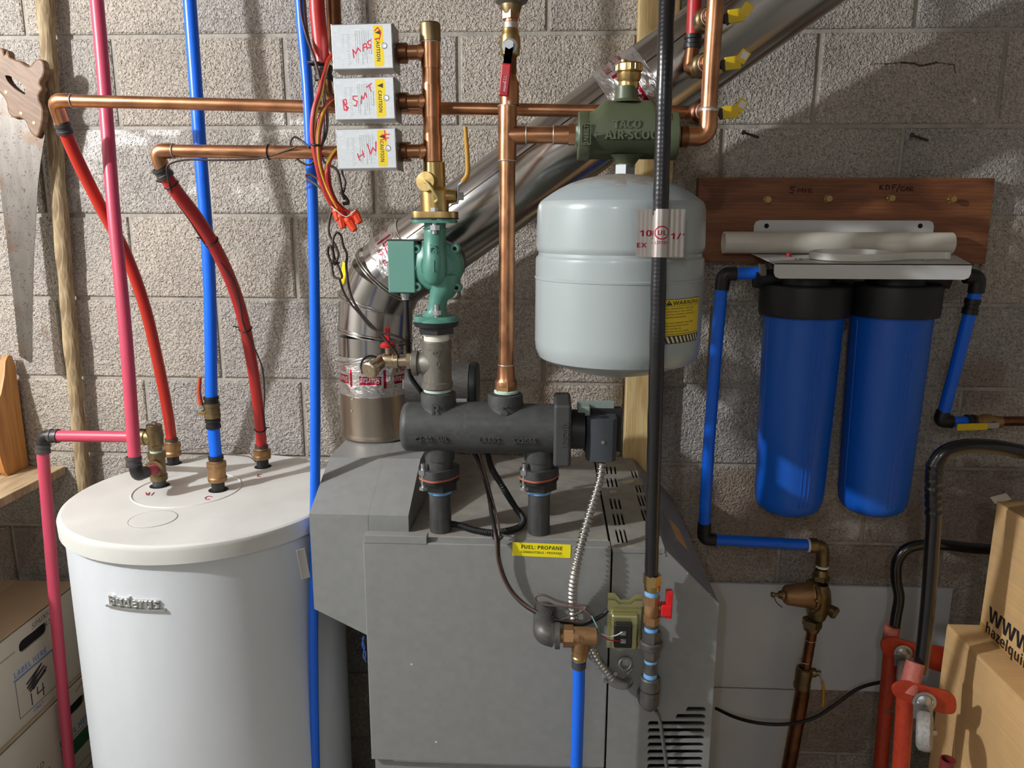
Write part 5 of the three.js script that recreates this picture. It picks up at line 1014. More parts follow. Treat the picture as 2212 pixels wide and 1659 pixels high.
// ---------------------------------------------------------------- air scoop, its vent and the expansion tank
{
  const c = at(1352, 295, ZP), x0 = at(1248, 295, ZP).x, x1 = at(1462, 295, ZP).x, k = V(1, 0, 0), r = 0.0375, cy = at(1352, 294, ZP).y;
  const t = thing('air_scoop', 'olive green cast air scoop with raised lettering', 'air scoop', V(c.x, cy - r, ZP));
  const xm = at(1352, 250, ZP).x, yt = at(1352, 218, ZP).y, hx = [at(1272, 250, ZP).x, at(1290, 250, ZP).x, at(1312, 250, ZP).x], secs = [];
  for (let i = 0; i <= 40; i++) {   // barrel swelling into the domed chamber
    const x = hx[0] + (x1 - 0.014 - hx[0]) * i / 40, far = x1 - (x - x0), u = Math.min(x, far), up = r + (yt - cy - r) * (0.5 - 0.5 * Math.cos(Math.PI * clamp((u - hx[0]) / (hx[2] - hx[0])))), sec = [];
    for (let k = 0; k < 40; k++) { const a = k / 40 * Math.PI * 2, s = Math.sin(a), c2 = Math.cos(a), q = s > 0 ? Math.pow(s, 0.85) * up : s * r; sec.push(V(x, cy + q, ZP + Math.sign(c2) * Math.pow(Math.abs(c2), s > 0 ? 0.7 : 1) * r)); }
    secs.push(sec);
  }
  const hump = loft(secs);
  const fl = (xa, s) => lat(V(xa, cy, ZP), V(s, 0, 0), [[0, 0.018], [0, r + 0.0005], [0.002, r + 0.002], [0.016, r + 0.002], [0.02, r - 0.0005]], 40);
  part('casting', [cylG(V(x0 + 0.005, cy, ZP), V(x1 - 0.005, cy, ZP), r, r, 40), fl(x0, 1), fl(x1, -1), hump, lat(V(xm, yt - 0.004, ZP), UP, [[0, 0.03], [0.006, 0.0205], [0.02, 0.0185], [0.026, 0.0185], [0.027, 0.012]], 32), lat(V(xm + 0.002, cy - r + 0.006, ZP), V(0, -1, 0), [[0, 0.034], [0.006, 0.022], [0.014, 0.0165], [0.02, 0.0165], [0.0205, 0]], 32)], M.scoopGreen, t);
  const word = (s, size, px, py) => { const g = letters(s, size, 0.003, 0.0002), p = at(px, py, ZP + r); g.translate(p.x, p.y, ZP + r - 0.0015); return g; };
  part('cast_lettering', [word('TACO', 0.0125, 1355, 268), word('AIR-SCOOP', 0.0135, 1372, 291)], M.scoopGreen, t);
  const ar = at(1296, 291, ZP + r), arrow = extr([[0.013, 0], [-0.006, 0.0015], [-0.006, 0.0045], [-0.014, 0], [-0.006, -0.0045], [-0.006, -0.0015]], 0, 0.002); arrow.translate(ar.x, ar.y, ZP + r - 0.0012);
  part('cast_arrow', arrow, M.scoopGreen, t);
  const ip = at(1266, 290, ZP + r), fr = extr([[-0.008, -0.0165], [0.008, -0.0165], [0.008, 0.0165], [-0.008, 0.0165]], 0, 0.002, [[[-0.0065, -0.015], [-0.0065, 0.015], [0.0065, 0.015], [0.0065, -0.015]]]), it = letters('INLET', 0.0078, 0.0018); it.rotateZ(Math.PI / 2); for (const g of [fr, it]) g.translate(ip.x, ip.y, ZP + r + 0.0012);
  part('cast_lettering', [fr, it], M.scoopGreen, t);
  // automatic air vent
  const v = thing('air_vent', 'knurled brass air vent on top of the green scoop', 'air vent', V(xm, yt + 0.028, ZP)), Yv = (py) => at(1357, py, ZP).y, b0 = yt + 0.027;
  const u = (py) => Yv(py) - b0;
  part('body', lat(V(xm + 0.003, b0, ZP), UP, [[0, 0.0095], [u(196), 0.0105], [u(192), 0.0165], [u(182), 0.0175], [u(177), 0.0165], [u(172), 0.019], [u(160), 0.0205], [u(158), 0.0192], [u(155), 0.0212], [u(140), 0.0215], [u(137), 0.02], [u(136), 0]], 36), M.brass, v);
  part('vent_cap', lat(V(xm - 0.006, Yv(138), ZP), UP, [[0, 0.006], [0.006, 0.006], [0.007, 0.004], [0.007, 0]], 18), M.brass, v);
  for (let i = 0; i < 16; i++) { const a = i / 16 * 6.283; part('rib', cylG(V(xm + 0.003 + Math.cos(a) * 0.0212, Yv(153), ZP + Math.sin(a) * 0.0212), V(xm + 0.003 + Math.cos(a) * 0.0212, Yv(141), ZP + Math.sin(a) * 0.0212), 0.0012, 0.0012, 6), M.brass, v); }
  // expansion tank
  const tx = at(1336, 600, ZP).x, R = 0.1445, Y = (py) => at(1336, py, ZP).y, yb = Y(806), e = thing('expansion_tank', 'pale grey expansion tank hanging below the green air scoop', 'tank', V(tx, yb, ZP));
  const grey = phys({ color: 0xa2abaa, roughness: 0.3, clearcoat: 0.35, clearcoatRoughness: 0.15 });
  const q = (py) => Y(py) - yb;
  part('shell', lat(V(tx, yb, ZP), UP, [[0, 0], [0.002, 0.05], [0.012, 0.09], [0.022, 0.112], [q(775), 0.128], [q(768), 0.137], [q(752), 0.143], [q(735), R], [q(602), R], [q(601), R + 0.0012], [q(597), R + 0.0014], [q(595), R], [q(563), R], [q(556), R - 0.001], [q(551), R - 0.0045], [q(545), R - 0.005], [q(540), R - 0.0025], [q(532), R - 0.0005], [q(455), R - 0.002], [q(443), R - 0.004], [q(436), R - 0.0075]], 96, 0.5), grey, e);
  // dusty dome: a grainy settled layer with a ragged edge, as in the photograph
  const dustMap = tex(512, 256, (a, b) => { const n = fbm(a * 24, b * 14, 401, 0, 4), f = vnoise(a * 420, b * 180, 403, 420, 0), d = step(0.36, 0.5, 0.12 + 0.62 * b + 0.35 * (n - 0.5)), s = 1 + (f - 0.5) * 0.22 * d; return [(150 + (140 - 150) * d) * s, (159 + (133 - 159) * d) * s, (160 + (122 - 160) * d) * s]; });
  const dome = lat(V(tx, yb, ZP), UP, [[q(436), R - 0.0075], [q(430), 0.131], [q(420), 0.12], [q(408), 0.105], [q(396), 0.086], [q(386), 0.062], [q(379), 0.036], [q(376), 0.014], [q(376), 0]], 96, 1.2, true);
  part('dusty_dome', dome, phys({ map: dustMap, roughness: 0.75 }), e);
  part('connection', [hexG(V(xm + 0.001, Y(378), ZP), UP, 0.016, 0.0185), cylG(V(xm + 0.001, Y(362), ZP), V(xm + 0.002, cy - r - 0.0148, ZP), 0.0105)], std({ color: 0x8d908f, metalness: 0.8, roughness: 0.5 }), e);
  part('connection_tape', lat(V(xm + 0.001, Y(359), ZP), UP, [[0, 0.0125], [0.005, 0.0128], [0.0055, 0.01]]), std({ color: 0xbdb8a0, roughness: 0.7 }), e);
  // warning sticker round the right side
  const wm = phys({ roughness: 0.35, map: canvasTex(384, 512, (c2, W, H) => {
    c2.fillStyle = '#e3c81f'; c2.fillRect(0, 0, W, H); c2.fillStyle = '#17150c'; c2.fillRect(0, 0, W, 5); c2.fillRect(0, 78, W, 4); c2.fillRect(0, 400, W, 6); c2.font = 'bold 62px sans-serif'; c2.fillText('WARNING', 72, 66);
    c2.beginPath(); c2.moveTo(12, 68); c2.lineTo(40, 14); c2.lineTo(68, 68); c2.fill(); c2.fillStyle = '#e3c81f'; c2.fillRect(37, 32, 6, 20); c2.fillStyle = '#17150c';
    c2.font = 'bold 21px sans-serif'; ['ALL EXPANSION TANKS WILL', 'EVENTUALLY LEAK. DO NOT', 'INSTALL WITHOUT ADEQUATE', 'DRAIN PROVISIONS.', '', 'DO NOT REMOVE THIS LABEL', 'PRESSURE MUST BE SET', 'TO SYSTEM FILL', 'BEFORE INSTALLATION.'].forEach((s, i) => c2.fillText(s, 14, 116 + i * 33));
    c2.fillRect(0, 420, W, 92); c2.fillStyle = '#d9d2a8'; for (let x = -20; x < W + 60; x += 40) { c2.beginPath(); c2.moveTo(x, 428); c2.lineTo(x + 20, 428); c2.lineTo(x + 44, 504); c2.lineTo(x + 24, 504); c2.fill(); } }) });
  const hS = Y(616) - Y(704), cyl = new THREE.CylinderGeometry(R + 0.0007, R + 0.0007, hS, 24, 1, true, 0.44, 0.62);
  cyl.translate(tx, (Y(620) + Y(700)) / 2 - 0.012, ZP); wm.side = THREE.DoubleSide;
  part('warning_sticker', cyl, wm, e, { label: 'yellow WARNING sticker' });
}

// ---------------------------------------------------------------- return header on the right
{
  const H = (px, py) => at(px, py, ZP), el = H(1528, 297), scoopX = H(1462, 295);
  el.y = scoopX.y - 0.0005;
  const t = thing('copper_header', 'copper return header bending into the right end of the air scoop', 'pipe', el);
  const top = H(1549, -60); top.y = ROOM.y1;
  const bend = [H(1531, 240), el, V(H(1476, 297).x, el.y, ZP)];
  part('pipe', sweep([top, H(1546, 0), H(1537, 130), H(1531, 236)], 0.0138, 22), M.copper, t);
  part('elbow', sweep(rounded(bend, 0.032, 12), 0.0155, 22), M.copper, t);
  part('solder_joint', lat(H(1531, 241), UP, [[0, 0.0158], [0.003, 0.0162], [0.006, 0.0148]]), M.solder, t);
  part('coupling', lat(V(H(1486, 297).x, el.y, ZP), V(-1, 0, 0), [[0, 0.0155], [0.001, 0.0172], [0.012, 0.0172], [0.013, 0.0145], [0.024, 0.0145]]), M.copperDark, t);
  // three return valves, each running straight back from the header
  [[1543, 28, 'brass return valve with yellow lever, topmost on the copper header', 0], [1536, 130, 'brass return valve with yellow lever, middle of the copper header', 1], [1531, 236, 'return valve with yellow lever, lowest on the copper header', 2]].forEach(([px, py, label, i]) => {
    const p = H(px, py), k = V(-0.12, 0, -1).normalize(), v = thing('return_valve', label, 'valve', p, 'yellow lever return valves');
    const m = i === 2 ? M.copperDark : M.oldBrass;
    part('stub', cylG(p.clone().addScaledVector(k, 0.008), p.clone().addScaledVector(k, 0.026), 0.0125), M.copper, v);
    part('solder_joint', ring(p.clone().addScaledVector(k, 0.024), k, 0.0138, 0.001), M.solder, v);
    part('body', lat(p.clone().addScaledVector(k, 0.024), k, [[0, 0.0125], [0, 0.0158], [0.008, 0.0162], [0.012, 0.0195], [0.03, 0.02], [0.034, 0.0165], [0.046, 0.0158], [0.048, 0.012], [0.075, 0.0118]]), m, v);
    const c = p.clone().addScaledVector(k, 0.046), a = at(px + 33, py + 8, c.z + 0.006), b = at(px + 64, py + 4, c.z + 0.006), e = at(px + 78, py - 20, c.z + 0.01), w = 0.007;
    part('stem', lat(c.clone().add(V(0.012, 0, 0)), V(1, 0, 0), [[0, 0.009], [0.01, 0.009], [0.011, 0.006], [0.03, 0.006], [0.03, 0]]), M.blackPlastic, v);
    const strip = (p0, p1, hh, th) => { const d = dirOf(p0, p1), ez = V(0, 0, 1).addScaledVector(d, -d.z).normalize(); return place(new RoundedBoxGeometry(p0.distanceTo(p1), hh, th, 2, 0.0012), mid(p0, p1), d, ez.clone().cross(d), ez); };
    const lv = part('lever', strip(c.clone().add(V(0.03, -0.004, 0.006)), a, 0.018, 0.004), M.blackPlastic, v);
    part('grip', [strip(a.clone().lerp(b, -0.12), b, 0.021, 0.006), strip(mid(a, b, 0.9), e, 0.017, 0.006)], M.yellowHandle, lv);
    if (i) part('grip_label', strip(mid(b, e, 0.25).add(V(0, 0, 0.0036)), mid(b, e, 0.85).add(V(0, 0, 0.0036)), 0.011, 0.0008), M.plastic, lv);
  });
  // red returns behind the valves
  const r1 = thing('red_pipe', 'dark red return pipe dropping beside the copper return header', 'pipe', at(1492, 118, 0.44));
  const A = at(1502, -60, 0.44), B = at(1497, 92, 0.44); A.y = ROOM.y1;
  part('pipe', sweep([A, at(1500, 10, 0.44), B], 0.0122, 18), M.pexRedDull, r1);
  part('crimp_ring', crimp(at(1496, 90, 0.44), UP, 0.0118, 0.022), M.blackPlastic, r1);
  part('elbow', sweep(rounded([at(1496, 98, 0.44), at(1490, 150, 0.44), at(1508, 140, 0.455)], 0.024, 10), 0.0122, 18), M.copperDark, r1);
}
// ---------------------------------------------------------------- black gas line
const HZ2 = 0.682;
{
  const pts = smooth([at(1449, -120, 0.64), at(1441, 0, 0.66), at(1436, 150, HZ2), at(1431, 320, HZ2), at(1424, 560, HZ2), at(1419, 760, HZ2), at(1413, 980, 0.66), at(1407, 1240, 0.614)], 900);
  pts[0].y = ROOM.y1;
  const t = thing('gas_hose', 'black ribbed gas hose hanging in front of the grey tank', 'hose', pts[pts.length - 1]);
  part('jacket', sweep(pts, (q, l) => 0.0118 + 0.00007 * Math.sin(l * 2 * Math.PI / 0.0068 + 2 * Math.sin(l * 37)) + 0.00025 * Math.sin(l * 91), 18), M.hose, t);
  // printed yellow lettering run along the jacket is worn to specks
  const f = pts.reduce((b, p) => (Math.abs(p.y - at(1425, 504, HZ2).y) < Math.abs(b.y - at(1425, 504, HZ2).y) ? p : b));
  const foil = phys({ metalness: 0.85, roughness: 0.24, side: THREE.DoubleSide, map: canvasTex(512, 512, (c, W, H) => { c.fillStyle = '#c6c0ba'; c.fillRect(0, 0, W, H); c.fillStyle = '#a3213c'; c.font = 'bold 92px sans-serif'; c.fillText('100', 20, 290); c.fillText('1/1', 400, 320); c.font = 'bold 70px sans-serif'; c.fillText('EX', 0, 410); c.lineWidth = 12; c.strokeStyle = '#a3213c'; c.beginPath(); c.arc(258, 250, 66, 0, 7); c.stroke(); c.fillText('UL', 215, 275); c.font = 'bold 42px sans-serif'; c.fillText('LISTED', 190, 370); }) });
  const n = 40, hh = 0.071, pos = [], uv = [], idx = [], R = 0.0128, prof = [];
  for (let i = 0; i <= 10; i++) prof.push([-0.036 + i / 10 * 0.0235, 0.00012 * Math.sin(i * 2.3)]);
  for (let i = 0; i <= 20; i++) { const a = Math.PI - i / 20 * Math.PI; prof.push([Math.cos(a) * R, Math.sin(a) * R]); }
  for (let i = 0; i <= 10; i++) prof.push([0.0125 + i / 10 * 0.0235, -0.001 - 0.0002 * Math.sin(i * 1.9)]);
  prof.forEach(([x, z], i) => [0, 1].forEach((j) => { pos.push(f.x + x + 0.001, f.y + (j - 0.5) * hh, f.z + z); uv.push(i / (prof.length - 1), j); }));
  for (let i = 0; i < prof.length - 1; i++) idx.push(i * 2, i * 2 + 2, i * 2 + 1, i * 2 + 1, i * 2 + 2, i * 2 + 3);
  const g = new THREE.BufferGeometry(); g.setAttribute('position', new THREE.Float32BufferAttribute(pos, 3)); g.setAttribute('uv', new THREE.Float32BufferAttribute(uv, 2)); g.setIndex(idx); g.computeVertexNormals();
  part('foil_tag', g, foil, t, { label: 'foil tape tag with red UL LISTED print' });
}
{
  const Z = 0.612, X = (py) => at(1409 - (py - 1240) * 0.02, py, Z), Y = (py) => X(py).y;
  const t = thing('gas_valve', 'brass gas shutoff valve with red tee handle below hose', 'valve', X(1352));
  part('hose_nut', [hexG(X(1262), UP, Y(1240) - Y(1262), 0.0158, 0.25), lat(X(1276), UP, [[0, 0.012], [0.002, 0.0138], [Y(1262) - Y(1276), 0.0145], [Y(1262) - Y(1276), 0]])], M.brass, t);
  part('tape', lat(X(1286), UP, [[0, 0.012], [0.003, 0.0128], [Y(1276) - Y(1286), 0.012]]), M.tapeBlue, t);
  part('body', [hexG(X(1304), UP, Y(1285) - Y(1304), 0.0138, 0.25), lat(X(1330), UP, [[0, 0.011], [0.004, 0.0128], [0.016, 0.0132], [Y(1304) - Y(1330), 0.0118]]), hexG(X(1346), UP, Y(1330) - Y(1346), 0.0142, 0.25)], M.bronze, t);
  const s = X(1312);
  part('stem', cylG(s.clone().add(V(0.008, 0, 0)), s.clone().add(V(0.021, 0, 0)), 0.0055), M.brass, t);
  const hp = at(1437, 1315, Z), hq = at(1444, 1290, Z);
  part('tee_handle', [boxAB(hp.x - 0.009, hp.x + 0.011, at(1437, 1328, Z).y, at(1437, 1303, Z).y, Z - 0.009, Z + 0.009, 0.003), boxAB(hp.x + 0.0, hp.x + 0.0115, at(1440, 1334, Z).y, at(1440, 1274, Z).y, Z - 0.006, Z + 0.006, 0.002)], M.redBright, t);
  const u = thing('gas_union', 'black iron union and elbow entering the boiler below gas valve', 'pipe', X(1550));
  part('upper_nipple', cylG(X(1362), X(1344), 0.0112), M.ironDark, u);
  part('tape', lat(X(1362), UP, [[0, 0.0115], [0.002, 0.0122], [Y(1354) - Y(1362), 0.0115]]), M.tapeBlue, u);
  part('union', [hexG(X(1388), UP, Y(1362) - Y(1388), 0.0165, 0.2), lat(X(1398), UP, [[0, 0.016], [0.001, 0.0195], [0.011, 0.0205], [0.0135, 0.0175], [0.0135, 0]]), hexG(X(1418), UP, Y(1398) - Y(1418), 0.0158, 0.2)], M.ironDark, u);
  part('lower_nipple', cylG(X(1462), X(1416), 0.0112), M.ironDark, u);
  part('tape', lat(X(1430), UP, [[0, 0.0115], [0.003, 0.0122], [0.005, 0.0115]]), M.tapeBlue, u);
  part('tape', lat(X(1463), UP, [[0, 0.0115], [0.003, 0.0125], [Y(1453) - Y(1463), 0.0115]]), M.tapeBlue, u);
  const eb = X(1522), back = V(eb.x + 0.0005, eb.y, BF + 0.001);
  part('elbow', [lat(X(1488), UP, [[0, 0.0155], [0.001, 0.0178], [Y(1464) - Y(1488), 0.0178], [Y(1462) - Y(1488), 0.016], [Y(1462) - Y(1488), 0]]), sweep(rounded([X(1490), eb, back], 0.03, 12), 0.0172, 22), lat(V(eb.x, eb.y, BF + 0.022), V(0, 0, -1), [[0, 0.017], [0.001, 0.0195], [0.02, 0.0195], [0.021, 0]])], M.ironDark, u);
}
{ // transformer on the front panel
  const Z = BF, P = (px, py, z = Z + 0.02) => at(px, py, z);
  const t = thing('transformer', 'small control transformer with yellow plated mounting plate', 'transformer', P(1350, 1405, Z));
  const plated = phys({ color: 0xb9b784, metalness: 0.8, roughness: 0.34 });
  const x0 = P(1312, 1350).x, x1 = P(1386, 1350).x, y0 = P(1350, 1404).y, y1 = P(1350, 1318).y;
  const pl = part('mounting_plate', [boxAB(x0, x1, y0, y1, Z + 0.013, Z + 0.0145, 0.0005), boxAB(x0 + 0.006, x1 - 0.006, y0 + 0.004, y1 - 0.006, Z + 0.0145, Z + 0.028, 0.005)], plated, t);
  const yk = (py) => P(1350, py).y, top = extr([[x0, yk(1318)], [x1, yk(1318)], [x1, yk(1287)], [x1 - 0.012, yk(1287)], [x1 - 0.018, yk(1293)], [(x0 + x1) / 2 + 0.008, yk(1299)], [(x0 + x1) / 2 - 0.008, yk(1299)], [x0 + 0.018, yk(1293)], [x0 + 0.012, yk(1285)], [x0, yk(1285)]], Z + 0.013, 0.0014);
  part('ear_bracket', [top, extr([[x0, yk(1310)], [x1, yk(1310)], [x1, yk(1298)], [x1 - 0.013, yk(1298)], [x1 - 0.02, yk(1307)], [x0 + 0.02, yk(1307)], [x0 + 0.013, yk(1298)], [x0, yk(1298)]], Z + 0.019, 0.0014)], plated, t);
  const bl = part('coil_case', boxAB(P(1327, 1370, Z + 0.04).x, P(1366, 1370, Z + 0.04).x, P(1346, 1400, Z + 0.04).y, P(1346, 1349, Z + 0.04).y, Z + 0.027, Z + 0.042, 0.003), M.blackPlastic, t);
  for (const py of [1368, 1385]) { const q = P(1346, py, Z + 0.042); part('terminal_screw', [boxAB(q.x - 0.005, q.x + 0.005, q.y - 0.004, q.y + 0.004, Z + 0.0415, Z + 0.043, 0.0004), lat(V(q.x, q.y, Z + 0.043), V(0, 0, 1), [[0, 0.0034], [0.002, 0.003], [0.0022, 0]], 14)], M.zinc, bl); }
  for (const [px, py] of [[1318, 1328], [1376, 1333], [1318, 1392], [1376, 1396]]) { const q = P(px, py); part('plate_screw', lat(V(q.x, q.y, Z + 0.0143), V(0, 0, 1), [[0, 0.0045], [0.002, 0.0042], [0.0024, 0.0016], [0.0016, 0]], 16), M.zinc, pl); }
  part('standoff', boxAB(x0 + 0.004, x1 - 0.004, y0 + 0.006, y1 - 0.004, Z + 0.0005, Z + 0.013, 0.001), M.zinc, t);
  const w = (pts, m) => part('lead', sweep(smooth(pts.map(([x, y, z]) => P(x, y, Z + z)), 24), 0.0011, 8), m, t);
  w([[1300, 1370, 0.062], [1318, 1375, 0.055], [1332, 1372, 0.05], [1343, 1366, 0.045]], M.wireWhite);
  w([[1300, 1372, 0.062], [1314, 1382, 0.055], [1330, 1384, 0.05], [1343, 1385, 0.045]], M.wireRed);
}
{ // relief outlet: iron elbow, brass tee, blue drain pipe
  const Z = 0.64, k = V(1, 0, 0), c = at(1176, 1372, Z), y = at(1230, 1374, Z).y, X = (px) => at(px, 1374, Z).x;
  const t = thing('iron_elbow', 'dark iron elbow coming out of the boiler front', 'fitting', V(c.x, y, Z));
  const ctr = V(X(1176), y + 0.001, Z);
  part('body', [sweep(rounded([V(ctr.x, ctr.y + 0.012, BF + 0.002), V(ctr.x, ctr.y + 0.004, Z), V(X(1198), y, Z)], 0.035, 14), 0.0205, 24), lat(V(X(1198), y, Z), k, [[0, 0.02], [0.001, 0.0228], [0.009, 0.0228], [0.0095, 0.012], [0.0095, 0]])], M.ironDark, t);
  part('thread', cylG(V(X(1208), y, Z), V(X(1220), y, Z), 0.012), M.bronze, t);
  const b = thing('brass_tee', 'brass drain tee beside the transformer, feeding blue pipe', 'fitting', at(1252, 1440, Z));
  part('hex', hexG(V(X(1217), y, Z), k, X(1238) - X(1217), 0.0195), M.bronze, b);
  part('body', [lat(V(X(1236), y, Z), k, [[0, 0.0168], [X(1290) - X(1236) - 0.002, 0.0162], [X(1290) - X(1236), 0.0145], [X(1290) - X(1236), 0]]), lat(V(X(1254), y, Z), V(0, -1, 0), [[0, 0.016], [0.026, 0.0155], [0.03, 0.0135], [0.036, 0.0135]])], M.bronze, b);
  const arw = letters('R', 0.012, 0.0016), ap = at(1255, 1381, Z + 0.0165); arw.translate(ap.x, ap.y, Z + 0.0155); part('cast_marking', arw, M.bronze, b);
  const yb = at(1250, 1425, Z).y; part('pipe_nut', lat(V(X(1252), yb, Z), UP, [[0, 0.0125], [0.001, 0.0138], [0.007, 0.0138], [0.009, 0.0122], [0.013, 0.0122], [0.015, 0.0138], [0.019, 0.013], [0.019, 0]]), M.brass, b);
  const p = thing('blue_pipe', 'blue drain pipe hanging in front of the boiler', 'pipe', at(1247, 1800, Z).setY(0.02));
  part('pipe', sweep([V(X(1252), yb, Z), at(1250, 1500, Z), at(1245, 1659, Z), at(1243, 1760, Z).setY(0.02)], 0.0109, 20), M.pexBlue, p);
  part('crimp_ring', lat(V(X(1252), at(1250, 1441, Z).y, Z), UP, [[0, 0.011], [0, 0.0128], [0.012, 0.0128], [0.012, 0.011]]), M.greyClip, p);
}
{ // armoured cable from the flow switch, and its connector below
  const pts = smooth([at(1300, 1000, ZP + 0.02), at(1297, 1030, ZP + 0.03), at(1283, 1080, ZP + 0.05), at(1262, 1150, 0.6), at(1244, 1225, 0.61), at(1236, 1285, 0.6), at(1238, 1320, 0.594), at(1240, 1345, 0.592)], 480);
  const t = thing('armoured_cable', 'silver flexible metal conduit dropping from the flow switch', 'conduit', pts[pts.length - 1]);
  part('armour', sweep(pts, (q, l) => 0.0074 + 0.0015 * Math.sin(l * 2 * Math.PI / 0.0088), 16), M.flexMetal, t);
  const c = thing('cable_connector', 'grey angled conduit connector screwed to boiler front', 'connector', at(1340, 1480, BF));
  const q = smooth([at(1275, 1398, 0.615), at(1290, 1425, 0.612), at(1308, 1448, 0.606), at(1322, 1466, 0.6)], 120);
  part('armour', sweep(q, (s, l) => 0.0072 + 0.001 * Math.sin(l * 2 * Math.PI / 0.008), 14), M.flexMetal, c);
  const sh = smooth([at(1308, 1455, 0.6), at(1330, 1474, 0.595), at(1352, 1478, 0.59), at(1358, 1470, 0.583)], 30);
  const bd = part('body', sweep(sh, (s) => 0.0085 + 0.0015 * Math.sin(s * 3), 16), M.zinc, c);
  part('clamp_screw', [lat(at(1309, 1470, 0.607), V(-0.4, -0.2, 1).normalize(), [[0, 0.004], [0.004, 0.0038], [0.0045, 0]], 14), lat(at(1328, 1455, 0.603), V(0.3, 0.4, 1).normalize(), [[0, 0.004], [0.004, 0.0038], [0.0045, 0]], 14)], M.zinc, bd);
  const lk = at(1350, 1432, BF + 0.003); part('lock_ring', [ring(V(lk.x, lk.y, lk.z + 0.003), V(0.3, 0.2, 1).normalize(), 0.0115, 0.0028, 24), box(V(lk.x + 0.009, lk.y - 0.014, lk.z + 0.004), 0.003, 0.016, 0.003, 0.0008, [0, 0, -0.6]), box(V(lk.x + 0.002, lk.y, lk.z - 0.001), 0.014, 0.016, 0.003, 0.001)], M.zinc, c);
}
// ---------------------------------------------------------------- wiring
{ // zone valve leads, gathered and capped with wire nuts
  const z = 0.535, run = (t, px, mat, r = 0.0023, n = 60) => part('lead', sweep(smooth(px.map(([x, y, d = 0]) => at(x, y, z + d)), n), r, 8), mat, t);
  const t = thing('zone_wiring', 'red and yellow zone valve leads gathered left of the boxes', 'wiring', at(745, 460, z));
  const ends = [[733, 462], [741, 466], [749, 470], [756, 458]];
  const fan = (starts, shared, mats) => mats.forEach((m, i) => run(t, [...starts.map(([x, y, d]) => [x + i * 0.6, y + i * 2.4, (d || 0) - i * 0.002]), ...shared.map(([x, y, d], j) => [x + (i % 3) * 4 - 3 + (i > 2 ? 2 : 0), y, (d || 0) + (i % 2) * 0.003]), [ends[i % 4][0], ends[i % 4][1], 0.006]], m));
  fan([[722, 110, -0.02], [708, 130, 0.0], [698, 165, 0.012]], [[690, 200, 0.016], [678, 240, 0.02], [675, 290, 0.02], [683, 345, 0.018], [697, 400, 0.015], [716, 440, 0.012]], [M.wireRed, M.wireDeepRed, M.wireYellow, M.wireRed]);
  fan([[727, 208, -0.02], [714, 214, 0.0], [703, 226, 0.01]], [[694, 250, 0.016], [686, 290, 0.018], [687, 345, 0.018], [700, 395, 0.015], [722, 440, 0.012]], [M.wireDeepRed, M.wireYellow, M.wireRed, M.wireRed]);
  fan([[733, 320, -0.02], [720, 328, 0.0], [710, 345, 0.012]], [[706, 370, 0.015], [710, 405, 0.014], [724, 437, 0.012], [738, 452, 0.008]], [M.wireYellow, M.wireRed, M.wireDeepRed, M.wireRed]);
  part('zip_tie', ring(at(684, 314, z + 0.018), V(0.1, 1, 0).normalize(), 0.0085, 0.0016, 20), M.blackPlastic, t);
  part('stripped_lead', [sweep(smooth([at(716, 446, z + 0.02), at(728, 456, z + 0.022), at(748, 468, z + 0.02), at(768, 454, z + 0.016)], 20), 0.0008, 6)], M.wireWhite, t);
  [[727, 453, 731, 476], [735, 462, 741, 493], [749, 471, 767, 498], [764, 458, 778, 481]].forEach(([a, b, c, d], i) => {
    const p = at(a, b, z + 0.008), q = at(c, d, z + 0.012), dd = dirOf(p, q), L = p.distanceTo(q);
    const nut = part('wire_nut', lat(p, dd, [[0, 0.0058], [0, 0.0078], [L * 0.25, 0.0082], [L * 0.3, 0.0072], [L * 0.95, 0.0054], [L, 0.0046], [L, 0]], 18), M.wireNut, t);
    const n = V(0, 0, 1).addScaledVector(dd, -dd.z).normalize(), m = dd.clone().cross(n);
    for (let k = 0; k < 8; k++) { const an = k / 8 * 6.283, o = (r) => n.clone().multiplyScalar(Math.cos(an) * r).addScaledVector(m, Math.sin(an) * r); part('rib', cylG(p.clone().addScaledVector(dd, L * 0.3).add(o(0.0072)), p.clone().addScaledVector(dd, L * 0.96).add(o(0.0052)), 0.0008, 0.0007, 6), M.wireNut, nut); }
  });
  // brown thermostat cables
  const bt = thing('thermostat_cable', 'brown thermostat cables looped and tied by the blue pipe', 'cable', at(735, 660, z));
  const cab = (px, r = 0.0021, m = M.wireBrown, n = 70) => part('cable', sweep(smooth(px.map(([x, y, d = 0]) => at(x, y, z + d)), n), r, 8), m, bt);
  cab([[648, -40, -0.04], [651, 30, -0.03], [663, 80, -0.02], [680, 128, 0], [690, 165, 0.004], [700, 205, 0.002], [707, 250, 0], [704, 290, 0], [692, 325, -0.01], [700, 350, -0.01], [727, 366, -0.01], [736, 400, -0.01], [740, 420, -0.005], [744, 430, 0]], 0.0024);
  cab([[656, -40, -0.045], [660, 40, -0.035], [668, 90, -0.022], [684, 140, -0.004], [696, 190, 0], [692, 150, 0], [700, 260, 0.003], [697, 300, 0], [684, 335, -0.02]], 0.002, M.wireTan);
  cab([[684, 340, -0.02], [668, 356, -0.02], [650, 350, -0.02], [632, 330, -0.02], [628, 305, -0.02], [636, 296, -0.02], [650, 303, -0.02], [668, 318, -0.01]], 0.0018);
  cab([[741, 420, -0.01], [746, 395, -0.012], [740, 375, -0.014], [736, 352, -0.016], [734, 335, -0.02]], 0.0016);
  cab([[718, 445, 0.004], [690, 405, 0], [664, 385, -0.004], [660, 379, -0.004], [672, 378, -0.006], [700, 398, -0.008]], 0.0019, M.wireTan);
  cab([[735, 415, -0.01], [748, 428, -0.008], [752, 438, -0.006], [740, 440, -0.004]], 0.003);
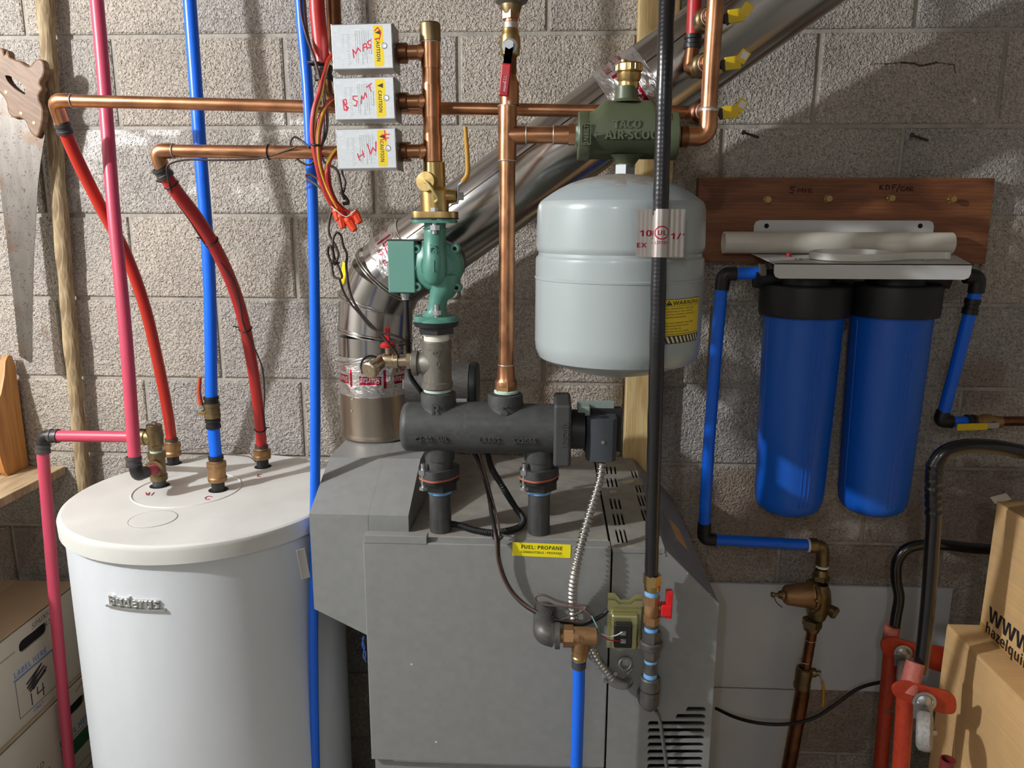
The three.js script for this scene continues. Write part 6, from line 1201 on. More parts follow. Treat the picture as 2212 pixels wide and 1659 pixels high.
  cab([[718, 452, 0.006], [712, 475, 0.006], [711, 505, 0.006], [724, 530, 0.008], [731, 550, 0.01], [722, 572, 0.01], [719, 545, 0.012], [712, 530, 0.01], [708, 545, 0.006], [716, 570, 0.006], [722, 598, 0.01], [738, 600, 0.012], [733, 580, 0.012], [722, 556, 0.01], [720, 515, 0.008], [728, 502, 0.008], [737, 510, 0.006], [741, 530, 0.004], [749, 548, 0.002], [748, 575, 0], [752, 610, 0], [759, 640, 0], [775, 670, 0], [800, 700, 0.002], [825, 725, 0.002], [843, 745, 0], [858, 765, -0.01], [868, 790, -0.02]], 0.0022, M.wireBrown, 220);
  cab([[734, 604, 0.01], [742, 630, 0.004], [757, 655, 0.002], [775, 676, 0.002], [800, 706, 0.004], [822, 718, 0.004], [850, 724, 0.002], [870, 732, -0.005], [878, 742, -0.012]], 0.0021);
  part('zip_tie', ring(at(722, 566, z + 0.008), V(0.2, 1, 0).normalize(), 0.0085, 0.0014, 20), M.blackPlastic, bt);
  const zt = part('zip_tie', ring(at(687, 139, 0.51), V(0.12, 1, 0).normalize(), 0.0165, 0.0022, 24), M.blackPlastic, bt);
}
{ // cables over the boiler front
  const t = thing('control_cables', 'bundle of brown and black control cables on boiler front', 'cable', at(1190, 1340, 0.61));
  const cab = (px, r, m, n = 80) => part('cable', sweep(smooth(px.map(([x, y, z]) => at(x, y, z)), n), r, 8), m, t);
  cab([[1025, 975, 0.44], [1043, 1020, 0.45], [1056, 1070, 0.48], [1062, 1110, 0.53], [1068, 1140, 0.57], [1073, 1170, 0.592], [1080, 1220, 0.592], [1100, 1270, 0.592], [1135, 1308, 0.595], [1175, 1330, 0.605], [1212, 1342, 0.612], [1250, 1350, 0.605], [1300, 1330, 0.59], [1313, 1318, 0.588]], 0.004, M.rubber);
  cab([[1034, 975, 0.45], [1050, 1030, 0.46], [1066, 1090, 0.5], [1074, 1120, 0.54], [1078, 1150, 0.58], [1078, 1200, 0.594], [1092, 1255, 0.594], [1120, 1292, 0.594], [1160, 1322, 0.6], [1200, 1338, 0.612]], 0.0026, M.wireTan);
  cab([[1020, 980, 0.44], [1048, 1040, 0.46], [1060, 1085, 0.49], [1064, 1130, 0.55], [1071, 1165, 0.594], [1076, 1215, 0.598], [1095, 1265, 0.598], [1128, 1302, 0.598], [1170, 1328, 0.608]], 0.0024, M.wireTan);
  cab([[1195, 1342, 0.618], [1230, 1333, 0.615], [1262, 1316, 0.612], [1266, 1309, 0.61], [1240, 1306, 0.608], [1205, 1298, 0.605], [1172, 1285, 0.602], [1158, 1288, 0.6], [1158, 1298, 0.6], [1175, 1306, 0.604], [1215, 1310, 0.606], [1250, 1313, 0.61], [1268, 1322, 0.615], [1280, 1335, 0.618]], 0.0019, M.wireTan, 140);
  cab([[1195, 1338, 0.618], [1225, 1342, 0.618], [1256, 1346, 0.616], [1276, 1338, 0.614], [1278, 1330, 0.614]], 0.0018, M.wireBrown);
  cab([[1278, 1330, 0.618], [1288, 1350, 0.628], [1296, 1368, 0.637]], 0.0013, M.wireTeal, 20);
  const tie = part('zip_tie', ring(at(1191, 1336, 0.611), V(0.85, -0.4, 0).normalize(), 0.0085, 0.0017, 20), M.blackPlastic, t);
  part('tail', cylG(at(1192, 1330, 0.622), at(1195, 1320, 0.626), 0.0016), M.blackPlastic, tie);
  const t2 = part('zip_tie', ring(at(1074, 1157, 0.584), V(0.1, 0.8, 0.5).normalize(), 0.0095, 0.0018, 20), M.blackPlastic, t);
  part('tail', sweep(smooth([at(1084, 1155, 0.586), at(1097, 1158, 0.584), at(1112, 1165, 0.58), at(1098, 1166, 0.59)], 16), 0.0014, 6), M.zinc, t2);
  // corrugated loom on the boiler top
  const lm = thing('wire_loom', 'black corrugated wire loom lying along the boiler top edge', 'loom', at(1010, 1150, 0.55));
  const pts = smooth([at(1052, 975, 0.44), at(1062, 1010, 0.45), at(1085, 1050, 0.48), atY(1112, 1094, 1.066), atY(1131, 1122, 1.054), atY(1122, 1138, 1.0495), atY(1092, 1147, 1.0495), atY(1060, 1150, 1.0495), atY(1022, 1144, 1.0495), atY(990, 1134, 1.053), atY(960, 1131, 1.055), atY(945, 1141, 1.051)], 900);
  part('loom', sweep(pts, (q, l) => 0.0057 + 0.0006 * Math.sin(l * 2 * Math.PI / 0.0035), 12), M.rubber, lm);
}
{ // grey cable by the louvres and the black cord to the right
  const Z = BF + 0.012;
  single('grey_cable', sweep(smooth([at(1418, 1535, Z), at(1426, 1560, Z), at(1432, 1600, Z), at(1440, 1659, Z), at(1446, 1760, Z)], 40), 0.0036, 10), M.greyCable, 'grey cable hanging in front of the louvres', 'cable', at(1446, 1760, Z));
  const pts = smooth([at(1546, 1530, 0.07), at(1590, 1550, 0.12), at(1640, 1562, 0.15), at(1700, 1564, 0.16), at(1760, 1550, 0.15), at(1810, 1518, 0.14), at(1855, 1487, 0.13), at(1910, 1472, 0.12), at(1980, 1462, 0.08)], 80);
  single('black_cord', sweep(pts, 0.0042, 10), M.rubber, 'black cord sagging between boiler and hand truck', 'cord', pts[40]);
}

// ---------------------------------------------------------------- water filters on the board
{
  const zb = 0.036, B = thing('backing_board', 'brown stained backing board screwed to the block wall', 'board', at(1835, 560, 0.02));
  const q = pts2([[1512, 385], [2150, 384], [2128, 572], [1500, 560]], zb);
  const xl = (q[0][0] + q[3][0]) / 2, xr = q[1][0], yt = (q[0][1] + q[1][1]) / 2, yb = q[2][1] + 0.002;
  const g = extr([[xl, yb], [xr + 0.003, yb], [xr, yt], [xl, yt + 0.001]], 0.003, zb - 0.003, [], 0.001);
  const p = g.attributes.position, uv = g.attributes.uv; for (let i = 0; i < p.count; i++) uv.setXY(i, p.getY(i) + p.getZ(i), p.getX(i));
  part('board', g, M.boardWood, B);
  const pen = std({ color: 0x3a120a, roughness: 0.8 }), ln = (strokes) => strokes.map((s) => sweep(s.map(([x, y]) => at(x, y, zb + 0.0004)), 0.0014, 6));
  part('handwriting', ln([[[1718, 404], [1707, 404], [1707, 409], [1715, 410], [1713, 417], [1705, 416]], [[1724, 416], [1725, 407], [1730, 412], [1734, 406], [1735, 416]], [[1741, 407], [1740, 415]], [[1753, 408], [1746, 410], [1747, 415], [1754, 415]]]), pen, B, { label: '5 MIC in pencil' });
  part('handwriting', ln([[[1901, 400], [1901, 410]], [[1907, 400], [1902, 405], [1908, 410]], [[1914, 400], [1914, 410], [1921, 408], [1922, 402], [1914, 400]], [[1928, 411], [1928, 400], [1937, 399]], [[1928, 405], [1934, 404]], [[1936, 414], [1945, 398]], [[1954, 403], [1947, 404], [1946, 411], [1953, 412], [1954, 408]], [[1957, 412], [1960, 403], [1964, 412]], [[1972, 404], [1966, 406], [1967, 411], [1973, 411]]]), pen, B, { label: 'KDF/GAC in pencil' });
  for (const [px, py] of [[1660, 431], [1792, 429], [1928, 428], [2061, 430]]) {
    const c = at(px, py, zb + 0.02), o = thing('brass_screw', ['brass hex screw in the board, leftmost of four', 'brass hex screw in the board, below the 5 MIC note', 'brass hex screw in the board, below the KDF/GAC note', 'brass hex screw in the board, rightmost of four'][[1660, 1792, 1928, 2061].indexOf(px)], 'screw', V(c.x, c.y, zb), 'brass screws along the board');
    part('shank', cylG(V(c.x, c.y, zb), V(c.x, c.y, zb + 0.015), 0.004), M.brass, o); part('head', hexG(V(c.x, c.y, zb + 0.014), V(0, 0, 1), 0.006, 0.0075), M.brass, o);
    part('washer', lat(V(c.x, c.y, zb), V(0, 0, 1), [[0, 0.008], [0.0015, 0.008], [0.0015, 0]], 20), M.brass, o);
  }
  // white steel bracket
  const zp = zb + 0.002, yT = at(1850, 547, zp).y, zf = 0.235, yF = at(1880, 570, zf).y, yOn = (z) => yT + (yF - yT) * (z - zb) / (zf - zb), K = thing('filter_bracket', 'white steel filter bracket fixed to the wooden board', 'bracket', V(at(1830, 549, zp).x, yT, zp));
  const bx0 = at(1628, 500, zp).x, bx1 = at(2016, 500, zp).x, by1 = at(1830, 476, zp).y, fx0 = at(1672, 585, zf).x, fx1 = at(2098, 585, zf).x, fy0 = at(1890, 603, zf).y;
  const rc = 0.012, roundTop = [[bx0, yT], [bx1, yT], [bx1, by1 - rc], [bx1 - rc * 0.3, by1 - rc * 0.3], [bx1 - rc, by1], [bx0 + rc, by1], [bx0 + rc * 0.3, by1 - rc * 0.3], [bx0, by1 - rc]];
  part('back_plate', extr(roundTop, zb + 0.0005, 0.002), M.bracketWhite, K);
  const tg = extr([[bx0 - 0.004, -zb - 0.0005], [fx0, -zf], [fx1, -zf], [bx1 + 0.05, -zb - 0.0005]], 0, 0.002);
  part('top_plate', place(tg, V(0, yT - 0.002, 0), V(1, 0, 0), V(0, 0, -1), UP).applyMatrix4(new THREE.Matrix4().set(1, 0, 0, 0, 0, 1, (yF - yT) / (zf - zb), -(yF - yT) / (zf - zb) * zb, 0, 0, 1, 0, 0, 0, 0, 1)), M.bracketWhite, K);
  part('front_lip', extr([[fx0, yF], [fx0, fy0 + rc], [fx0 + rc * 0.3, fy0 + rc * 0.3], [fx0 + rc, fy0], [fx1 - rc, fy0], [fx1 - rc * 0.3, fy0 + rc * 0.3], [fx1, fy0 + rc], [fx1, yF]], zf - 0.002, 0.002), M.bracketWhite, K);
  for (const px of [1656, 1988]) { const c = at(px, 488, zb + 0.003); part('slot', lat(V(c.x, c.y, zb + 0.0022), V(0, 0, 1), [[0, 0.0055], [0.0006, 0.0055], [0.0006, 0]], 16), M.paintedVoid, K); }  // black discs painted as the shade inside the fixing slots
  const rb = at(1703, 558, 0.11); part('red_button', lat(V(rb.x, yOn(0.11), rb.z), UP, [[0, 0.0065], [0.007, 0.006], [0.008, 0]], 16), M.redHandle, K);
  for (const [px, py] of [[1725, 562], [1800, 563], [2000, 563]]) { const c = at(px, py, 0.17); part('bolt', lat(V(c.x, yOn(c.z), c.z), UP, [[0, 0.008], [0.003, 0.007], [0.0035, 0]], 16), M.zinc, K); }
  // pvc pipe lying on it
  const rp = 0.0245, zc = zb + 0.003 + rp, a = at(1563, 518, zc), b = at(2055, 520, zc), ya = yOn(zc) + rp + 0.0012;
  const pv = thing('pvc_pipe', 'cut length of off-white plastic pipe lying on the bracket', 'pipe', V(mid(a, b).x, yT, zc));
  const tub = (x0, x1) => lat(V(x0, ya, zc), V(1, 0, 0), [[0, rp - 0.004], [0, rp], [x1 - x0, rp], [x1 - x0, rp - 0.004], [0, rp - 0.004]], 36);
  part('tube', tub(a.x, b.x), M.pvc, pv);
  // filter wrench lying flat in front
  const W = thing('filter_wrench', 'flat white plastic filter wrench lying on the bracket', 'wrench', V(at(1880, 550, 0.16).x, yT, 0.16));
  const wy = yOn(0.12) + 0.002, hw = 0.014, P2 = (px, py, z) => { const v = at(px, py, z); return V(v.x, yOn(z) + hw / 2 + 0.003, z); };
  const loop = smooth([P2(1750, 546, 0.15), P2(1756, 550, 0.175), P2(1790, 556, 0.205), P2(1840, 560, 0.216), P2(1895, 560, 0.21), P2(1935, 556, 0.19), P2(1970, 552, 0.172), P2(2046, 548, 0.165)], 60);
  const back = smooth([P2(1750, 546, 0.15), P2(1760, 541, 0.125), P2(1800, 539, 0.108), P2(1860, 540, 0.108), P2(1905, 545, 0.13), P2(1945, 549, 0.18)], 40);
  const ribbon = (pts, th) => { const gs = []; for (let i = 0; i < pts.length - 1; i++) { const d = pts[i + 1].clone().sub(pts[i]), l = d.length(); if (l < 1e-5) continue; d.normalize(); const gg = new THREE.BoxGeometry(l * 1.15, hw, th); gs.push(place(gg, mid(pts[i], pts[i + 1]), d, UP, d.clone().cross(UP))); } return gs; };
  part('ring_and_handle', ribbon(loop, 0.004), M.plastic, W); part('ring_back', ribbon(back, 0.004), M.plastic, W);
  const he = loop[loop.length - 1]; part('handle_end', lat(V(he.x, he.y - hw / 2, he.z), UP, [[0, 0.006], [0, 0.0075], [hw, 0.0075], [hw, 0]], 16), M.plastic, W);
  // two blue housings
  const zF = 0.148;
  [[1738, 'big blue water filter housing, left of the pair'], [1930, 'big blue water filter housing, right of the pair']].forEach(([px, label], i) => {
    const x = at(px, 640, zF).x, Y = (py) => at(px, py, zF).y, y0 = Y(1098) - 0.008, h = thing('filter_housing', label, 'water filter', V(x, y0, zF), 'blue filter housings');
    const L = Y(672) - y0, bowl = [[0, 0], [0.001, 0.03], [0.006, 0.055], [0.016, 0.068], [0.03, 0.0735], [0.05, 0.0755], [L * 0.5, 0.0795], [L - 0.03, 0.0835], [L - 0.012, 0.0845], [L - 0.01, 0.0865], [L, 0.0865], [L, 0]];
    part('bowl', lat(V(x, y0, zF), UP, bowl, 64, 0.7), M.filterBlue, h);
    const rAt = (t) => { for (let k = 0; k < bowl.length - 1; k++) if (t >= bowl[k][0] && t <= bowl[k + 1][0]) return bowl[k][1] + (bowl[k + 1][1] - bowl[k][1]) * (t - bowl[k][0]) / Math.max(1e-6, bowl[k + 1][0] - bowl[k][0]); return 0.08; };
    for (const ang of [0.02, 0.14, 0.26, 1.3, -1.3]) { const pp = []; for (let k = 0; k <= 14; k++) { const t = 0.004 + (L - 0.02) * k / 14, r = rAt(t) - 0.0004; pp.push(V(x + Math.sin(ang) * r, y0 + t, zF + Math.cos(ang) * r)); } part('rib', sweep(pp, 0.0019, 8), M.filterBlue, h); }
    part('cap', lat(V(x, Y(680), zF), UP, [[0, 0.085], [0, 0.0935], [0.006, 0.0955], [Y(620) - Y(680), 0.0965], [Y(614) - Y(680), 0.092], [Y(613) - Y(680), 0.06], [yF - 0.005 - Y(680), 0.06], [yF - 0.005 - Y(680), 0]], 64, 0.7), M.filterCap, h);
    const side = i ? 1 : -1; part('port', [cylG(V(x, Y(603), zF), V(x + side * 0.105, Y(603), zF), 0.021), hexG(V(x + side * 0.1, Y(603), zF), V(side, 0, 0), 0.012, 0.022)], M.filterCap, h);
    if (!i) part('link', cylG(V(x, Y(603), zF), V(at(1838, 600, zF).x, Y(603), zF), 0.019), M.filterCap, h);
  });
  // blue lines
  const r = 0.0136, z = 0.12, L1 = thing('blue_pipe', 'blue pipe from left filter down to the pressure regulator', 'pipe', at(1518, 1160, z));
  const eA = at(1563, 592, zF), eB = at(1519, 1163, z);
  part('inlet', cylG(at(1648, 590, zF), at(1580, 591, zF), r), M.pexBlue, L1);
  part('inlet_nut', lat(at(1650, 590, zF), V(-1, 0, 0), [[0, 0.012], [0, 0.02], [0.012, 0.02], [0.014, 0.014]]), M.iron, L1);
  part('elbow', sweep(rounded([at(1590, 591, zF), eA, at(1559, 625, 0.145)], 0.02), r + 0.002, 18), M.blackPlastic, L1);
  part('drop', sweep([at(1559, 618, 0.145), at(1545, 780, 0.13), at(1532, 950, z), at(1521, 1140, z)], r, 18), M.pexBlue, L1);
  part('elbow', sweep(rounded([at(1522, 1130, z), eB, at(1545, 1166, z)], 0.02), r + 0.002, 18), M.blackPlastic, L1);
  part('low_run', sweep([at(1535, 1165, z), at(1640, 1171, 0.1), at(1748, 1177, 0.09)], r - 0.0006, 18), M.pexBlue, L1);
  const L2 = thing('blue_pipe', 'blue pipe from right filter down to a yellow lever valve', 'pipe', at(2030, 908, 0.1));
  part('elbow', sweep(rounded([at(2085, 596, zF), at(2113, 598, zF), at(2108, 632, 0.145)], 0.02), r + 0.003, 18), M.blackPlastic, L2);
  part('upper_length', sweep([at(2109, 622, 0.145), at(2098, 665, 0.14)], r, 18), M.pexBlue, L2);
  part('coupling', lat(at(2094, 678, 0.139), dirOf(at(2094, 678, 0.139), at(2101, 650, 0.141)), [[0, r], [0, r + 0.003], [0.012, r + 0.003], [0.013, r + 0.001], [0.022, r + 0.001], [0.023, r + 0.003], [0.034, r + 0.003], [0.034, r]]), M.blackPlastic, L2);
  part('drop', sweep([at(2097, 668, 0.14), at(2068, 780, 0.12), at(2036, 900, 0.1)], r, 18), M.pexBlue, L2);
  part('elbow', sweep(rounded([at(2039, 888, 0.1), at(2030, 909, 0.1), at(2056, 911, 0.1)], 0.02), r + 0.002, 18), M.blackPlastic, L2);
  part('stub', cylG(at(2048, 911, 0.1), at(2100, 911, 0.1), r - 0.001), M.pexBlue, L2);
  const vv = thing('ball_valve', 'tarnished ball valve with yellow lever right of the filters', 'valve', at(2140, 912, 0.1));
  part('crimp_ring', crimp(at(2096, 911, 0.1), V(1, 0, 0), r, 0.02), M.blackPlastic, vv);
  part('body', lat(at(2104, 911, 0.1), V(1, 0, 0), [[0, 0.011], [0.001, 0.015], [0.014, 0.0155], [0.02, 0.0185], [0.036, 0.0185], [0.042, 0.0145], [0.06, 0.014], [0.061, 0.011]]), M.bronze, vv);
  part('pipe', cylG(at(2158, 910, 0.1), at(2360, 908, 0.1), 0.0112), M.copperDark, vv);
  const s = at(2150, 918, 0.122); part('stem_nut', hexG(V(s.x, s.y, 0.112), V(0, 0, 1), 0.014, 0.008), M.zinc, vv);
  const lv = part('lever', box(mid(at(2105, 922, 0.128), at(2152, 918, 0.128)), 0.055, 0.014, 0.002, 0.0008, [0, 0, 0.05]), M.zinc, vv);
  part('grip', box(mid(at(2068, 924, 0.129), at(2132, 920, 0.129)), 0.068, 0.0165, 0.006, 0.0028, [0, 0, 0.05]), M.yellowHandle, lv);
}
// ---------------------------------------------------------------- lower right: panels, regulator
{
  const q = pts2([[1480, 1258], [2055, 1272], [2030, 1498], [1470, 1490]], 0.012);
  single('white_panel', boxAB(q[3][0], q[1][0] + 0.004, q[2][1], q[1][1], 0.003, 0.014, 0.002), M.foamBoard, 'white foam panel on the lower wall behind the hand truck', 'panel', V(q[1][0], q[2][1], 0.01));
  const p2 = at(1720, 1500, 0.012), y1 = at(1600, 1494, 0.012).y;
  single('white_panel', boxAB(0.3, at(1712, 1640, 0.012).x, 0.02, q[2][1] - 0.004, 0.003, 0.013, 0.002), M.foamBoard, 'lower white foam panel right of the boiler louvres', 'panel', V(0.4, 0.02, 0.01));
  for (const [px, py] of [[1620, 290], [1984, 296]]) { const c = at(px + 16, py + 6, 0.0), hd = at(px - 14, py - 4, 0.024), nd = dirOf(c, hd); single('masonry_nail', [cylG(c.clone().addScaledVector(nd, -0.008), hd, 0.0028, 0.0028, 8), lat(hd.clone().addScaledVector(nd, -0.001), nd, [[0, 0.0058], [0.0016, 0.0058], [0.0016, 0]], 12)], std({ color: 0x4b4440, metalness: 0.6, roughness: 0.6 }), px < 1800 ? 'nail in the wall right of the copper elbow' : 'nail in the wall above the KDF/GAC note', 'nail', c); }
}
{
  const z = 0.088, P = (px, py) => at(px, py, z), t = thing('pressure_regulator', 'tarnished brass pressure regulator with bell pointing left', 'regulator', P(1757, 1385));
  const el = P(1778, 1181);
  part('inlet_ring', lat(P(1743, 1178), V(1, 0, 0), [[0, 0.0145], [0, 0.0168], [0.005, 0.0168], [0.006, 0.0145]]), M.plastic, t);
  part('elbow', [lat(P(1748, 1178), V(1, 0, 0), [[0, 0.014], [0, 0.0175], [0.018, 0.0178], [0.02, 0.015]]), sweep(rounded([P(1756, 1178), el, P(1777, 1208)], 0.022), 0.0152, 18), lat(P(1776, 1220), UP, [[0, 0.0155], [0.014, 0.0155], [0.016, 0.013]])], M.oldBrass, t);
  part('collar', lat(P(1776, 1226), UP, [[0, 0.0145], [0.005, 0.0148], [0.006, 0.013]]), M.tape, t);
  part('neck', [lat(P(1773, 1246), UP, [[0, 0.017], [0.012, 0.0165], [0.02, 0.014]]), hexG(P(1773, 1252), UP, 0.012, 0.0205)], M.oldBrass, t);
  const bc = P(1772, 1284);
  part('body', [lat(P(1764, 1335), dirOf(P(1764, 1335), P(1773, 1250)), [[0, 0.02], [0.02, 0.026], [0.05, 0.03], [0.075, 0.026], [0.092, 0.018]], 28, 1), lat(P(1786, 1312), V(0.6, -0.3, 0.5).normalize(), [[0, 0.012], [0.014, 0.014], [0.022, 0.016], [0.028, 0.012], [0.028, 0]])], M.oldBrass, t);
  const k = V(-1, 0.02, 0.06).normalize(), f0 = P(1762, 1286);
  part('bell_flange', lat(f0, k, [[0, 0.03], [0, 0.039], [0.004, 0.04], [0.006, 0.0385], [0.006, 0.041], [0.012, 0.041], [0.013, 0.034]]), M.oldBrass, t);
  const bell = part('bell', lat(f0.clone().addScaledVector(k, 0.012), k, [[0, 0.035], [0.006, 0.032], [0.06, 0.0245], [0.066, 0.02], [0.068, 0.012], [0.074, 0.011], [0.075, 0]]), M.bronze, t);
  part('adjusting_screw', [cylG(f0.clone().addScaledVector(k, 0.08), f0.clone().addScaledVector(k, 0.11), 0.0045), hexG(f0.clone().addScaledVector(k, 0.085), k, 0.007, 0.009), hexG(f0.clone().addScaledVector(k, 0.104), k, 0.006, 0.0065)], M.oldBrass, bell);
  for (let i = 0; i < 6; i++) { const a = i / 6 * 6.283 + 0.4, n = V(0, Math.cos(a), Math.sin(a)), c = f0.clone().addScaledVector(k, 0.01).addScaledVector(n, 0.0365); part('flange_bolt', lat(c, k, [[0, 0.004], [0.004, 0.004], [0.0055, 0.002], [0.0055, 0]], 12), M.brass, t); }
  part('wire_seal', sweep(smooth([P(1672, 1290), P(1678, 1302), P(1690, 1312)], 12), 0.0011, 6), M.wireBrown, t);
  part('outlet', [lat(P(1752, 1362), dirOf(P(1752, 1362), P(1760, 1330)), [[0, 0.018], [0.012, 0.021], [0.024, 0.0195], [0.03, 0.017]]), hexG(P(1754, 1352), UP, 0.018, 0.0235)], M.oldBrass, t);
  const c = thing('copper_pipe', 'dark copper water main rising to the pressure regulator', 'pipe', P(1690, 1720).setY(0.1));
  part('pipe', sweep([P(1755, 1360), P(1741, 1440), P(1733, 1500), P(1722, 1560), P(1698, 1690), P(1672, 1830).setY(0.02)], (q) => 0.0125 + 0.005 * step(0.3, 0.36, q), 18), M.copperDark, c);
  part('solder_joint', [ring(P(1739, 1428), UP, 0.0132, 0.0012), ring(P(1751, 1382), UP, 0.013, 0.0012)], M.solder, c);
  const v = thing('ball_valve', 'corroded ball valve with thin yellow lever on the water main', 'valve', P(1734, 1478));
  part('body', lat(P(1731, 1486), dirOf(P(1731, 1486), P(1741, 1430)), [[0, 0.0195], [0.008, 0.021], [0.02, 0.0195], [0.045, 0.021], [0.055, 0.02], [0.058, 0.015]]), M.oldBrass, v);
  const s = P(1750, 1452); part('stem', [lat(s, V(1, 0.1, 0.35).normalize(), [[0, 0.012], [0.014, 0.011], [0.015, 0.007], [0.026, 0.007], [0.026, 0]])], M.oldBrass, v);
  const lv = part('lever', sweep(smooth([at(1768, 1452, z + 0.012), at(1775, 1466, z + 0.016), at(1778, 1478, z + 0.018)], 12), 0.0026, 8), M.zinc, v);
  part('grip', sweep(smooth([at(1777, 1472, z + 0.018), at(1779, 1490, z + 0.018), at(1777, 1526, z + 0.018)], 14), 0.0034, 10), M.mustard, lv);
}
// ---------------------------------------------------------------- hand truck
{
  const t = thing('hand_truck', 'folded hand truck with black tube handles and orange frame', 'hand truck', at(1930, 1700, 0.3).setY(0.0));
  const zA = 0.44, zB = 0.2;
  const fa = smooth([[2330, 990], [2212, 976], [2140, 964], [2075, 965], [2036, 980], [2017, 1012], [2016, 1060], [2017, 1110], [2012, 1200], [2004, 1310], [1990, 1430], [1985, 1450]].map(([x, y]) => at(x, y, zA)), 90);
  const fb = smooth([[2290, 1205], [2200, 1192], [2100, 1184], [2010, 1176], [1962, 1184], [1940, 1208], [1936, 1250], [1942, 1290], [1936, 1330], [1930, 1370]].map(([x, y]) => at(x, y, zB)), 90);
  part('handle_tube', sweep(fa, 0.0138, 20), M.truckBlack, t);
  part('handle_tube', sweep(fb, 0.0122, 20), M.truckBlack, t);
  const wrap = smooth([at(2019, 1000, zA), at(2016, 1060, zA), at(2017, 1112, zA)], 60);
  part('tape_wrap', sweep(wrap, (q, l) => 0.0145 + 0.0008 * Math.abs(Math.sin(l * 140)) + 0.0006 * Math.sin(l * 390), 18), M.truckBlack, t);
  part('sleeve', cylG(at(1962, 1496, zA + 0.02), at(1978, 1430, zA + 0.004), 0.0185, 0.0175), M.truckDust, t);
  part('sleeve', cylG(at(1922, 1385, zB), at(1929, 1352, zB), 0.017, 0.0165), M.truckDust, t);
  const plate = (px, z, th) => { const g = extr(curve2(pts2(px, z), 70), z - th / 2, th, [], 0.001); return g; };
  part('cross_plate', extr(curve2(pts2([[1903, 1388], [1913, 1378], [1930, 1376], [1970, 1388], [2060, 1408], [2060, 1452], [1998, 1440], [1965, 1418], [1925, 1420], [1908, 1410]], zB + 0.02), 90), zB + 0.016, 0.006, [], 0.001), M.truckRed, t);
  part('cross_plate', extr(curve2(pts2([[1927, 1484], [1940, 1473], [1962, 1472], [2000, 1482], [2060, 1502], [2060, 1540], [1990, 1528], [1950, 1512], [1932, 1502]], zA + 0.03), 90), zA + 0.026, 0.006, [], 0.001), M.truckRed, t);
  const rail = (a, b, r) => cylG(a, b, r);
  part('frame_rail', rail(at(1925, 1395, zB + 0.004), at(1880, 1900, zB).setY(0.05), 0.0165), M.truckRed, t);
  part('frame_rail', rail(at(1956, 1500, zA + 0.005), at(1945, 1860, zA).setY(0.05), 0.0165), M.truckRed, t);
  part('axle_bar', cylG(at(1888, 1740, zB).setY(0.06), at(1950, 1740, zA).setY(0.06), 0.012), M.truckRed, t);
  part('foot', [lat(at(1880, 1900, zB).setY(0), UP, [[0, 0.02], [0.05, 0.02], [0.05, 0]]), lat(at(1945, 1860, zA).setY(0), UP, [[0, 0.02], [0.05, 0.02], [0.05, 0]])], M.rubber, t);
  part('cross_pin', cylG(at(1912, 1534, zB + 0.03), at(1952, 1541, zB + 0.1), 0.002), M.zinc, t);
  const caster = (cx, cy, z, s) => {
    const b = at(cx, cy, z), w = part('caster_fork', [lat(V(b.x, b.y, z - 0.004), V(-0.15, 0, 1).normalize(), [[0, 0], [0, 0.022 * s], [0.003, 0.022 * s], [0.004, 0.017 * s], [0.002, 0.014 * s], [0.006, 0.009 * s], [0.007, 0]], 28), box(V(b.x - 0.002, b.y - 0.018 * s, z), 0.036 * s, 0.034 * s, 0.003, 0.001, [0, -0.15, 0.1])], M.zinc, t);
    const c = V(b.x - 0.008 * s, b.y - 0.046 * s, z + 0.02);
    part('wheel', lat(c.clone().add(V(-0.012 * s, 0, 0.0)), V(0.87, 0.1, 0.46).normalize(), [[0, 0], [0, 0.03 * s], [0.004, 0.036 * s], [0.014 * s, 0.0375 * s], [0.024 * s, 0.036 * s], [0.028 * s, 0.03 * s], [0.028 * s, 0]], 36), M.casterGrey, w);
    part('axle_bolt', hexG(c.clone().add(V(0.012, 0, 0.006)), V(1, 0, 0), 0.01, 0.006), M.zinc, w);
  };
  caster(1998, 1518, zA + 0.04, 1); caster(1952, 1412, zB + 0.03, 0.9);
}
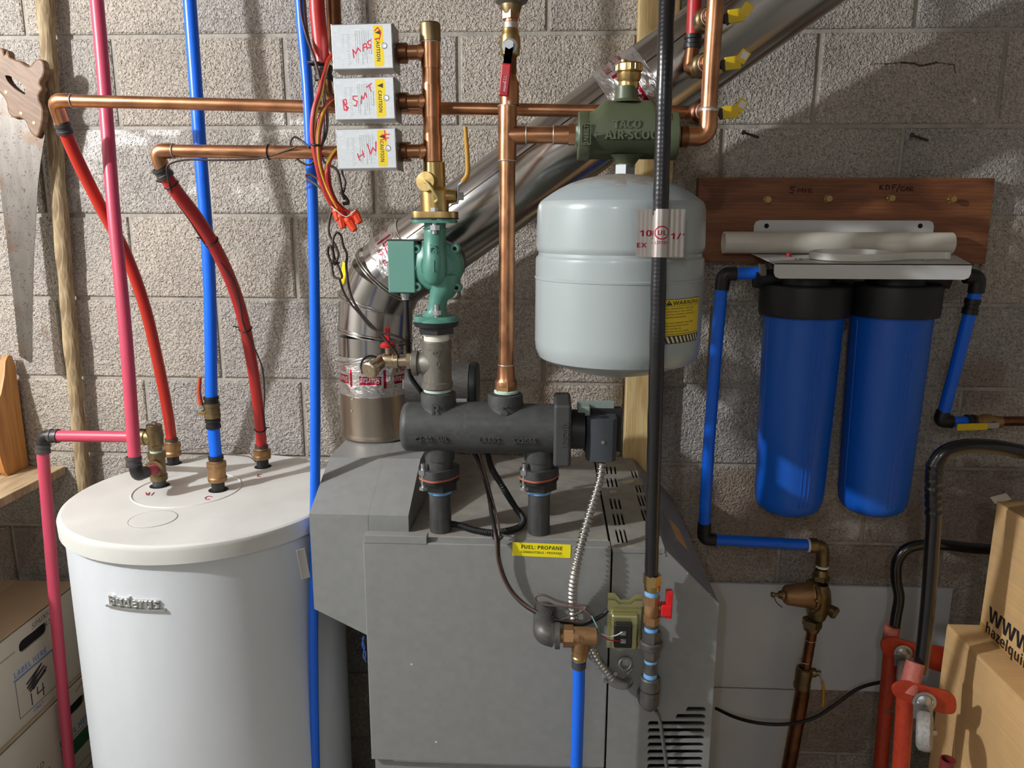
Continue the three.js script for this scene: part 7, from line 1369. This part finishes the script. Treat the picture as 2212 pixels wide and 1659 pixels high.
// ---------------------------------------------------------------- cardboard boxes at the right
{
  const carton = (x0, y0, y1, z0, z1, label, face) => {
    const w = 0.42, t = thing('cardboard_box', label, 'box', V(x0 + w / 2, y0, (z0 + z1) / 2), 'cardboard boxes at the right edge');
    const c = part('carton', boxAB(x0, x0 + w, y0, y1, z0, z1, 0.003), M.cardboard, t);
    part('flap', boxAB(x0 + 0.001, x0 + w * 0.495, y1 + 0.0002, y1 + 0.0035, z0 + 0.001, z1 - 0.001, 0.001), M.cardboard, t);
    part('flap', boxAB(x0 + w * 0.505, x0 + w - 0.001, y1 + 0.0002, y1 + 0.0035, z0 + 0.001, z1 - 0.001, 0.001), M.cardboard, t);
    if (face) face(t, c); return t;
  };
  const xU = 0.941, zU = 0.3, yS = 0.751;
  carton(0.883, 0.0, yS - 0.004, 0.28, 0.86, 'plain lower cardboard box leaning against the hand truck', (t, c) => {
    part('crease', sweep(smooth([atX(2084, 1405, 0.8825), atX(2070, 1490, 0.8825), atX(2062, 1600, 0.8825), atX(2058, 1690, 0.8825)], 20), 0.0009, 6), phys({ color: 0xd9b98a, roughness: 0.7 }), c);
  });
  carton(xU, yS + 0.001, 1.04, zU, 0.8, 'upper cardboard box printed with a web address', (t, c) => {
    const sh = (s, size, z, y) => { const gm = letters(s, size, 0.0004); gm.computeBoundingBox(); gm.translate(-gm.boundingBox.min.x, 0, 0); return place(gm, V(xU - 0.0002, y, z), V(0, 0, 1), UP, V(-1, 0, 0)); };
    const w0 = atX(2136, 1324, xU), h0 = atX(2130, 1357, xU);
    part('printed_address', [sh('www.', 0.043, w0.z, w0.y), sh('hazelquinn.com', 0.0235, h0.z, h0.y)], std({ color: 0x1d1916, roughness: 0.8 }), c);
    part('packing_tape', boxAB(xU - 0.0003, xU + 0.0001, yS + 0.002, yS + 0.02, zU + 0.002, 0.79, 0.0001), M.packTape, t);
    part('packing_tape', boxAB(xU - 0.0004, xU + 0.06, 1.0437, 1.0442, zU + 0.002, 0.79, 0.0001), M.packTape, t);
    part('tape_end', box(V(xU + 0.012, 1.047, zU - 0.008), 0.035, 0.002, 0.018, 0.0008, [0.5, 0.2, 0.2]), phys({ color: 0xc9bfa8, roughness: 0.25 }), t);
  });
  // a short red tube end in the front corner
  const p = at(2048, 1640, 0.62), o = thing('red_tube', 'open end of a dark red metal tube at bottom edge', 'tube', V(p.x, 0, p.z));
  part('tube', lat(V(p.x, 0, p.z), UP, [[0, 0.0125], [p.y, 0.0125], [p.y, 0.0105], [p.y - 0.03, 0.0105], [p.y - 0.03, 0]], 24), phys({ color: 0x6e2724, roughness: 0.4 }), o);
}

scene.traverse((o) => { if (o.isMesh) { o.castShadow = true; o.receiveShadow = true; } });
renderer.render(scene, camera);
